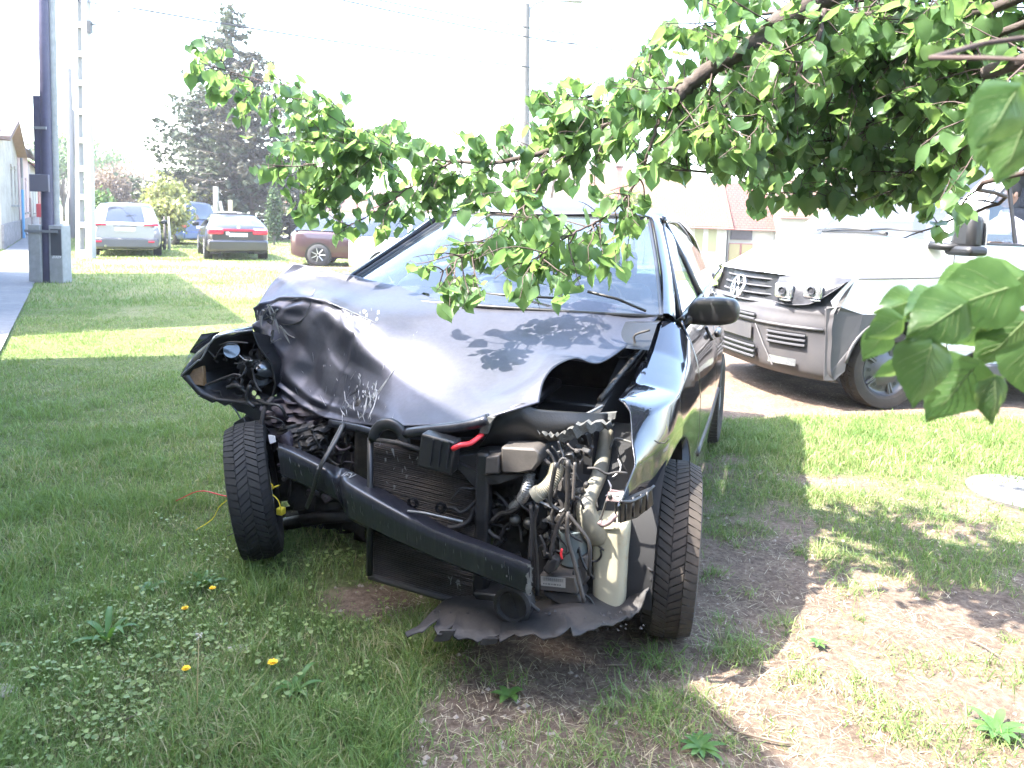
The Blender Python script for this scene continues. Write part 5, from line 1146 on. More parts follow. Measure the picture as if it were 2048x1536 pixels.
# low bough close to the camera at the right edge
N1 = bough([(2.6, .7, 1.6), W(2230, 560, .95), W(2080, 640, .86), W(1980, 690, .82), W(1900, 735, .80), W(1850, 760, .78)], .006, .0025, n=16)
for px, py, d, s, az, ti, ro in [(2020, 575, .74, .075, 1.5, .6, 1.15), (1925, 610, .74, .060, 1.4, .2, .95), (1862, 690, .74, .062, 1.6, .1, .15), (1800, 640, .76, .036, 1.7, .3, .9), (1950, 735, .76, .072, 1.3, .5, .55), (1990, 760, .75, .045, 1.9, .2, -.1), (2050, 640, .78, .065, 1.6, .3, .6),
                                 (1885, 600, .8, .05, 1.2, -.3, 1.1), (1768, 668, .78, .034, 1.5, .4, .5), (1985, 640, .78, .062, 1.7, .8, .8), (2060, 690, .75, .06, 1.5, .2, -.3), (1828, 600, .8, .04, 1.4, .2, 1.2), (1955, 560, .8, .055, 1.1, .9, 1.2), (1810, 730, .79, .032, 2.2, .4, .9), (2040, 555, .8, .06, 1.4, .6, .9),
                                 (2035, 180, .62, .050, 1.55, .15, .5), (2050, 250, .64, .050, 1.5, .3, .3), (2000, 235, .66, .042, 1.6, .1, .4), (1990, 200, .68, .03, 1.6, .1, .9)]:
    st = Vector([float(v) for v in W(px, py, d)]); Mx = Matrix.Rotation(ro, 3, 'Y') @ Matrix.Rotation(az - math.pi / 2, 3, 'Z') @ Matrix.Rotation(ti - .3, 3, 'X'); leaves.append((st, Mx, s, -1))
N2 = bough([(2.6, .7, 2.0), W(2200, 60, .8), W(2060, 120, .66)], .004, .002, n=8)
tag(twm.build('twigs', M['twigbark'], tree, smooth=180), kind='stuff')
LVF = [leaf_shape(20 + k, True) for k in range(4)]
M['vein'] = leafmat('leaf_vein', (.13, .19, .08), (.15, .2, .09), (.35, .42, .15), .35, .5)
M['leaf_near'] = leafmat('lime_leaf_near', (.030, .062, .026), (.07, .125, .045), (.24, .36, .08), .40, .33, scale=35)
lm = []
for vs, fs in LV + LVF:
    fine = len(vs) > 100
    me = bpy.data.meshes.new('leaf'); mb_ = MB(); mb_.add(vs, fs)
    if fine:
        g = np.asarray(vs).reshape(27, 11, 3); mb_.tube([g[i, 5] for i in range(0, 27, 2)], np.linspace(.012, .003, 14), 4, caps=False, mi=1)
        for i in range(1, 17, 3):
            for sd in (-1, 1):
                P_ = [g[i + 2 * q if i + 2 * q < 27 else 26, 5 + sd * q] for q in range(0, 5)]; mb_.tube(P_, [.006, .005, .0045, .004, .002], 3, caps=False, mi=1)
    me.from_pydata(mb_.v, [], mb_.f); me.materials.append(M['leaf_near' if fine else 'leaf']); me.materials.append(M['vein']); me.polygons.foreach_set('material_index', mb_.mi); me.shade_smooth(); lm.append(me)
keep = []
for (st, Mx, s, k) in leaves:
    px, py, w = on_view(st)
    if k >= 0 and w > 0 and -40 < px < 2100 and py > -20 and clear(px, py + s * .45 * F / max(w, .2)): continue
    # gaps through which the sun reaches the bonnet and the bottle
    qx, qy = st[0] + SHX * (st[2] - .86), st[1] + SHY * (st[2] - .86)
    if k >= 0 and -.34 < qx < .28 and 2.25 < qy < 3.02 and st[2] > 1.25 and not (qx < -.05 and qy > 2.8 and rl.random() < .5): continue
    qx, qy = st[0] + SHX * (st[2] - .4), st[1] + SHY * (st[2] - .4)
    if k >= 0 and .10 < qx < .36 and 2.28 < qy < 2.5: continue
    keep.append((st, Mx, s, k, w, px, py))
leaves = keep
vis = sorted([i for i, q in enumerate(leaves) if q[4] > 0 and -30 < q[5] < 2080 and -30 < q[6] < 1560], key=lambda i: leaves[i][4] / leaves[i][2])
single = set(vis[:298])
big = MB.__new__(MB); VV = []; FF = []; base = 0
for i, (st, Mx, s, k, w, px, py) in enumerate(leaves):
    if i in single:
        o = bpy.data.objects.new('leaf', lm[k] if k >= 0 else lm[7 + i % 4]); COL.objects.link(o); o.parent = tree
        m4 = (Mx.to_4x4() @ Matrix.Diagonal((s, s, s, 1))); m4.translation = Vector([float(c) for c in tl_(st)]); o.matrix_local = m4
    else:
        vs, fs = LV[k]; Mn = np.array(Mx); VV.append(vs @ Mn.T * s + np.array(tl_(st))); FF.append(np.array(fs) + base); base += len(vs)
VV = np.concatenate(VV); FF = np.concatenate(FF)
me = bpy.data.meshes.new('foliage'); me.from_pydata(VV.tolist(), [], FF.tolist()); me.materials.append(M['leaf']); me.shade_smooth()
o = bpy.data.objects.new('foliage', me); COL.objects.link(o); o.parent = tree; tag(o, kind='stuff')
print('leaves', len(leaves), 'visible', len(vis))
# ---------------------------------------------------------------- street, pavement, houses
M['asphalt'] = mat('worn_asphalt', (.13, .13, .14), .9, var=.2, vs=10, second=(.2, .19, .18), amt=.5, ss=1.2, bump=.004, bs=60)
M['road'] = mat('grey_road', (.17, .17, .175), .9, var=.12, vs=2)
M['plaster_grey'] = mat('grey_plaster', (.38, .34, .29), .9, var=.25, vs=2.5, second=(.24, .21, .18), amt=.6, ss=1.3)
M['plaster_pink'] = mat('pink_plaster', (.46, .33, .33), .9, var=.12, vs=3)
M['plaster_white'] = mat('white_plaster', (.34, .32, .29), .9, var=.06, vs=2)
M['plaster_ochre'] = mat('pale_ochre_plaster', (.4, .33, .22), .9, var=.08, vs=2)
M['plaster_rust'] = mat('rust_plaster', (.24, .10, .085), .9, var=.15, vs=2)
M['stonebase'] = mat('rubble_base', (.22, .2, .2), .95, var=.5, vs=6, bump=.03, bs=8)
M['tile_dark'] = mat('old_roof_tile', (.13, .09, .085), .9, var=.3, vs=5, bump=.02, bs=10)
M['soffit'] = mat('wooden_soffit', (.36, .22, .11), .7, var=.2, vs=8)
M['winframe'] = mat('window_frame_paint', (.3, .31, .33), .7)
M['house_glass'] = mat('house_window_glass', (.05, .06, .08), .08, coat=1.0)
M['concrete'] = mat('pole_concrete', (.24, .235, .23), .9, var=.2, vs=8, bump=.004, bs=40)
M['pale_concrete'] = mat('pale_pole_concrete', (.34, .335, .33), .9, var=.1, vs=6)
M['bluepipe'] = mat('blue_downpipe', (.10, .30, .55), .5)
M['gutter'] = mat('zinc_gutter', (.2, .2, .21), .5, .6)
def tilemat(name, c1, c2, sc=4.0, ang=0.0):
    m, t, b = nt(name); N, L = t.nodes, t.links; tc = N.new('ShaderNodeTexCoord'); wv = N.new('ShaderNodeTexBrick')
    mp = N.new('ShaderNodeMapping'); mp.inputs['Scale'].default_value = (1, 1, 1); L.new(tc.outputs['UV'], mp.inputs[0]); L.new(mp.outputs[0], wv.inputs['Vector'])
    wv.inputs['Color1'].default_value = rgb(c1); wv.inputs['Color2'].default_value = rgb(c2); wv.inputs['Mortar'].default_value = rgb([c * .35 for c in c1])
    wv.inputs['Scale'].default_value = 1.0; wv.inputs['Mortar Size'].default_value = .025; wv.inputs['Brick Width'].default_value = .26; wv.inputs['Row Height'].default_value = .24; wv.inputs['Bias'].default_value = -.2
    L.new(wv.outputs[0], b.inputs['Base Color']); b.inputs['Roughness'].default_value = .85
    bp = N.new('ShaderNodeBump'); bp.inputs['Distance'].default_value = .03; L.new(wv.outputs['Fac'], bp.inputs['Height']); bp.invert = True; L.new(bp.outputs[0], b.inputs['Normal']); return m
M['tile_yellow'] = tilemat('sunbleached_tile', (.115, .068, .036), (.085, .045, .026)); M['tile_red'] = tilemat('red_clay_tile', (.12, .038, .026), (.09, .028, .02))
def uv_plane(name, quad, m, parent, thick=.06):
    """roof slope: quad a,b (eaves) c,d (ridge) with uv in metres and thickness"""
    a, b, c, d = [Vector([float(x) for x in p]) for p in quad]; n = (b - a).cross(d - a).normalized() * thick
    mb = MB(); mb.add([a, b, c, d, a - n, b - n, c - n, d - n], [(0, 1, 2, 3), (7, 6, 5, 4), (0, 4, 5, 1), (1, 5, 6, 2), (2, 6, 7, 3), (3, 7, 4, 0)]); o = mb.build(name, m, parent)
    uv = o.data.uv_layers.new(name='uv'); e1 = (b - a).normalized(); e2 = (d - a - e1 * (d - a).dot(e1)).normalized()
    for l in o.data.loops:
        p = o.data.vertices[l.vertex_index].co - a; uv.data[l.index].uv = (p.dot(e1), p.dot(e2))
    return o
# pavement along the house line (slabs close by, one ribbon farther on)
def along(s, off, z=0.0):
    """s metres up the street from S0, off metres right of the house fronts"""
    p = S0 + T0 * s - N0 * off; return (p[0], p[1], z)
def ribbon(name, s0, s1, o0, o1, z, m, n=40):
    P = [[along(s, o, z) for o in np.linspace(o0, o1, 4)] for s in np.linspace(s0, s1, n)]
    return tag(MB().grid(P).build(name, m, None, smooth=180), kind='structure')
ribbon('pavement', -12, 75, .12, 1.36, .03, M['asphalt'])
# cross road beyond the green
P = [[(x, y - .10 * x, float(ground_z(np.array([x]), np.array([y - .1 * x]))[0]) + .04) for y in np.linspace(40.5, 44.5, 5)] for x in np.linspace(-60, 90, 76)]
tag(MB().grid(P).build('road', M['road']), kind='structure')
def HF(s, off=0.0):
    """frame of a house at s metres up the street: x up the street, y away from it (into the plot)"""
    p = along(s, off); f = Frame((p[0], p[1]), 0); a = math.atan2(T0[1], T0[0]); return p, a
def house(name, s0, s1, depth, eave, ridge, wall, roofm, label, wins=(), base=True, gable_street=False, gutter=True, door=None, parts=True):
    p, a = HF(s0); root = empty(name, p, a, label, 'house'); L = s1 - s0
    # local: x 0..L up the street, y 0..depth into the plot
    def ring(h0, h1): pass
    mb = MB(); t = .35
    holes = [[(x, z), (x + w, z), (x + w, z + h), (x, z + h)] for x, z, w, h in wins]
    ol = [(0, 0), (L, 0), (L, eave), (L / 2, ridge), (0, eave)] if gable_street else [(0, 0), (L, 0), (L, eave), (0, eave)]
    mb.flat(ol, holes, fn=lambda u, v: (u, 0, v)); mb.flat(ol, [], fn=lambda u, v: (u, depth, v))
    en = [(0, 0), (depth, 0), (depth, eave), (0, eave)] if gable_street else [(0, 0), (depth, 0), (depth, eave), (depth / 2, ridge), (0, eave)]
    for x in (0, L): mb.flat(en, [], fn=lambda u, v, x=x: (x, u, v))
    for x, z, w, h in wins:
        for (c, d) in (((x - .0, .09, z + h / 2), (.003, .18, h)), ((x + w, .09, z + h / 2), (.003, .18, h)), ((x + w / 2, .09, z), (w, .18, .003)), ((x + w / 2, .09, z + h), (w, .18, .003))): mb.box(c, d)
    mb.build('wall', wall, root)
    if base: MB().box((L / 2, -.03, .4), (L - .02, .06, .8)).build('stone_base', M['stonebase'], root)
    for x, z, w, h in wins:
        wf = MB(); wf.box((x + w / 2, .12, z + .04), (w, .05, .07)).box((x + w / 2, .12, z + h - .04), (w, .05, .07)).box((x + .04, .12, z + h / 2), (.07, .05, h)).box((x + w - .04, .12, z + h / 2), (.07, .05, h)).box((x + w / 2, .12, z + h / 2), (.05, .05, h)).box((x + w / 2, .12, z + h * .66), (w, .045, .05))
        o = wf.build('window', M['winframe'], root); MB().box((x + w / 2, .14, z + h / 2), (w - .1, .01, h - .1)).build('pane', M['house_glass'], o)
        MB().box((x + w / 2, -.06, z - .05), (w + .24, .14, .07)).build('window_sill', M['concrete'], o)
        MB().box((x + w / 2, -.025, z + h + .1), (w + .2, .05, .12)).build('lintel', wall, o)
    oh = .35
    if gable_street:
        uv_plane('roof', [(-oh, depth, eave - .15), (-oh, -oh, eave - .15), (L / 2, -oh, ridge + .1), (L / 2, depth, ridge + .1)], roofm, root, .12)
        uv_plane('roof', [(L + oh, -oh, eave - .15), (L + oh, depth, eave - .15), (L / 2, depth, ridge + .1), (L / 2, -oh, ridge + .1)], roofm, root, .12)
        for x0, x1 in ((-oh, L / 2), (L + oh, L / 2)):
            MB().add([(x0, -oh, eave - .30), (x0, 0, eave - .30), (x1, 0, ridge - .06), (x1, -oh, ridge - .06)], [(0, 1, 2, 3)]).build('soffit', M['soffit'], root)
    else:
        sl = (ridge - eave) / (depth / 2)
        uv_plane('roof', [(-.15, -oh, eave - oh * sl + .1), (L + .15, -oh, eave - oh * sl + .1), (L + .15, depth / 2, ridge + .1), (-.15, depth / 2, ridge + .1)], roofm, root, .1)
        uv_plane('roof', [(L + .15, depth + oh, eave - oh * sl + .1), (-.15, depth + oh, eave - oh * sl + .1), (-.15, depth / 2, ridge + .1), (L + .15, depth / 2, ridge + .1)], roofm, root, .1)
        if gutter: MB().tube([(-.1, -oh - .06, eave - oh * sl + .06), (L + .1, -oh - .06, eave - oh * sl + .06)], .06, 8).build('gutter', M['gutter'], root, smooth=180)
    return root
# two neighbours beside and behind the camera: their eaves throw the long shade
house('house', -16, 6.3, 8, 4.78, 6.7, M['plaster_ochre'], M['tile_red'], 'house beside the photographer whose eaves shade the lawn, out of view', [(2, 1.2, 1, 1.5), (8, 1.2, 1, 1.5), (14, 1.2, 1, 1.5), (19, 1.2, 1, 1.5)])
house('house', 8.7, 16.9, 8, 5.2, 6.9, M['plaster_white'], M['tile_red'], 'next house up the street whose shadow reaches the pole, out of view', [(1.5, 1.2, 1, 1.5), (4.6, 1.2, 1, 1.5)])
ROW = [('house', 26.5, 35.8, 9, 3.75, 4.5, M['plaster_grey'], M['tile_dark'], 'weathered grey house with a gable roof and two tall windows at the left edge', [(5.0, 1.45, .85, 1.35), (7.0, 1.45, .85, 1.35)], True),
       ('house', 36.3, 44.5, 8, 3.9, 5.4, M['plaster_pink'], M['tile_dark'], 'pink plastered house behind the dark pole, next to the grey one', [(2.4, 1.1, .8, 1.5), (5.2, 1.1, .8, 1.5)], False),
       ('house', 46.5, 56, 8, 3.7, 5.6, M['plaster_white'], M['tile_red'], 'pale low house farther up the street left of the lattice pole', [(2.4, 1.0, .8, 1.4), (6, 1.0, .8, 1.4)], False),
       ('house', 58.5, 69, 8, 3.8, 5.8, M['plaster_rust'], M['tile_red'], 'small rust red house at the far end of the street on the left', [(2.4, 1.3, .9, 1.4), (6.2, 1.3, .9, 1.4)], False)]
for nm, s0, s1, dp, ev, rg, wl, rf, lb, ws, gs in ROW: hr = house(nm, s0, s1, dp, ev, rg, wl, rf, lb, ws, gable_street=gs)
p, a = HF(36.05); o = empty('downpipe', (p[0], p[1], 0), a, 'bright blue downpipe between the grey and the pink house', 'downpipe'); MB().box((0, -.14, 1.05), (.3, .1, 2.1)).build('pipe', M['bluepipe'], o, bevel=.03); MB().box((0, -.14, 2.35), (.26, .08, .5)).build('meter_box', M['plaster_white'], o, bevel=.01)
p, a = HF(36.6); o = empty('rain_pipe', (p[0], p[1], 0), a, 'dark zinc rain pipe with a bend on the pink house front', 'downpipe')
MB().tube([(0, -.1, 3.8), (0.2, -.1, 3.5), (.2, -.1, .4), (-.1, -.25, .15)], .05, 8).build('pipe', M['gutter'], o, smooth=60); o.location.z = 0
# a low garden fence up the street
p, a = HF(45.2); o = empty('gate', (p[0], p[1], 0), a, 'dark plank gate closing the gap after the pink house', 'gate')
pl = MB()
for k in range(7): MB().box((.10 + .2 * k, 0, .95), (.17, .03, 1.7 + .04 * (k % 2))).build('plank', M['tile_dark'], o)
MB().box((.7, .04, .5), (1.5, .04, .08)).build('rail', M['tile_dark'], o); MB().box((.7, .04, 1.4), (1.5, .04, .08)).build('rail', M['tile_dark'], o)
o = empty('letter_box', along(47.2, .5), 0, 'small red box by the fence up the street', 'letter box'); MB().box((0, 0, 1.15), (.5, .3, .75)).build('box', mat('red_paint', (.55, .05, .06), .5), o, bevel=.03); MB().tube([(0, 0, 0), (0, 0, .8)], .05, 8).build('post', M['gutter'], o)

# ---- houses across the green on the right
def rhouse(px0, px1, pyb, y, eave, ridge, ang, name, label, roofm, wall, depth=8, wins=(), flip=False, z0=-1.05):
    a = W(px0, pyb, y); f = Frame((a[0], a[1], z0), ang); root = empty(name, (a[0], a[1], z0), math.radians(ang), label, 'house')
    b = f.yy(px1, pyb, 0); L = b[0]; sl = (ridge - eave) / (depth / 2)
    holes = [[(x, z), (x + w, z), (x + w, z + h), (x, z + h)] for x, z, w, h in wins]
    mb = MB(); mb.flat([(0, 0), (L, 0), (L, eave), (0, eave)], holes, fn=lambda u, v: (u, 0, v)); mb.flat([(0, 0), (L, 0), (L, eave), (0, eave)], fn=lambda u, v: (u, depth, v))
    for x in (0, L): mb.flat([(0, 0), (depth, 0), (depth, eave), (depth / 2, ridge), (0, eave)], fn=lambda u, v, x=x: (x, u, v))
    mb.build('wall', wall, root)
    for x, z, w, h in wins:
        wf = MB().box((x + w / 2, .02, z + h / 2), (w, .06, h)).build('window', mat('pale_yellow_shutter', (.2, .19, .09), .7), root); MB().box((x + w / 2, -.05, z + h + .04), (w + .16, .12, .06)).build('lintel', M['concrete'], wf)
    uv_plane('roof', [(-.3, -.4, eave - .4 * sl + .08), (L + .3, -.4, eave - .4 * sl + .08), (L + .3, depth / 2, ridge + .08), (-.3, depth / 2, ridge + .08)], roofm, root, .1)
    uv_plane('roof', [(L + .3, depth + .4, eave - .4 * sl + .08), (-.3, depth + .4, eave - .4 * sl + .08), (-.3, depth / 2, ridge + .08), (L + .3, depth / 2, ridge + .08)], roofm, root, .1)
    MB().tube([(-.3, -.45, eave - .4 * sl), (L + .3, -.45, eave - .4 * sl)], .06, 6).build('gutter', M['plaster_rust'], root)
    return root, L, f
h1, L1, f1 = rhouse(1180, 1450, 530, 46.0, 2.6, 5.6, -6, 'house', 'long low house with a yellowish tiled roof across the green, right of the wreck', M['tile_yellow'], M['plaster_white'], 9, [(6.2, .9, .5, 1.5), (7.0, .9, .5, 1.5)])
MB().box((1.6, 1.6, 4.6), (.36, .36, 2.6)).build('chimney', M['plaster_rust'], h1); MB().box((1.6, 1.6, 5.95), (.46, .46, .14)).build('chimney_cap', M['tile_red'], h1)
MB().tube([(3.2, -.35, 2.5), (3.2, -.25, 0)], .05, 6).build('downpipe', M['gutter'], h1)
h2, L2, f2 = rhouse(1453, 1545, 528, 45.6, 2.6, 5.2, -6, 'house', 'gate house with a red tiled roof, dark porch and yellow gate beyond the van', M['tile_red'], M['plaster_white'], 7, [])
MB().box((.75, -.12, 2.05), (1.25, .2, .75)).build('porch_shade', mat('dark_lattice', (.035, .028, .03), .9, var=.4, vs=12), h2)
gt = MB().box((.75, -.10, .72), (1.4, .08, 1.5)).build('gate_frame', mat('faded_red_frame', (.2, .06, .05), .6), h2)
for x in (.38, 1.12): MB().box((x, -.16, .74), (.62, .06, 1.34)).build('gate_panel', mat('pale_yellow_panel', (.2, .16, .07), .6), h2)
h3, L3, f3 = rhouse(1555, 1830, 540, 44, 3.3, 5.6, -6, 'house', 'white house almost bleached out behind the white van', M['tile_yellow'], M['plaster_white'], 8, [(1.0, 1.2, .5, 1.0)])
h4, L4, f4 = rhouse(1130, 1250, 470, 64, 3.5, 8.0, 4, 'house', 'dark roofed house standing behind the yellowish one', M['tile_dark'], M['plaster_white'], 11)
h5, L5, f5 = rhouse(655, 800, 463, 104, 3.2, 5.7, 3, 'house', 'distant house with a red roof seen through the leaves', M['tile_red'], M['plaster_ochre'], 10, [(2.4, 1, 1.2, 1.2), (4.6, 1, 1.2, 1.2)])
MB().box((3.4, 3.0, 5.6), (.6, .6, 2.2)).build('chimney', M['plaster_rust'], h5)
h6, L6, f6 = rhouse(845, 1010, 463, 98, 3.4, 5.6, 3, 'house', 'pale distant house right of the red roofed one', M['tile_dark'], M['plaster_white'], 9, [(2, 1, 1, 1.2), (4.2, 1, 1, 1.2)])
# far red play structure
a = G(600, 470, 0); o = empty('play_frame', (a[0], a[1], 0), 0, 'reddish climbing frame far off beside the white car', 'playground'); rm_ = mat('red_tube', (.6, .12, .12), .5)
for k in range(6): MB().tube([(-1.4 + .55 * k, .3 * (k % 2), 0), (-1.4 + .55 * k, .3 * (k % 2), 1.75)], .05, 6).build('post', rm_, o)
MB().tube([(-1.4, 0, 1.7), (1.4, .3, 1.7)], .05, 6).build('bar', rm_, o); MB().box((.2, .15, 1.2), (1.6, .9, .12)).build('deck', rm_, o); MB().grid([[(-1.0, -.3, 1.75), (1.2, -.3, 1.75)], [(-1.0, .2, 2.35), (1.2, .2, 2.35)], [(-1.0, .7, 1.75), (1.2, .7, 1.75)]]).build('canopy', rm_, o)
# low hedge-like tree line and a rise closing the horizon
def hills():
    P = []
    for i in range(60):
        x = -255 + i * 8.6; h = 2.4 + 2.2 * vf(x, 0, .02, 3, 2); P.append([(x, 190, -1), (x, 200, h * .6), (x, 230, h), (x, 300, h + .8), (x, 380, 0)])
    return tag(MB().grid(P).build('hills', mat('far_fields', (.09, .12, .07), .95, var=.3, vs=.05), None, smooth=180), kind='structure')
hills()

# ---------------------------------------------------------------- poles and wires
a = G(98, 565); o = empty('utility_pole', (a[0], a[1], 0), 0, 'dark steel pole strapped between two concrete stubs at the left', 'utility pole')
top = W(86, -60, a[1]) - a; lean = top / top[2]
steel = mat('dark_violet_steel', (.05, .045, .08), .5, .3, var=.2)
MB().tube([(0, 0, .0), lean * 1.4, lean * 6.3], [.115, .105, .085], 14).build('steel_pole', steel, o, smooth=60)
MB().tube([(.10, .1, 0), lean * 6.3 + np.array([.08, .1, 0])], .07, 10).build('concrete_core', M['concrete'], o, smooth=60)
MB().box((-.17, 0, .55), (.24, .3, 1.1), taper=.96).build('concrete_stub', M['concrete'], o, bevel=.015)
st = MB().box((.22, .02, .55), (.26, .3, 1.1), taper=.96).build('concrete_stub', M['concrete'], o, bevel=.015)
MB().box((-.02, -.16, .98), (.62, .03, .05)).build('steel_band', M['gutter'], o); MB().box((.0, -.14, 2.9), (.24, .03, .05)).build('steel_band', M['gutter'], o)
MB().box((-.03, -.15, 1.88), (.36, .05, .32)).build('sign_plate', mat('plain_back_plate', (.12, .11, .14), .5, .4), o, bevel=.01)
MB().box((-.10, 0, 2.75), (.13, .14, 1.5)).build('cable_cover', steel, o, bevel=.01)
pw = bpy.data.curves.new('t', 'FONT'); pw.body = '1\n0 5'; pw.size = .17; pw.align_x = 'CENTER'; pw.extrude = .001
t_ = text_mesh('painted_number', pw, M['white'], st); t_.rotation_euler = (math.pi / 2, 0, 0); t_.location = (.24, -.133, .80)
pw = bpy.data.curves.new('t', 'FONT'); pw.body = '2009'; pw.size = .09; pw.align_x = 'CENTER'; pw.extrude = .001
t_ = text_mesh('painted_number', pw, M['white'], st); t_.rotation_euler = (math.pi / 2, 0, 0); t_.location = (.24, -.134, .48)
MB().box((.24, -.137, .78), (.2, .006, .5)).build('number_plate', mat('black_plate', (.04, .04, .045), .6), st); 
def lattice(px, py, topx, wb, wt, H, nh, label):
    a = G(px, py); o = empty('concrete_pole', (a[0], a[1], 0), 0, label, 'concrete pole'); tp = W(topx, 0, a[1]); ln = (tp[0] - a[0]) / tp[2]
    outer = [(-wb / 2, 0), (wb / 2, 0), (wt / 2 + ln * H, H), (-wt / 2 + ln * H, H)]; holes = []
    for k in range(nh):
        z0 = .25 + k * (H - .4) / nh; z1 = z0 + (H - .4) / nh * .80; w0 = (wb + (wt - wb) * z0 / H) * .17
        c0, c1 = ln * z0, ln * z1; holes.append([(c0 - w0 - .03, z0), (c0 + w0 - .03, z0), (c1 + w0 - .03, z1), (c1 - w0 - .03, z1)])
    mb = MB(); 
    for y in (-.11, .11): mb.flat(outer, holes, fn=lambda u, v, y=y: (u, y, v))
    for lp in [outer] + holes:
        for i in range(len(lp)):
            p, q = lp[i], lp[(i + 1) % len(lp)]; mb.add([(p[0], -.11, p[1]), (q[0], -.11, q[1]), (q[0], .11, q[1]), (p[0], .11, p[1])], [(0, 1, 2, 3)])
    mb.build('shaft', M['pale_concrete'], o); return o, ln, a
po, ln, pa = lattice(172, 517, 165, .46, .30, 8.2, 10, 'pale concrete lattice pole with square openings behind the silver car')
MB().box((ln * 6.9 + .05, 0, 7.05), (2.0, .06, .06)).build('cross_arm', M['gutter'], po); MB().box((ln * 6.1 + .05, 0, 6.45), (1.1, .04, .04)).build('cross_arm', M['gutter'], po)
for x in (-.8, -.3, .4, .9): MB().lathe([(.03, 0), (.05, .04), (.03, .08), (.045, .12), (.01, .15)], (ln * 6.9 + .05 + x, 0, 7.08), 'z', 8).build('insulator', M['white'], po)
MB().box((ln * 6.1 + .25, -.1, 6.35), (.10, .14, .32)).build('junction_box', M['trim'], po)
a = G(146, 476); o = empty('wooden_pole', (a[0], a[1], 0), 0, 'thin wooden pole farther up the street between dark pole and lattice pole', 'utility pole')
MB().tube([(0, 0, 0), (0, 0, 7.6)], [.16, .12], 8).build('shaft', mat('pole_wood', (.22, .2, .19), .9), o, smooth=60); MB().tube([(.45, .3, 0), (.05, .1, 5.8)], [.13, .1], 8).build('brace', mat('pole_wood2', (.2, .18, .17), .9), o, smooth=60)
a = (0.42, 30.0); o = empty('street_lamp', (a[0], a[1], 0), 0, 'tall concrete lamp post with a curved arm rising behind the leaves', 'street lamp')
tp = W(1053, 8, 30.0); ln2 = (tp[0] - a[0]) / tp[2]
MB().tube([(0, 0, 0), (ln2 * tp[2], 0, tp[2])], [.24, .13], 10).build('shaft', mat('weathered_lamp_post', (.10, .095, .09), .9, var=.2), o, smooth=60)
e1, e2 = W(1085, 2, 30) - np.array([a[0], a[1], 0]), W(1140, 2, 30) - np.array([a[0], a[1], 0]); s_ = W(1058, 35, 30) - np.array([a[0], a[1], 0])
MB().tube(crom([s_, W(1062, 15, 30) - np.array([a[0], a[1], 0]), e1, e2], 14), .05, 8).build('arm', M['gutter'], o, smooth=180)
MB().box(e2 + np.array([.2, 0, 0]), (.6, .22, .12)).build('lamp_head', M['gutter'], o, bevel=.05)
wires = []
for i, (p0, p1, y0, y1, sag, lb) in enumerate([((230, 10), (1090, 138), 21.6, 30, .12, 'longest thin overhead wire crossing from the lattice pole to the lamp post'), ((640, -10), (1270, 105), 24, 30, .15, 'overhead wire running from the top edge past the lamp post'),
                                      ((700, -12), (1300, 88), 26, 32, .15, 'faint upper overhead wire beside the lamp post'), ((186, 3), (240, 22), 21.6, 19, .1, 'short loose wire loop at the lattice pole head'), ((1055, 80), (1500, 95), 30, 34, .1, 'wire leaving the lamp post to the right into the leaves'),
                                      ((180, 48), (215, 50), 21.6, 21.6, .0, 'short lower wire at the lattice pole'), ((172, 440), (600, 402), 30, 60, .2, 'low far wire above the parked cars')]):
    a, b = W(p0[0], p0[1], y0), W(p1[0], p1[1], y1); P = [a * (1 - t) + b * t - np.array([0, 0, sag * 4 * t * (1 - t)]) for t in np.linspace(0, 1, 14)]
    tag(MB().tube(P, .026 if i < 4 else .018, 5).build('overhead_wire', M['trim'], None, smooth=180), lb, 'wire', 'overhead wires')

# ---------------------------------------------------------------- trees of the background
def foliage_cloud(name, pts, size, m, parent, seed=0, aspect=1.0, droop=0.0):
    """leaf-sized faces at the given points"""
    r = np.random.RandomState(seed); n = len(pts); P = np.asarray(pts); A = r.rand(n) * 2 * np.pi; B = (r.rand(n) - .5) * 2.4
    u = np.stack([np.cos(A), np.sin(A), np.zeros(n)], 1); v = np.stack([-np.sin(A) * np.sin(B), np.cos(A) * np.sin(B), np.cos(B) - droop], 1)
    s = size * (.5 + r.rand(n))[:, None]
    V = np.stack([P - u * s * .5, P + v * s * aspect * .6, P + u * s * .5, P - v * s * aspect * .6], 1).reshape(-1, 3); Fc = (np.arange(n) * 4)[:, None] + np.arange(4)[None]
    me = bpy.data.meshes.new(name); me.vertices.add(n * 4); me.vertices.foreach_set('co', V.astype(np.float32).ravel()); me.loops.add(n * 4); me.loops.foreach_set('vertex_index', Fc.astype(np.int32).ravel())
    me.polygons.add(n); me.polygons.foreach_set('loop_start', np.arange(0, n * 4, 4, dtype=np.int32)); me.polygons.foreach_set('loop_total', np.full(n, 4, np.int32)); me.update(); me.materials.append(m)
    o = bpy.data.objects.new(name, me); COL.objects.link(o); o.parent = parent; return o
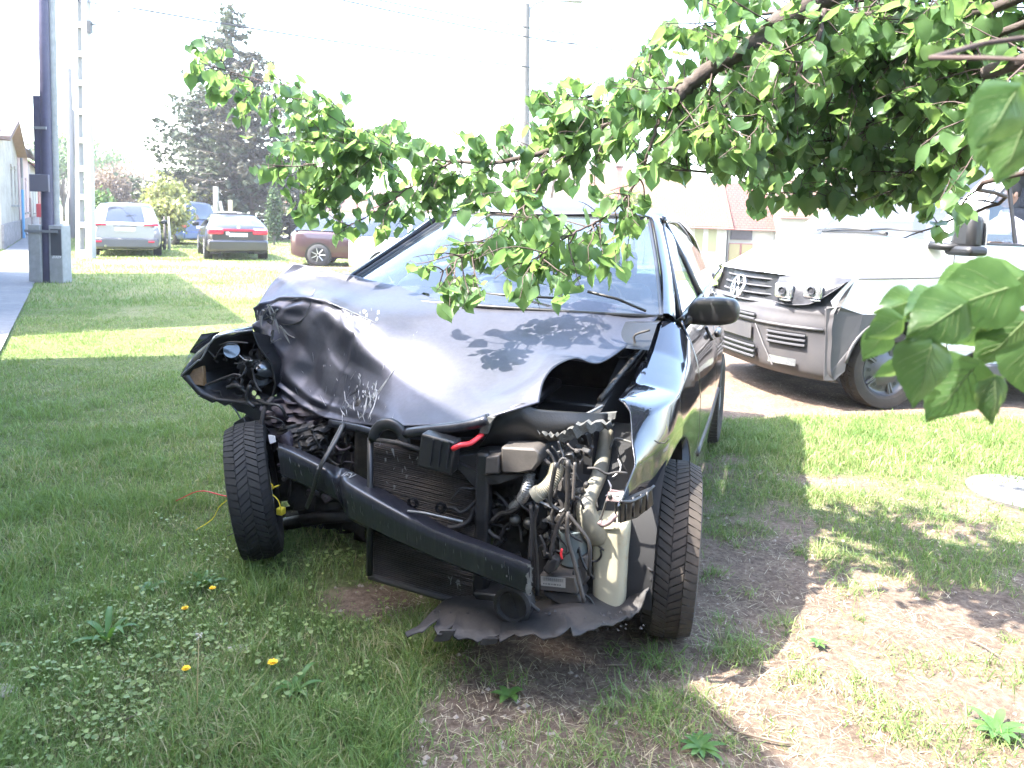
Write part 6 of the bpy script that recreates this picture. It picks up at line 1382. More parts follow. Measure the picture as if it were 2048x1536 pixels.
def spruce(x, y, H, spread, label, m, tw, seed=1, lean=0.0, start=.12, per=11, name='spruce_tree'):
    r = np.random.RandomState(seed); root = empty(name, (x, y, 0), 0, label, 'tree'); tr = MB()
    tr.tube([(0, 0, 0), (lean * .5, 0, H * .5), (lean, 0, H)], [H * .017, H * .011, .02], 9); pts = []; tp = [] ; br = MB()
    nb = int(H * per)
    for k in range(nb):
        t = start + (1 - start) * (k + r.rand()) / nb; z0 = H * t; L = spread * (1 - t) ** .75 * (.55 + .75 * r.rand()) + .3; a = r.rand() * 2 * np.pi; c = np.array([math.cos(a), math.sin(a), 0]); x0 = lean * t
        P = [np.array([x0, 0, z0]) + c * L * s + np.array([0, 0, L * (-.30 * s - .05 + .32 * s * s)]) for s in np.linspace(0, 1, 6)]
        br.tube(P, np.linspace(.035, .008, 6), 4, caps=False); nn = int(L * 34 * (.5 + .7 * r.rand()))
        for s in range(nn):
            q = r.rand() ** .75; p = P[0] * (1 - q) + P[-1] * q + np.array([0, 0, L * (-.3 * q + .32 * q * q) * .0]); i = min(4, int(q * 5)); p = P[i] + (P[i + 1] - P[i]) * (q * 5 - i)
            pts.append(p + np.array([r.randn() * .10, r.randn() * .10, -abs(r.randn()) * .16]))
    tr.build('trunk', tw, root, smooth=180); br.build('limbs', tw, root); foliage_cloud('crown', pts, .20, m, root, seed, 1.7, .5)
    return root
M['spruce'] = leafmat('spruce_needles', (.045, .060, .040), (.085, .10, .065), (.10, .13, .06), .15, .8, scale=1.2)
M['spruce2'] = leafmat('spruce_needles_brown', (.06, .06, .045), (.10, .095, .07), (.10, .1, .06), .15, .8, scale=1.2)
M['thuja'] = leafmat('thuja', (.03, .055, .02), (.05, .085, .03), (.08, .12, .04), .15, .8, scale=2)
M['farbark'] = mat('far_bark', (.09, .075, .07), .9)
def yx(px, y): return W(px, 440, y)[0]
spruce(yx(462, 38), 38, 11.6, 4.3, 'tall ragged spruce rising behind the dark sedan', M['spruce'], M['farbark'], 3, .1, .14, 14)
spruce(yx(505, 37), 37, 9.2, 3.6, 'shorter dark spruce just right of the tallest one', M['spruce2'], M['farbark'], 8, 0, .22, 13)
spruce(yx(580, 41), 41, 5.4, 3.2, 'low wide dark conifer right of the spruces', M['spruce2'], M['farbark'], 12, 0, .1, 16)
spruce(yx(410, 40), 40, 8.0, 4.6, 'broad spruce with long drooping limbs left of the tallest one', M['spruce'], M['farbark'], 21, -.2, .2, 11)
def bush(x, y, z0, rx, rz, n, size, m, label, cat='tree', seed=0, trunk=True, name='bushy_tree', twiggy=0):
    r = np.random.RandomState(seed); root = empty(name, (x, y, 0), 0, label, cat); mb = MB(); nc = 26; cs = []
    for k in range(nc):
        v = r.randn(3); v /= np.linalg.norm(v); q = r.rand() ** .4; c = np.array([v[0] * rx * q * .8, v[1] * rx * q * .8, z0 + rz + v[2] * rz * q * .85]); cs.append(c)
        mb.tube([(0, 0, z0 * .4), c * np.array([.45, .45, 1]) * .6 + np.array([0, 0, z0 * .2]), c], [.05, .03, .012], 5, caps=False)
    if trunk: MB().tube([(0, 0, 0), (.05, 0, z0 + rz * .3)], [.12, .07], 7).build('trunk', M['farbark'], root, smooth=180)
    for k in range(twiggy):
        c = cs[k % nc]; v = r.randn(3) * rx * .3; mb.tube([c * .6 + np.array([0, 0, z0 * .3]), c + v], [.016, .006], 3, caps=False)
    mb.build('limbs', M['farbark'], root); P = []
    for k in range(n):
        c = cs[r.randint(nc)]; v = r.randn(3) * np.array([rx, rx, rz]) * .20; P.append(c + v)
    foliage_cloud('crown', P, size, m, root, seed); return root
M['brownbush'] = leafmat('budding_brown', (.17, .13, .10), (.24, .19, .15), (.2, .15, .1), .2, .8, scale=1)
M['yellowbush'] = leafmat('yellow_green_bush', (.14, .16, .05), (.22, .22, .09), (.25, .27, .08), .3, .7, scale=1)
M['greentree'] = leafmat('green_tree', (.07, .12, .05), (.11, .17, .07), (.15, .24, .06), .3, .7, scale=1)
bush(yx(240, 46), 46, .8, 2.3, 1.7, 5200, .13, M['brownbush'], 'round brownish budding tree above the silver car', seed=4, twiggy=160)
bush(yx(322, 28.5), 28.5, .3, 1.15, 1.15, 5000, .12, M['yellowbush'], 'yellow green bush between the silver car and the dark sedan', seed=5, twiggy=60)
bush(yx(385, 36), 36, .2, 1.1, 1.1, 2600, .12, M['yellowbush'], 'small yellow green bush above the blue and white van', seed=15, twiggy=40)
bush(yx(128, 70), 70, 2.5, 3.0, 2.8, 5200, .22, M['greentree'], 'green tree beyond the houses left of the lattice pole', seed=6)
bush(yx(196, 75), 75, 2.3, 2.8, 3.0, 4200, .22, M['greentree'], 'pale green tree behind the lattice pole', seed=7)
bush(yx(195, 33), 33, .2, .8, 1.0, 1800, .12, M['greentree'], 'green shrub peeping over the silver car at the pole', cat='shrub', seed=9, trunk=False, name='shrub')
bush(yx(1268, 40), 40, 1.0, .9, 1.25, 1400, .10, M['yellowbush'], 'small olive bush before the yellowish roof', cat='tree', seed=10)
bush(yx(548, 33), 33, .0, .38, 1.15, 2600, .09, M['thuja'], 'narrow dark columnar thuja beside the dark sedan', cat='shrub', seed=11, trunk=False, name='thuja')
for i, (px, y, h, lb) in enumerate([(960, 90, 3.5, 'far tree behind the roof of the wreck, left'), (1340, 95, 3.2, 'far tree hidden behind the long roof'), (1600, 80, 3.6, 'far tree behind the bleached white house'), (820, 100, 3.0, 'far tree between the two distant houses'), (60, 110, 4.0, 'far tree behind the grey house')]):
    bush(yx(px, y), y, .5, h * 1.3, h * .5, 1600, .45, M['greentree'], lb, seed=30 + i)
o = empty('marker_post', (yx(432, 30), 30, 0), 0, 'white post with a slanting stay behind the dark sedan', 'post'); MB().box((0, 0, 1.2), (.16, .16, 2.4)).build('shaft', M['plaster_white'], o); MB().box((.35, 0, .9), (.10, .1, 1.9), Matrix.Rotation(-.2, 3, 'Y')).build('stay', M['plaster_white'], o)
o = empty('marker_post', (yx(461, 31), 31, 0), 0, 'shorter yellowish post right of the white one', 'post'); MB().box((0, 0, .95), (.14, .14, 1.9)).build('shaft', M['plaster_ochre'], o)
for i, (px, lb) in enumerate([(338, 'young tree stem wrapped in white, left one of the pair'), (329, 'thin grey stake beside the white wrapped stem')]):
    a = G(px, 500); o = empty('young_tree', (a[0], a[1], 0), 0, lb, 'sapling'); MB().tube([(0, 0, 0), (.03, 0, .55), (.0, 0, 1.2)], [.06, .05, .02], 7).build('trunk', M['plaster_white'] if i == 0 else M['farbark'], o, smooth=180)

# unseen trees and a house, added to darken the reflections in the wreck's paint
M['darktree'] = leafmat('shade_tree', (.03, .05, .02), (.05, .08, .03), (.06, .1, .03), .15, .7, scale=1)
bush(-3.0, -6.5, 1.2, 2.4, 2.6, 3500, .32, M['darktree'], 'leafy tree behind the photographer on the left, seen only mirrored in paint', seed=61)
bush(2.2, -7.5, 1.2, 2.8, 2.9, 3800, .32, M['darktree'], 'leafy tree behind the photographer in the middle, seen only mirrored in paint', seed=62)
bush(7.5, -6.0, 1.2, 2.4, 2.5, 3200, .32, M['darktree'], 'leafy tree behind the photographer on the right, seen only mirrored in paint', seed=63)
root = empty('house', (-6, -13, 0), 0, 'grey house behind the photographer, seen only mirrored in the wreck', 'house')
MB().box((8, 0, 2.2), (18, 7, 4.4)).build('wall', M['plaster_grey'], root); MB().prism([(-1.4, 3.9, 4.4), (-1.4, 0, 7.4), (-1.4, -3.9, 4.4)], (18.8, 0, 0)).build('roof', M['tile_dark'], root)
# ---------------------------------------------------------------- white delivery van (its own axes: x to its rear, y to its far side)
_a = math.radians(12); _O = np.array([3.18, 6.19]) - np.array([-math.sin(_a), math.cos(_a)]) * .12
VF = Frame((_O[0], _O[1]), 12)
M['vanwhite'] = mat('van_white_paint', (.80, .80, .79), .28, coat=.8)
M['vangrey'] = mat('grey_bumper_plastic', (.05, .048, .054), .55, var=.08, vs=3, bump=.0006, bs=150, second=(.072, .066, .064), amt=.5, ss=3)
M['vandark'] = mat('dark_grille_plastic', (.008, .008, .009), .5)
M['vangrille'] = mat('grey_grille_bar', (.07, .07, .078), .75, spec=.2)
M['lampclear'] = mat('headlamp_chrome', (.55, .57, .6), .15, .8, coat=1.0)
M['lampglass'] = mat('smoked_lamp_cover', (.035, .036, .042), .35, spec=.25, var=.4, vs=16)
M['vanglass'] = glassmat('van_glass', (.8, .88, .95), .02, .55)
van = empty('delivery_van', (_O[0], _O[1], 0), math.radians(12), 'white delivery van with grey bumper parked facing left beside the wreck', 'van')
VW_ = 2.0
# longitudinal shape: (x at the middle, z) from under the bumper to the roof; bulge pulls the corners back
vp = [(-.86, .24, .30), (-.93, .30, .30), (-.96, .42, .31), (-.97, .58, .32), (-.98, .68, .32), (-.96, .76, .31), (-.95, .80, .30), (-.925, .855, .30)]
vh = [(-.89, 1.085, .40), (-.87, 1.095, .41), (-.83, 1.12, .42), (-.72, 1.17, .45), (-.45, 1.25, .38), (-.1, 1.34, .28), (.15, 1.40, .22), (.22, 1.42, .2)]
def vrow(x, z, bl, n=33, y0=0.0, tumb=0.0, crown=0.0):
    out = []
    for j in range(n):
        s = 2 * j / (n - 1) - 1; k = abs(s) ** 3.2; out.append((x + bl * k, 1.0 + s * (1.0 - y0 - tumb), z - crown * abs(s) ** 2.5))
    return out
def vsurf(name, rows, mt, n=33, **kw):
    g = crom([vrow(*r, n=n, **kw) for r in rows], len(rows) * 5); return MB().grid(g).build(name, M[mt], van, smooth=60), g
_, gb = vsurf('bumper', vp, 'vangrey')
_, gh = vsurf('bonnet', vh, 'vanwhite', crown=.03)
MB().grid(crom([vrow(-.90, .80, .28), vrow(-.86, 1.0, .34), vrow(-.85, 1.09, .38)], 6)).build('grille_backing', M['vandark'], van)
for k, z in enumerate((.80, .865, .93, .995, 1.05)):      # grille bars between the lamps
    P = [(-.965 + .26 * abs(s) ** 3 + (z - .8) * .32, 1.0 + s * .58, z + .028 * 1) for s in np.linspace(-1, 1, 15)]
    MB().tube(P, .016, 6, flat=.6).build('grille_bar', M['vangrille'], van, smooth=60)
P = [[(-.950 + .26 * abs(s) ** 3 + (z - .8) * .32, 1.0 + s * .60, z) for s in np.linspace(-1, 1, 15)] for z in (.79, 1.09)]
MB().grid(P).build('grille_panel', M['vandark'], van)
# badge: ring with V over W
bx = -.965 + .05
cb = np.array([-.985 + .04, 1.0, .93])
mb = MB(); mb.lathe([(.105 + .011 * math.cos(q), .011 * math.sin(q)) for q in np.linspace(0, 6.28, 7)], (0, 0, 0), 'x', 26)
def seg(a, b): mb.tube([(0, -a[0], a[1]), (0, -b[0], b[1])], .006, 5)
for a, b in (((-.045, .085), (0, .012)), ((0, .012), (.045, .085)), ((-.088, .040), (-.040, -.082)), ((-.040, -.082), (0, -.012)), ((0, -.012), (.040, -.082)), ((.040, -.082), (.088, .040))): seg(a, b)
o = mb.build('badge', M['lampclear'], van, smooth=60); o.location = cb; o.rotation_euler = (0, math.radians(17), 0)
# headlamps near and far
def vside(px, py, y=0.0): return VF.yy(px, py, y)
for sd in (0, 1):
    def my(y): return y if sd == 0 else 2.0 - y
    T_ = [(-.86, .47, 1.06), (-.81, .34, 1.075), (-.715, .20, 1.082), (-.615, .09, 1.085), (-.495, .0, 1.085)]; B_ = [(-.925, .45, .855), (-.885, .32, .842), (-.83, .20, .85), (-.765, .09, .885), (-.60, -.004, 1.03)]
    C_ = [tuple((np.array(p) + np.array(q)) / 2 + np.array([-.022, -.014, 0])) for p, q in zip(T_, B_)]
    h = MB().grid(crom2([[(x, my(y), z) for x, y, z in r_] for r_ in (B_, C_, T_)], 9, 14)).build('headlamp', M['lampglass'], van, smooth=180)
    for (x, y, z, r_) in ((-.865, .33, .955, .082), (-.735, .125, .975, .082)):
        q = np.array([x, my(y), z]); 
        mb = MB(); mb.box((0, 0, 0), (.05, r_ * 1.9, r_ * 1.55)); k_ = mb.build('reflector', M['lampclear'], h, bevel=.018); mb = MB(); mb.lathe([(.034, -.03), (.030, -.042), (.022, -.03), (.001, -.034)], (0, 0, 0), 'x', 14); mb.build('projector', M['lampglass'], k_, smooth=50); k_.location = q + np.array([-.03, 0, 0]); k_.rotation_euler = (0, 0, math.radians(28 if sd == 0 else -28))
        for dz in (-.075,): MB().box(q + np.array([-.03, -.02 if sd == 0 else .02, dz]), (.04, .12, .012)).build('lamp_bar', M['lampclear'], h, bevel=.004)
    P = [np.array((x, my(y), z)) for x, y, z in B_]
    MB().tube(crom(P, 10), .005, 6).build('indicator_strip', M['vangrille'], h, smooth=180)
# windscreen, pillars, roof
W0 = [(.24, 1.0 + s * .90, 1.43 + .0 * s) for s in np.linspace(-1, 1, 9)]; W0 = [(x + .22 * abs(s) ** 3, y, z - .01) for (x, y, z), s in zip(W0, np.linspace(-1, 1, 9))]
W2 = [(1.08 + .14 * abs(s) ** 3, 1.0 + s * .74, 2.18) for s in np.linspace(-1, 1, 9)]; W1 = [((a[0] + b[0]) / 2 - .03, (a[1] + b[1]) / 2, (a[2] + b[2]) / 2) for a, b in zip(W0, W2)]
MB().grid(crom2([W0, W1, W2], 10, 18)).build('windscreen', M['vanglass'], van, smooth=180)
MB().tube(crom([(.205, .55, 1.445), (.20, 1.0, 1.45), (.23, 1.5, 1.44)], 10), .022, 6).build('screen_rubber', M['vandark'], van, smooth=180)
for pts in ([(.20, 1.55, 1.46), (.19, 1.15, 1.48), (.20, .75, 1.475)], [(.22, .95, 1.47), (.21, .55, 1.49), (.27, .2, 1.475)]): MB().tube(pts, .012, 6).build('wiper', M['vandark'], van, smooth=180)
for sd in (0, 1):
    f = (lambda p: p) if sd == 0 else (lambda p: (p[0], 2.0 - p[1], p[2]))
    A = [f(p) for p in [(.14, .03, 1.40), (.46, .105, 1.66), (.80, .18, 1.93), (1.20, .25, 2.20)]]; B = [f(p) for p in [(.40, .03, 1.40), (.66, .07, 1.66), (.96, .14, 1.93), (1.32, .20, 2.18)]]
    A, B = crom(A, 12), crom(B, 12); o_ = np.array([0, -.03 if sd == 0 else .03, .01])
    MB().grid(np.stack([A, (A + B) / 2 + o_, B, (A + B) / 2 - o_], 1), closed_v=True).build('windscreen_pillar', M['vanwhite'], van, smooth=60)
tum = lambda z: .0 if z < 1.35 else .22 * ((z - 1.35) / .85) ** 1.3
RO2 = [vrow(1.10, 2.19, .14, tumb=.22), vrow(1.35, 2.31, .08, tumb=.24), vrow(1.8, 2.38, 0, tumb=.25), vrow(2.6, 2.41, 0, tumb=.25), vrow(5.1, 2.42, 0, tumb=.25)]
MB().grid(crom([[(x, y, z - .10 * abs(y - 1) ** 4) for x, y, z in r] for r in RO2], 20)).build('roof', M['vanwhite'], van, smooth=180)
# side skins with a real window opening and wheel arches
def arc(cx, cz, r, a0, a1, n=14): return [(cx + r * math.cos(t), cz + r * math.sin(t)) for t in np.linspace(a0, a1, n)]
AC = -.10
outer = [(-.62, .80), (-.66, .90), (-.50, 1.10), (-.47, 1.12), (-.25, 1.24), (.15, 1.38), (.38, 1.40), (.55, 1.40)] + [(.40, 1.40)] * 0 + [(.66, 1.66), (.96, 1.93), (1.32, 2.18), (1.5, 2.26), (5.1, 2.29), (5.1, .34), (3.95, .34)] + arc(3.55, .34, .40, 0, math.pi)[1:] + [(3.1, .34), (.36, .34)] + arc(AC, .34, .42, .0, math.pi * .72)[1:] + [(-.50, .66)]
hole = [(.52, 1.40), (.74, 1.65), (1.02, 1.90), (1.28, 2.08), (1.62, 2.10), (1.66, 1.38)]
outer2 = [(-.62, .80), (-.66, .90), (-.50, 1.10), (-.25, 1.24), (.15, 1.38), (.40, 1.395), (.66, 1.66), (.96, 1.93), (1.32, 2.18), (1.5, 2.26), (5.1, 2.29), (5.1, .34), (3.95, .34)] + arc(3.55, .34, .40, 0, math.pi)[1:] + [(.36, .34)] + arc(AC, .34, .42, .0, math.pi * .72)[1:]
def curved(verts_fn, sd, name, mt, ol, holes, off=0.0):
    bm = bmesh.new(); loops = [[Vector((p[0], p[1], 0)) for p in ol]] + [[Vector((p[0], p[1], 0)) for p in h] for h in holes]
    tris = tessellate_polygon(loops); fl = [bm.verts.new(p) for l in loops for p in l]
    for t in tris:
        try: bm.faces.new([fl[i] for i in t])
        except ValueError: pass
    for ax, vals in (((0, 1, 0), np.arange(.5, 2.3, .12)),  ((1, 0, 0), np.arange(-.5, 5, .4))):
        for v in vals:
            co = (0, v, 0) if ax[1] else (v, 0, 0); bmesh.ops.bisect_plane(bm, geom=bm.verts[:] + bm.edges[:] + bm.faces[:], plane_co=co, plane_no=ax, dist=1e-5)
    for v in bm.verts:
        x, z = v.co.x, v.co.y; y = tum(z) + .10 * max(0, (-.30 - x) / .35) ** 2 * .35 - .014 * math.exp(-((z - 1.10) / .05) ** 2) + (.02 if z < .5 else 0) + off
        v.co = Vector((x, y if sd == 0 else 2.0 - y, z))
    me = bpy.data.meshes.new(name); bm.to_mesh(me); bm.free(); me.materials.append(M[mt]); me.shade_smooth(); me.set_sharp_from_angle(angle=math.radians(40)); o = bpy.data.objects.new(name, me); COL.objects.link(o); o.parent = van; return o
curved(None, 0, 'side_panel', 'vanwhite', outer2, [hole]); curved(None, 1, 'side_panel', 'vanwhite', outer2, [hole])
for nm, L_, w in (('belt_groove', [(-.46, 1.085), (.1, 1.10), (.8, 1.12), (3.5, 1.13)], .006), ('door_gap', [(.42, 1.38), (.42, .45), (.55, .36)], .005), ('door_gap', [(1.72, 2.2), (1.72, .36)], .005)):
    MB().tube([(x, tum(z) - .004 - (.012 if nm[0] == 'b' else 0), z) for x, z in L_], w, 5).build(nm, M['vangrille'], van)
# bumper wrap round the near corner and arch lip
for sd in (0, 1):
    f = (lambda p: p) if sd == 0 else (lambda p: (p[0], 2.0 - p[1], p[2]))
    ol = [(-.68, .26), (-.60, .26), (-.52, .34)] + arc(AC, .34, .42, math.pi, math.pi * .66)[:] + [(-.22, .80), (-.40, .80), (-.60, .86), (-.70, .84)]
    mb = MB(); mb.flat(ol, fn=lambda u, v: f((u, -.008 + .06 * max(0, (-.45 - u) / .3) ** 2, v))); mb.build('bumper_corner', M['vangrey'], van, solid=.012)
    P = [f((x, -.012, z)) for x, z in arc(AC, .34, .425, -.05, math.pi * .95, 24)]; MB().tube(P, .014, 6).build('arch_lip', M['vangrey'], van, smooth=180)
    P = [[f((x, y, z)) for y in (0.0, .35)] for x, z in arc(AC, .34, .43, -.1, math.pi + .1, 20)]; MB().grid(P).build('arch_liner', M['vandark'], van, smooth=180)
    MB().box(f((1.75, .03, .31)), (2.7, .09, .14)).build('sill', M['vangrey'], van, bevel=.02)
    MB().tube([f((1.05, -.03, 1.16)), f((1.22, -.03, 1.16))], .02, 8).build('door_handle', M['vandark'], van, smooth=60)
# bumper openings
def bumpq(y0, y1, z0, z1, name, mt, push=-.012, slats=0):
    def X(y, z): s = (y - 1.0); return -.975 + .32 * abs(s) ** 3.2 + push
    MB().grid([[(X(y, z), y, z) for y in np.linspace(y0, y1, 8)] for z in (z0, z1)]).build(name, M[mt], van)
    for k in range(slats): z = z0 + (k + .5) * (z1 - z0) / slats; MB().tube([(X(y, z) - .01, y, z) for y in np.linspace(y0, y1, 8)], .010, 5).build('vent_slat', M['vangrille'], van)
bumpq(.62, 1.38, .66, .73, 'intake', 'vandark', slats=2); bumpq(.66, 1.34, .50, .63, 'number_plate', 'vangrey', -.02)
bumpq(.60, 1.40, .33, .46, 'intake', 'vandark', slats=3)
for y0, y1 in ((.14, .46), (1.54, 1.86)):
    bumpq(y0, y1, .50, .62, 'fog_recess', 'vandark', slats=3); bumpq(y0 + .06, y1 - .02, .34, .40, 'fog_lamp', 'lampclear', -.014)
for a, b in (((.60, .64), (.38, .32)),): MB().tube([(-1.0 + .32 * abs(y - 1) ** 3.2 - .0, y, z) for y, z in ((a[0], a[1]), ((a[0] + b[0]) / 2, (a[1] + b[1]) / 2), (b[0], b[1]))], .007, 5).build('bumper_rib', M['vangrey'], van)
MB().tube([(-.985 + .32 * abs(y - 1) ** 3.2, y, .665 - 0) for y in np.linspace(.04, 1.96, 21)], .014, 6).build('bumper_ridge', M['vangrey'], van, smooth=180)
MB().box((2.2, 1.0, .36), (5.4, 1.7, .2)).build('underbody', M['vandark'], van)
MB().box((5.1, 1.0, 1.3), (.06, 1.9, 1.95)).build('rear_doors', M['vanwhite'], van, bevel=.03)
MB().box((1.78, 1.0, 1.3), (.04, 1.8, 1.8)).build('bulkhead', M['inner'], van)
MB().grid([[(.30, y, 1.40), (.75, y, 1.42), (.80, y, 1.2)] for y in np.linspace(.08, 1.92, 4)]).build('dashboard', M['inner'], van)
for y in (.5, 1.45):
    s = sub_empty('seat', van, (1.35, y, .95)); MB().box((0, 0, 0), (.5, .5, .16)).build('seat_cushion', M['seat'], s, bevel=.04); MB().box((.26, 0, .42), (.14, .5, .7), Matrix.Rotation(.15, 3, 'Y')).build('seat_back', M['seat'], s, bevel=.05); MB().box((.32, 0, .86), (.1, .26, .2)).build('head_rest', M['seat'], s, bevel=.04)
mb = MB(); mb.lathe([(.2 + .015 * math.cos(a), .015 * math.sin(a)) for a in np.linspace(0, 6.28, 8)], (0, 0, 0), 'z', 24); o = mb.build('steering_wheel', M['black'], van, smooth=180); o.location = (.80, .5, 1.42); o.rotation_euler = (0, math.radians(-55), 0)
# side window: front quarter glass fixed, rest wound down
MB().flat([(.54, 1.41), (.74, 1.65), (1.02, 1.90), (1.02, 1.41)], fn=lambda u, v: (u, tum(v) + .012, v)).build('quarter_window', M['vanglass'], van)
MB().tube([(1.02, tum(1.4) + .01, 1.40), (1.02, tum(1.9) + .01, 1.91)], .016, 6).build('window_bar', M['vandark'], van)
MB().tube([(x, tum(z) + .004, z) for x, z in [(.50, 1.392), (.74, 1.66), (1.02, 1.91), (1.28, 2.09), (1.62, 2.11), (1.66, 1.375), (.50, 1.392)]], .013, 6).build('window_rubber', M['vandark'], van, smooth=60)
# mirror: big two-part head on a low arm
MB().tube([(.18, .0, 1.37), (.25, -.10, 1.36), (.34, -.2, 1.37)], [.05, .045, .04], 10, flat=.7).build('mirror_arm', M['vandark'], van, smooth=180)
mh = MB().box((.34, -.2, 1.48), (.13, .22, .28)).build('door_mirror', M['vandark'], van, bevel=.05)
MB().box((.34, -.2, 1.335), (.18, .27, .08)).build('mirror_base', M['vandark'], mh, bevel=.03); MB().box((.425, -.2, 1.52), (.01, .20, .28)).build('mirror_glass', M['lampclear'], mh)
# wheels
def van_wheel(x, y, s):
    w = sub_empty('wheel', van, (x, y, .335), (0, 0, math.radians(90 if s > 0 else -90))); tyre('t', w, .335, .225, M['tyre_dusty'], 54, rim=M['steelwheel'])
    mb = MB(); mb.lathe([(.215, .085), (.20, .055), (.185, .05), (.12, .075), (.10, .09), (.001, .095)], (0, 0, 0), 'x', 30); mb.build('wheel_disc', M['steelwheel'], w, smooth=50)
    for k in range(14):
        q = 2 * math.pi * k / 14; MB().disc((.069, .152 * math.cos(q), .152 * math.sin(q)), .016, (1, 0, .0), 8).build('vent_hole', M['vandark'], w)
    return w
for x, y, s in ((AC, .12, -1), (3.55, .14, -1), (AC, 1.88, 1), (3.55, 1.86, 1)): van_wheel(x, y, s)
# driver at the open window: dark hair, pale sleeve, forearm resting on the sill
M['skin'] = mat('skin', (.42, .25, .18), .55); M['hair'] = mat('dark_hair', (.02, .016, .014), .6, bump=.003, bs=120); M['shirt'] = mat('pale_pink_shirt', (.62, .54, .58), .9, var=.08, vs=12, bump=.004, bs=30); M['vest'] = mat('dark_vest', (.05, .055, .07), .9)
pr = empty('person', VF.w((1.32, .42, 1.03)), math.radians(12), 'driver in a pale shirt sitting at the open window of the white van', 'person')
def skin_body(name, V, E, Rr, m, parent, lv=2):
    me = bpy.data.meshes.new(name); me.from_pydata(V, E, []); o = bpy.data.objects.new(name, me); COL.objects.link(o); o.parent = parent
    md = o.modifiers.new('s', 'SKIN'); md.use_smooth_shade = True
    for i, r_ in enumerate(Rr): me.skin_vertices[0].data[i].radius = r_ if isinstance(r_, tuple) else (r_, r_)
    me.skin_vertices[0].data[0].use_root = True
    sb = o.modifiers.new('d', 'SUBSURF'); sb.levels = lv; sb.render_levels = lv
    bpy.context.view_layer.update(); m2 = bpy.data.meshes.new_from_object(o.evaluated_get(bpy.context.evaluated_depsgraph_get())); m2.name = name
    o.modifiers.clear(); o.data = m2; m2.materials.clear(); m2.materials.append(m); m2.shade_smooth(); return o
# local axes: -x forwards (van faces -x), -y towards the open window
Vb = [(0, 0, .08), (.02, 0, .25), (.01, 0, .42), (0, 0, .52), (-.01, 0, .60), (-.02, 0, .68), (0, -.19, .48), (-.08, -.27, .27), (-.30, -.33, .355), (-.38, -.345, .37), (0, .19, .48), (-.05, .24, .24), (-.30, .16, .30), (-.25, -.08, .06), (-.50, -.1, .06), (-.25, .1, .06), (-.50, .1, .06)]
Eb = [(0, 1), (1, 2), (2, 3), (3, 4), (4, 5), (3, 6), (6, 7), (7, 8), (8, 9), (3, 10), (10, 11), (11, 12), (0, 13), (13, 14), (0, 15), (15, 16)]
Rb = [(.15, .12), (.15, .11), (.17, .12), (.13, .10), .055, .058, .075, .055, .038, .032, .075, .055, .04, .085, .07, .085, .07]
body = skin_body('body', Vb, Eb, Rb, M['shirt'], pr)
def ell(name, c, r3, m, parent, n=16, deform=None):
    P = []
    for i in range(n + 1):
        t = math.pi * i / n; row = []
        for j in range(2 * n):
            q = 2 * math.pi * j / (2 * n); p = np.array([math.sin(t) * math.cos(q), math.sin(t) * math.sin(q), math.cos(t)]); p = deform(p) if deform else p; row.append((c[0] + r3[0] * p[0], c[1] + r3[1] * p[1], c[2] + r3[2] * p[2]))
        P.append(row)
    return MB().grid(P, closed_v=True).build(name, m, parent, smooth=180)
def headf(p):
    x, y, z = p; k = 1 - .22 * max(0, -z) ** 1.4; x2 = x * (1 - .12 * max(0, -z)) - (.10 if x < 0 and -.75 < z < -.3 else 0) * (1 - abs(y)); nose = .26 * math.exp(-((z + .12) / .2) ** 2 - (y / .16) ** 2) if x < -.5 else 0; eye = .09 * (math.exp(-((z - .08) / .12) ** 2 - ((abs(y) - .38) / .2) ** 2)) if x < -.4 else 0
    return np.array([x2 - nose + eye, y * k, z])
HC = (-.035, -.02, .80)
head = ell('head', HC, (.098, .077, .122), M['skin'], pr, 26, headf); 
for sy in (-1, 1):
    ell('ear', (HC[0] + .01, HC[1] + sy * .077, HC[2] - .005), (.02, .009, .032), M['skin'], head, 6); ell('eye', (HC[0] - .081, HC[1] + sy * .028, HC[2] + .008), (.010, .013, .008), M['white'], head, 6); ell('pupil', (HC[0] - .089, HC[1] + sy * .028, HC[2] + .008), (.004, .006, .006), M['hair'], head, 5); MB().tube([(HC[0] - .088, HC[1] + sy * .015, HC[2] + .028), (HC[0] - .088, HC[1] + sy * .042, HC[2] + .026)], .004, 5).build('brow', M['hair'], head)
MB().tube([(HC[0] - .088, HC[1] - .022, HC[2] - .060), (HC[0] - .096, HC[1], HC[2] - .058), (HC[0] - .088, HC[1] + .022, HC[2] - .060)], .005, 6).build('mouth', mat('lips', (.35, .14, .12), .5), head, smooth=180)
hair = ell('hair', (HC[0] + .012, HC[1], HC[2] + .030), (.102, .084, .106), M['hair'], pr, 18, lambda p: np.array([p[0] if not (p[0] < -.45 and p[2] < .35) else -.45 + .0 * p[0], p[1], max(p[2], -.55)]))
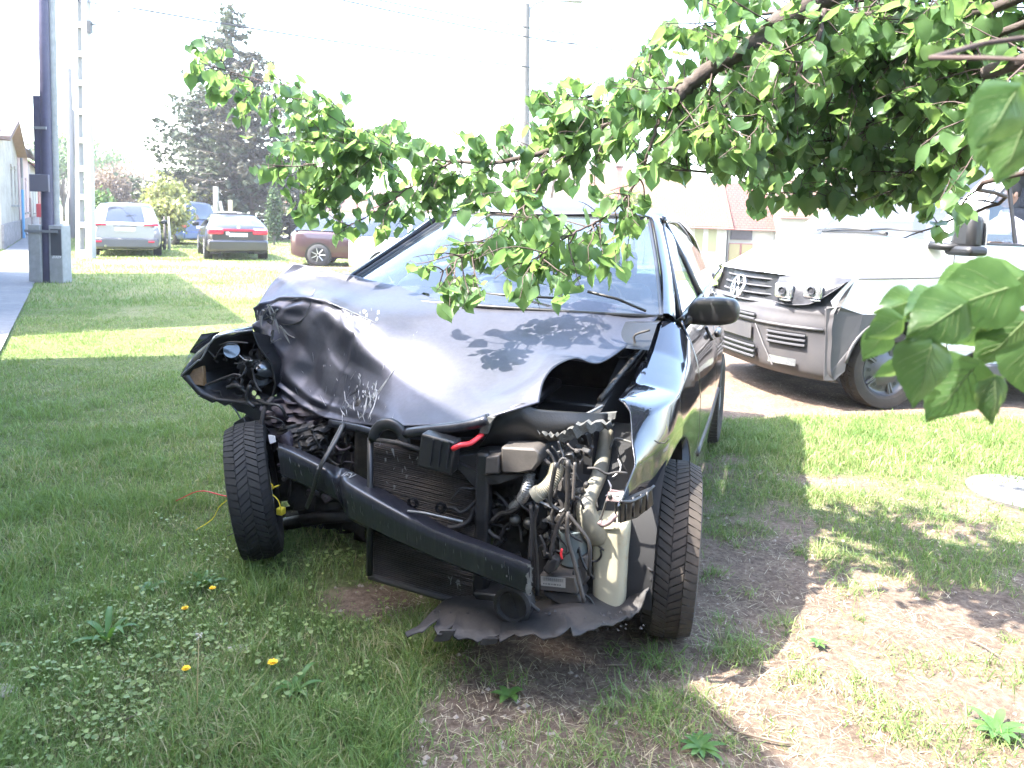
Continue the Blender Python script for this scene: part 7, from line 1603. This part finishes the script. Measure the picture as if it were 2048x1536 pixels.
# hand on the sill, fingers bent over it
hc = np.array([-.42, -.350, .365])
Vh = [tuple(hc + np.array(q)) for q in [(.045, 0, .0), (0, 0, .005), (-.035, 0, .004)]]; hand = skin_body('hand', Vh, [(0, 1), (1, 2)], [(.022, .028), (.016, .036), (.012, .036)], M['skin'], pr, 1)
for k, (dy, ln_) in enumerate(((-.030, .062), (-.010, .074), (.010, .070), (.029, .056))):
    b = hc + np.array([-.035, dy, .004]); skin_body('finger', [tuple(b), tuple(b + np.array([-ln_ * .45, 0, .006])), tuple(b + np.array([-ln_ * .78, 0, -.006])), tuple(b + np.array([-ln_ * .95, 0, -.022]))], [(0, 1), (1, 2), (2, 3)], [.0095, .009, .0082, .007], M['skin'], hand, 1)
b = hc + np.array([.01, .035, .0]); skin_body('thumb', [tuple(b), tuple(b + np.array([-.022, .022, .002])), tuple(b + np.array([-.045, .028, -.006]))], [(0, 1), (1, 2)], [.012, .010, .0085], M['skin'], hand, 1)
MB().tube([(-.30, -.335, .357), (-.335, -.34, .364)], [.043, .040], 12).build('cuff', M['shirt'], pr, smooth=180)
mb = MB(); mb.grid([[(.02 * math.cos(a) * 0 + r_ * 1.02 * math.cos(a), r_ * 1.55 * math.sin(a), z) for a in np.linspace(0, 2 * math.pi, 20, endpoint=False)] for z, r_ in ((.14, .125), (.25, .125), (.36, .135), (.44, .12))], closed_v=True); mb.build('vest', M['vest'], pr, smooth=180)

# ---------------------------------------------------------------- parked cars in the background, each seen from the rear
M['silver'] = mat('silver_car_paint', (.45, .45, .47), .3, .6, coat=1.0); M['anthracite'] = mat('anthracite_car_paint', (.05, .047, .055), .28, .5, coat=1.0)
M['bluecar'] = mat('blue_car_paint', (.05, .09, .25), .3, .4, coat=1.0); M['carwhite'] = mat('white_car_paint', (.75, .75, .76), .3, coat=1.0); M['maroon'] = mat('maroon_car_paint', (.06, .03, .034), .3, .4, coat=1.0)
M['taillamp'] = mat('red_tail_lamp', (.50, .015, .05), .2, coat=1.0); M['taillamp2'] = mat('pale_tail_lamp', (.65, .5, .52), .2, coat=1.0); M['chrome'] = mat('chrome', (.6, .6, .6), .15, 1.0)
M['plate'] = mat('blank_plate', (.62, .62, .62), .5); M['wheelcheap'] = mat('plain_tyre', (.04, .04, .042), .85)
def simple_wheel(parent, x, y, r_, w, side):
    wh = sub_empty('wheel', parent, (x, y, r_), (0, 0, 0)); mb = MB(); mb.lathe([(r_ * .62, -w / 2), (r_ * .9, -w / 2), (r_, -w * .36), (r_, w * .36), (r_ * .9, w / 2), (r_ * .62, w / 2)], (0, 0, 0), 'x', 26); mb.build('tyre', M['wheelcheap'], wh, smooth=50)
    mb = MB(); s = side * w * .42; mb.lathe([(r_ * .66, s), (r_ * .60, s * .9), (r_ * .58, s * .3)], (0, 0, 0), 'x', 22); mb.lathe([(r_ * .16, s * 1.02), (.001, s * 1.02)], (0, 0, 0), 'x', 10)
    for k in range(7):
        a = 2 * math.pi * k / 7; mb.tube([(s * .95, r_ * .1 * math.cos(a), r_ * .1 * math.sin(a)), (s * .98, r_ * .62 * math.cos(a), r_ * .62 * math.sin(a))], .018, 5)
    mb.lathe([(r_ * .58, s * .2), (.001, s * .2)], (0, 0, 0), 'x', 16); mb.build('rim', M['alloy'], wh, smooth=40)
def parked(name, loc, ang, label, L, Wd, H, paint, kind='hatch', lower='paint', cat='car', roofpaint=None, group='cars parked on the green'):
    """local axes: y forwards from the rear bumper (y=0), x across; stations along y"""
    root = empty(name, loc, math.radians(ang), label, cat, group); hw_ = Wd / 2; pm = M[paint]
    if kind == 'mpv': st = [(0, .93), (.06, 1.0), (.14, 1.03), (.35, 1.06), (1.2, 1.05), (2.4, 1.02), (3.4, .98), (4.2, .88), (L - .15, .74), (L, .62)]; cab = [(.10, 1.02, 1.04, 0), (.32, 1.05, 1.46, .6), (.48, 1.06, 1.60, .9), (.9, 1.05, H - .02, 1), (2.0, 1.04, H, 1), (2.7, 1.0, H - .08, .95), (3.7, .95, .98, 0)]
    elif kind == 'sedan': st = [(0, .92), (.05, 1.00), (.15, 1.03), (.5, 1.02), (1.2, .97), (2.4, .94), (3.3, .90), (4.1, .82), (L - .15, .70), (L, .58)]; cab = [(.42, 1.00, 1.01, 0), (.85, .99, 1.24, .7), (1.25, .98, H - .05, .95), (1.9, .97, H, 1), (2.6, .95, H - .05, .95), (3.45, .90, .93, 0)]
    elif kind == 'vanlet': st = [(0, 1.0), (.04, 1.05), (.3, 1.08), (1.2, 1.08), (2.6, 1.04), (3.3, 1.0), (L - .2, .80), (L, .62)]; cab = [(.03, 1.05, 1.08, 0), (.10, 1.06, H - .15, .9), (.22, 1.07, H, 1), (2.2, 1.06, H, 1), (2.7, 1.02, H - .12, .9), (3.4, .98, 1.0, 0)]
    else: st = [(0, .90), (.06, .97), (.3, 1.0), (1.2, .98), (2.4, .95), (3.1, .90), (L - .15, .72), (L, .6)]; cab = [(.12, .98, 1.0, 0), (.42, 1.0, H - .12, .8), (.8, .99, H, 1), (1.9, .97, H - .02, 1), (3.0, .92, .95, 0)]
    ys = np.linspace(0, L, 46); P = []
    for y in ys:
        zt = float(np.interp(y, [s[0] for s in st], [s[1] for s in st])); e = min(y / .35, (L - y) / .6, 1.0); wv = hw_ * (.80 + .20 * max(0, e) ** .45); zb = .22 + .07 * (1 - min(1, min(y, L - y) / .3)); row = []
        for u, v in ((0, zb), (.86, zb), (.95, zb + .06), (1.0, zb + .22), (1.0, zb + .40), (.985, zt - .12), (.94, zt - .03), (.82, zt + .005), (.5, zt + .02), (0, zt + .025)): row.append((u * wv, y, v))
        P.append([(-a, b, c) for a, b, c in row[::-1][:-1]] + row)
    A = np.array(P); mb = MB(); mb.grid(A); 
    for r_ in (A[0], A[-1]): mb.add(r_, [tuple(range(len(r_)))])
    body = mb.build('body', pm, root, smooth=50)
    cy = [c[0] for c in cab]; P = []
    for y in np.linspace(cab[0][0], cab[-1][0], 30):
        zb = float(np.interp(y, cy, [c[1] for c in cab])); zt = float(np.interp(y, cy, [c[2] for c in cab])); k = float(np.interp(y, cy, [c[3] for c in cab])); wb = hw_ * .93; wt = hw_ * (.93 - .23 * k); row = []
        h = zt - zb
        for u, v in ((wb, 0), (wb - (wb - wt) * .5, .5), (wt + .01, .86), (wt * .93, .95), (wt * .6, 1.0), (0, 1.02)): row.append((u, y, zb + h * v))
        P.append([(-a, b, c) for a, b, c in row[::-1][:-1]][::-1][::-1] + row)
    A = np.array(P); nR, nC = A.shape[:2]; mb = MB(); mb.grid(A)
    rp = M[roofpaint or paint]; o = mb.build('cabin', [rp, M['darkglass']], root, smooth=50)
    for f in o.data.polygons:
        c = f.center; y = c.y; zb = float(np.interp(y, cy, [q[1] for q in cab])); zt = float(np.interp(y, cy, [q[2] for q in cab])); fy = (y - cab[0][0]) / (cab[-1][0] - cab[0][0]); v = (c.z - zb) / max(.05, zt - zb)
        side = abs(f.normal.x) > .6; rearslope = f.normal.y < -.30 and y < 1.6; frontslope = f.normal.y > .30 and y > 2
        if side and .10 < v < .86 and not any(abs(y - q) < .07 for q in (1.35, 2.35)): f.material_index = 1
        if (rearslope or frontslope) and abs(c.x) < hw_ * (.90 - .25 * v * (1 if kind != 'vanlet' else .4)) * .93: f.material_index = 1
    for sx in (-1, 1):
        for y in (.78, L - .85):
            mb = MB(); mb.lathe([(.36, 0), (.36, -.22 * sx)], (sx * (hw_ + .004), y, .31), 'x', 22); mb.lathe([(.36, .0), (.001, 0.0)], (sx * (hw_ + .003), y, .31), 'x', 22); mb.build('wheel_arch', M['black'], root)
            simple_wheel(root, sx * (hw_ - .09), y, .315, .21, sx)
        MB().box((sx * (hw_ + .11), L * .63, 1.02), (.2, .12, .14)).build('door_mirror', M['black'], root, bevel=.04)
    return root
# silver people carrier
a, b = G(190, 512), G(313, 516); ang = 25
mpv = parked('parked_car', ((a[0] + b[0]) / 2, (a[1] + b[1]) / 2, 0), ang, 'silver people carrier seen from the rear beside the lattice pole', 4.6, 1.92, 1.62, 'silver', 'mpv')
MB().box((0, -.015, .42), (1.80, .12, .30)).build('bumper', mat('grey_bumper', (.10, .10, .11), .6), mpv, bevel=.05)
for s in (-1, 1):
    MB().box((s * .70, -.0, 1.0 - .04), (.42, .10, .055), Matrix.Rotation(s * -.03, 3, 'Y')).build('tail_lamp', M['taillamp'], mpv, bevel=.015); MB().box((s * .76, .015, 1.06), (.26, .10, .13)).build('tail_lamp_top', M['taillamp2'], mpv, bevel=.02); MB().box((s * .70, -.085, .46), (.17, .02, .05)).build('reflector', M['taillamp'], mpv, bevel=.01)
MB().box((0, -.03, .83), (.54, .02, .12)).build('number_plate', M['plate'], mpv); MB().box((0, -.035, .93), (.62, .03, .035)).build('chrome_strip', M['chrome'], mpv); MB().tube([(-.52, -.09, .33), (-.52, .05, .33)], .035, 10).build('exhaust', M['chrome'], mpv)
MB().tube([(.02, .19, 1.22), (.30, .22, 1.25)], .012, 5).build('wiper', M['black'], mpv)
# anthracite saloon
a, b = G(420, 519), G(534, 523); ang = 26
sed = parked('parked_car', ((a[0] + b[0]) / 2, (a[1] + b[1]) / 2 , 0), ang, 'dark grey saloon seen from the rear in front of the spruces', 4.5, 1.80, 1.40, 'anthracite', 'sedan')
MB().box((0, -.01, .44), (1.70, .12, .34)).build('bumper', M['anthracite'], sed, bevel=.06)
for s in (-1, 1): MB().box((s * .62, -.01, .86), (.44, .12, .19)).build('tail_lamp', M['taillamp'], sed, bevel=.05); MB().box((s * .62, -.025, .92), (.34, .10, .05)).build('tail_lamp_top', M['taillamp2'], sed, bevel=.015)
MB().box((0, -.03, .90), (.86, .06, .07)).build('lamp_band', M['taillamp'], sed, bevel=.01); MB().box((0, -.045, .76), (.52, .02, .11)).build('number_plate', M['plate'], sed); MB().disc((0, -.06, .99), .045, (0, -1, .2), 12).build('badge', M['chrome'], sed)
MB().box((-.30, -.04, .80), (.09, .02, .09)).build('sticker', M['white'], sed)
for s in (-.62, .62): MB().box((s, .15, .25), (.3, .1, .12)).build('mud_flap', M['black'], sed)
# blue and white small van, white car in front of it
a = W(402, 440, 31.0); vb = parked('parked_van', (a[0], a[1], 0), 58, 'small blue and white van standing crosswise behind the yellow green bush', 4.2, 1.75, 1.78, 'bluecar', 'vanlet', cat='van', roofpaint='carwhite')
MB().box((0, -.02, .42), (1.66, .12, .3)).build('bumper', M['bluecar'], vb, bevel=.05); MB().box((-.78, -.02, .95), (.16, .10, .45)).build('tail_lamp', M['taillamp'], vb, bevel=.03); MB().box((.78, -.02, .95), (.16, .10, .45)).build('tail_lamp', M['taillamp'], vb, bevel=.03); MB().box((0, -.03, .75), (.5, .02, .12)).build('number_plate', M['plate'], vb)
a = G(420, 492); wc = parked('parked_car', (a[0] + .45, a[1] + .9, 0), 24, 'white car half hidden between the blue van and the dark saloon', 4.0, 1.7, 1.42, 'carwhite', 'hatch')
for s in (-1, 1): MB().box((s * .68, .0, .82), (.22, .10, .2)).build('tail_lamp', M['taillamp'], wc, bevel=.03)
# far white car on the road
a = W(558, 463, 95); fc = parked('parked_car', (a[0], 95, a[2] + .0), 100, 'tiny white car far off on the road right of the thuja', 4.2, 1.7, 1.5, 'carwhite', 'hatch')
# maroon car and white car standing behind the wreck's crushed corner
a = G(636, 533); mc = parked('parked_car', (a[0] - .88, a[1] + .85, 0), -84, 'maroon car with alloy wheels partly hidden behind the wreck and leaves', 4.3, 1.76, 1.5, 'maroon', 'hatch')
a = G(690, 558); w2c = parked('parked_car', (a[0] - .05, a[1] + .75, 0), -80, 'white car seen between the maroon car and the windscreen of the wreck', 4.2, 1.8, 1.55, 'carwhite', 'hatch')
# ---------------------------------------------------------------- added volume imitating the veiling lens glare that washes out the far side
def glare(d):
    m = bpy.data.materials.new('air'); m.use_nodes = True; N, L = m.node_tree.nodes, m.node_tree.links; N.remove(N['Principled BSDF'])
    v = N.new('ShaderNodeVolumePrincipled'); v.inputs['Color'].default_value = (.93, .93, 1.0, 1); v.inputs['Density'].default_value = d; v.inputs['Anisotropy'].default_value = .3
    L.new(v.outputs[0], N['Material Output'].inputs['Volume'])
    o = MB().box((0, 190, 6.25), (530, 472, 17.5)).build('haze', m); return tag(o, 'thin bright haze over the green', 'haze', kind='stuff')
glare(.0011)
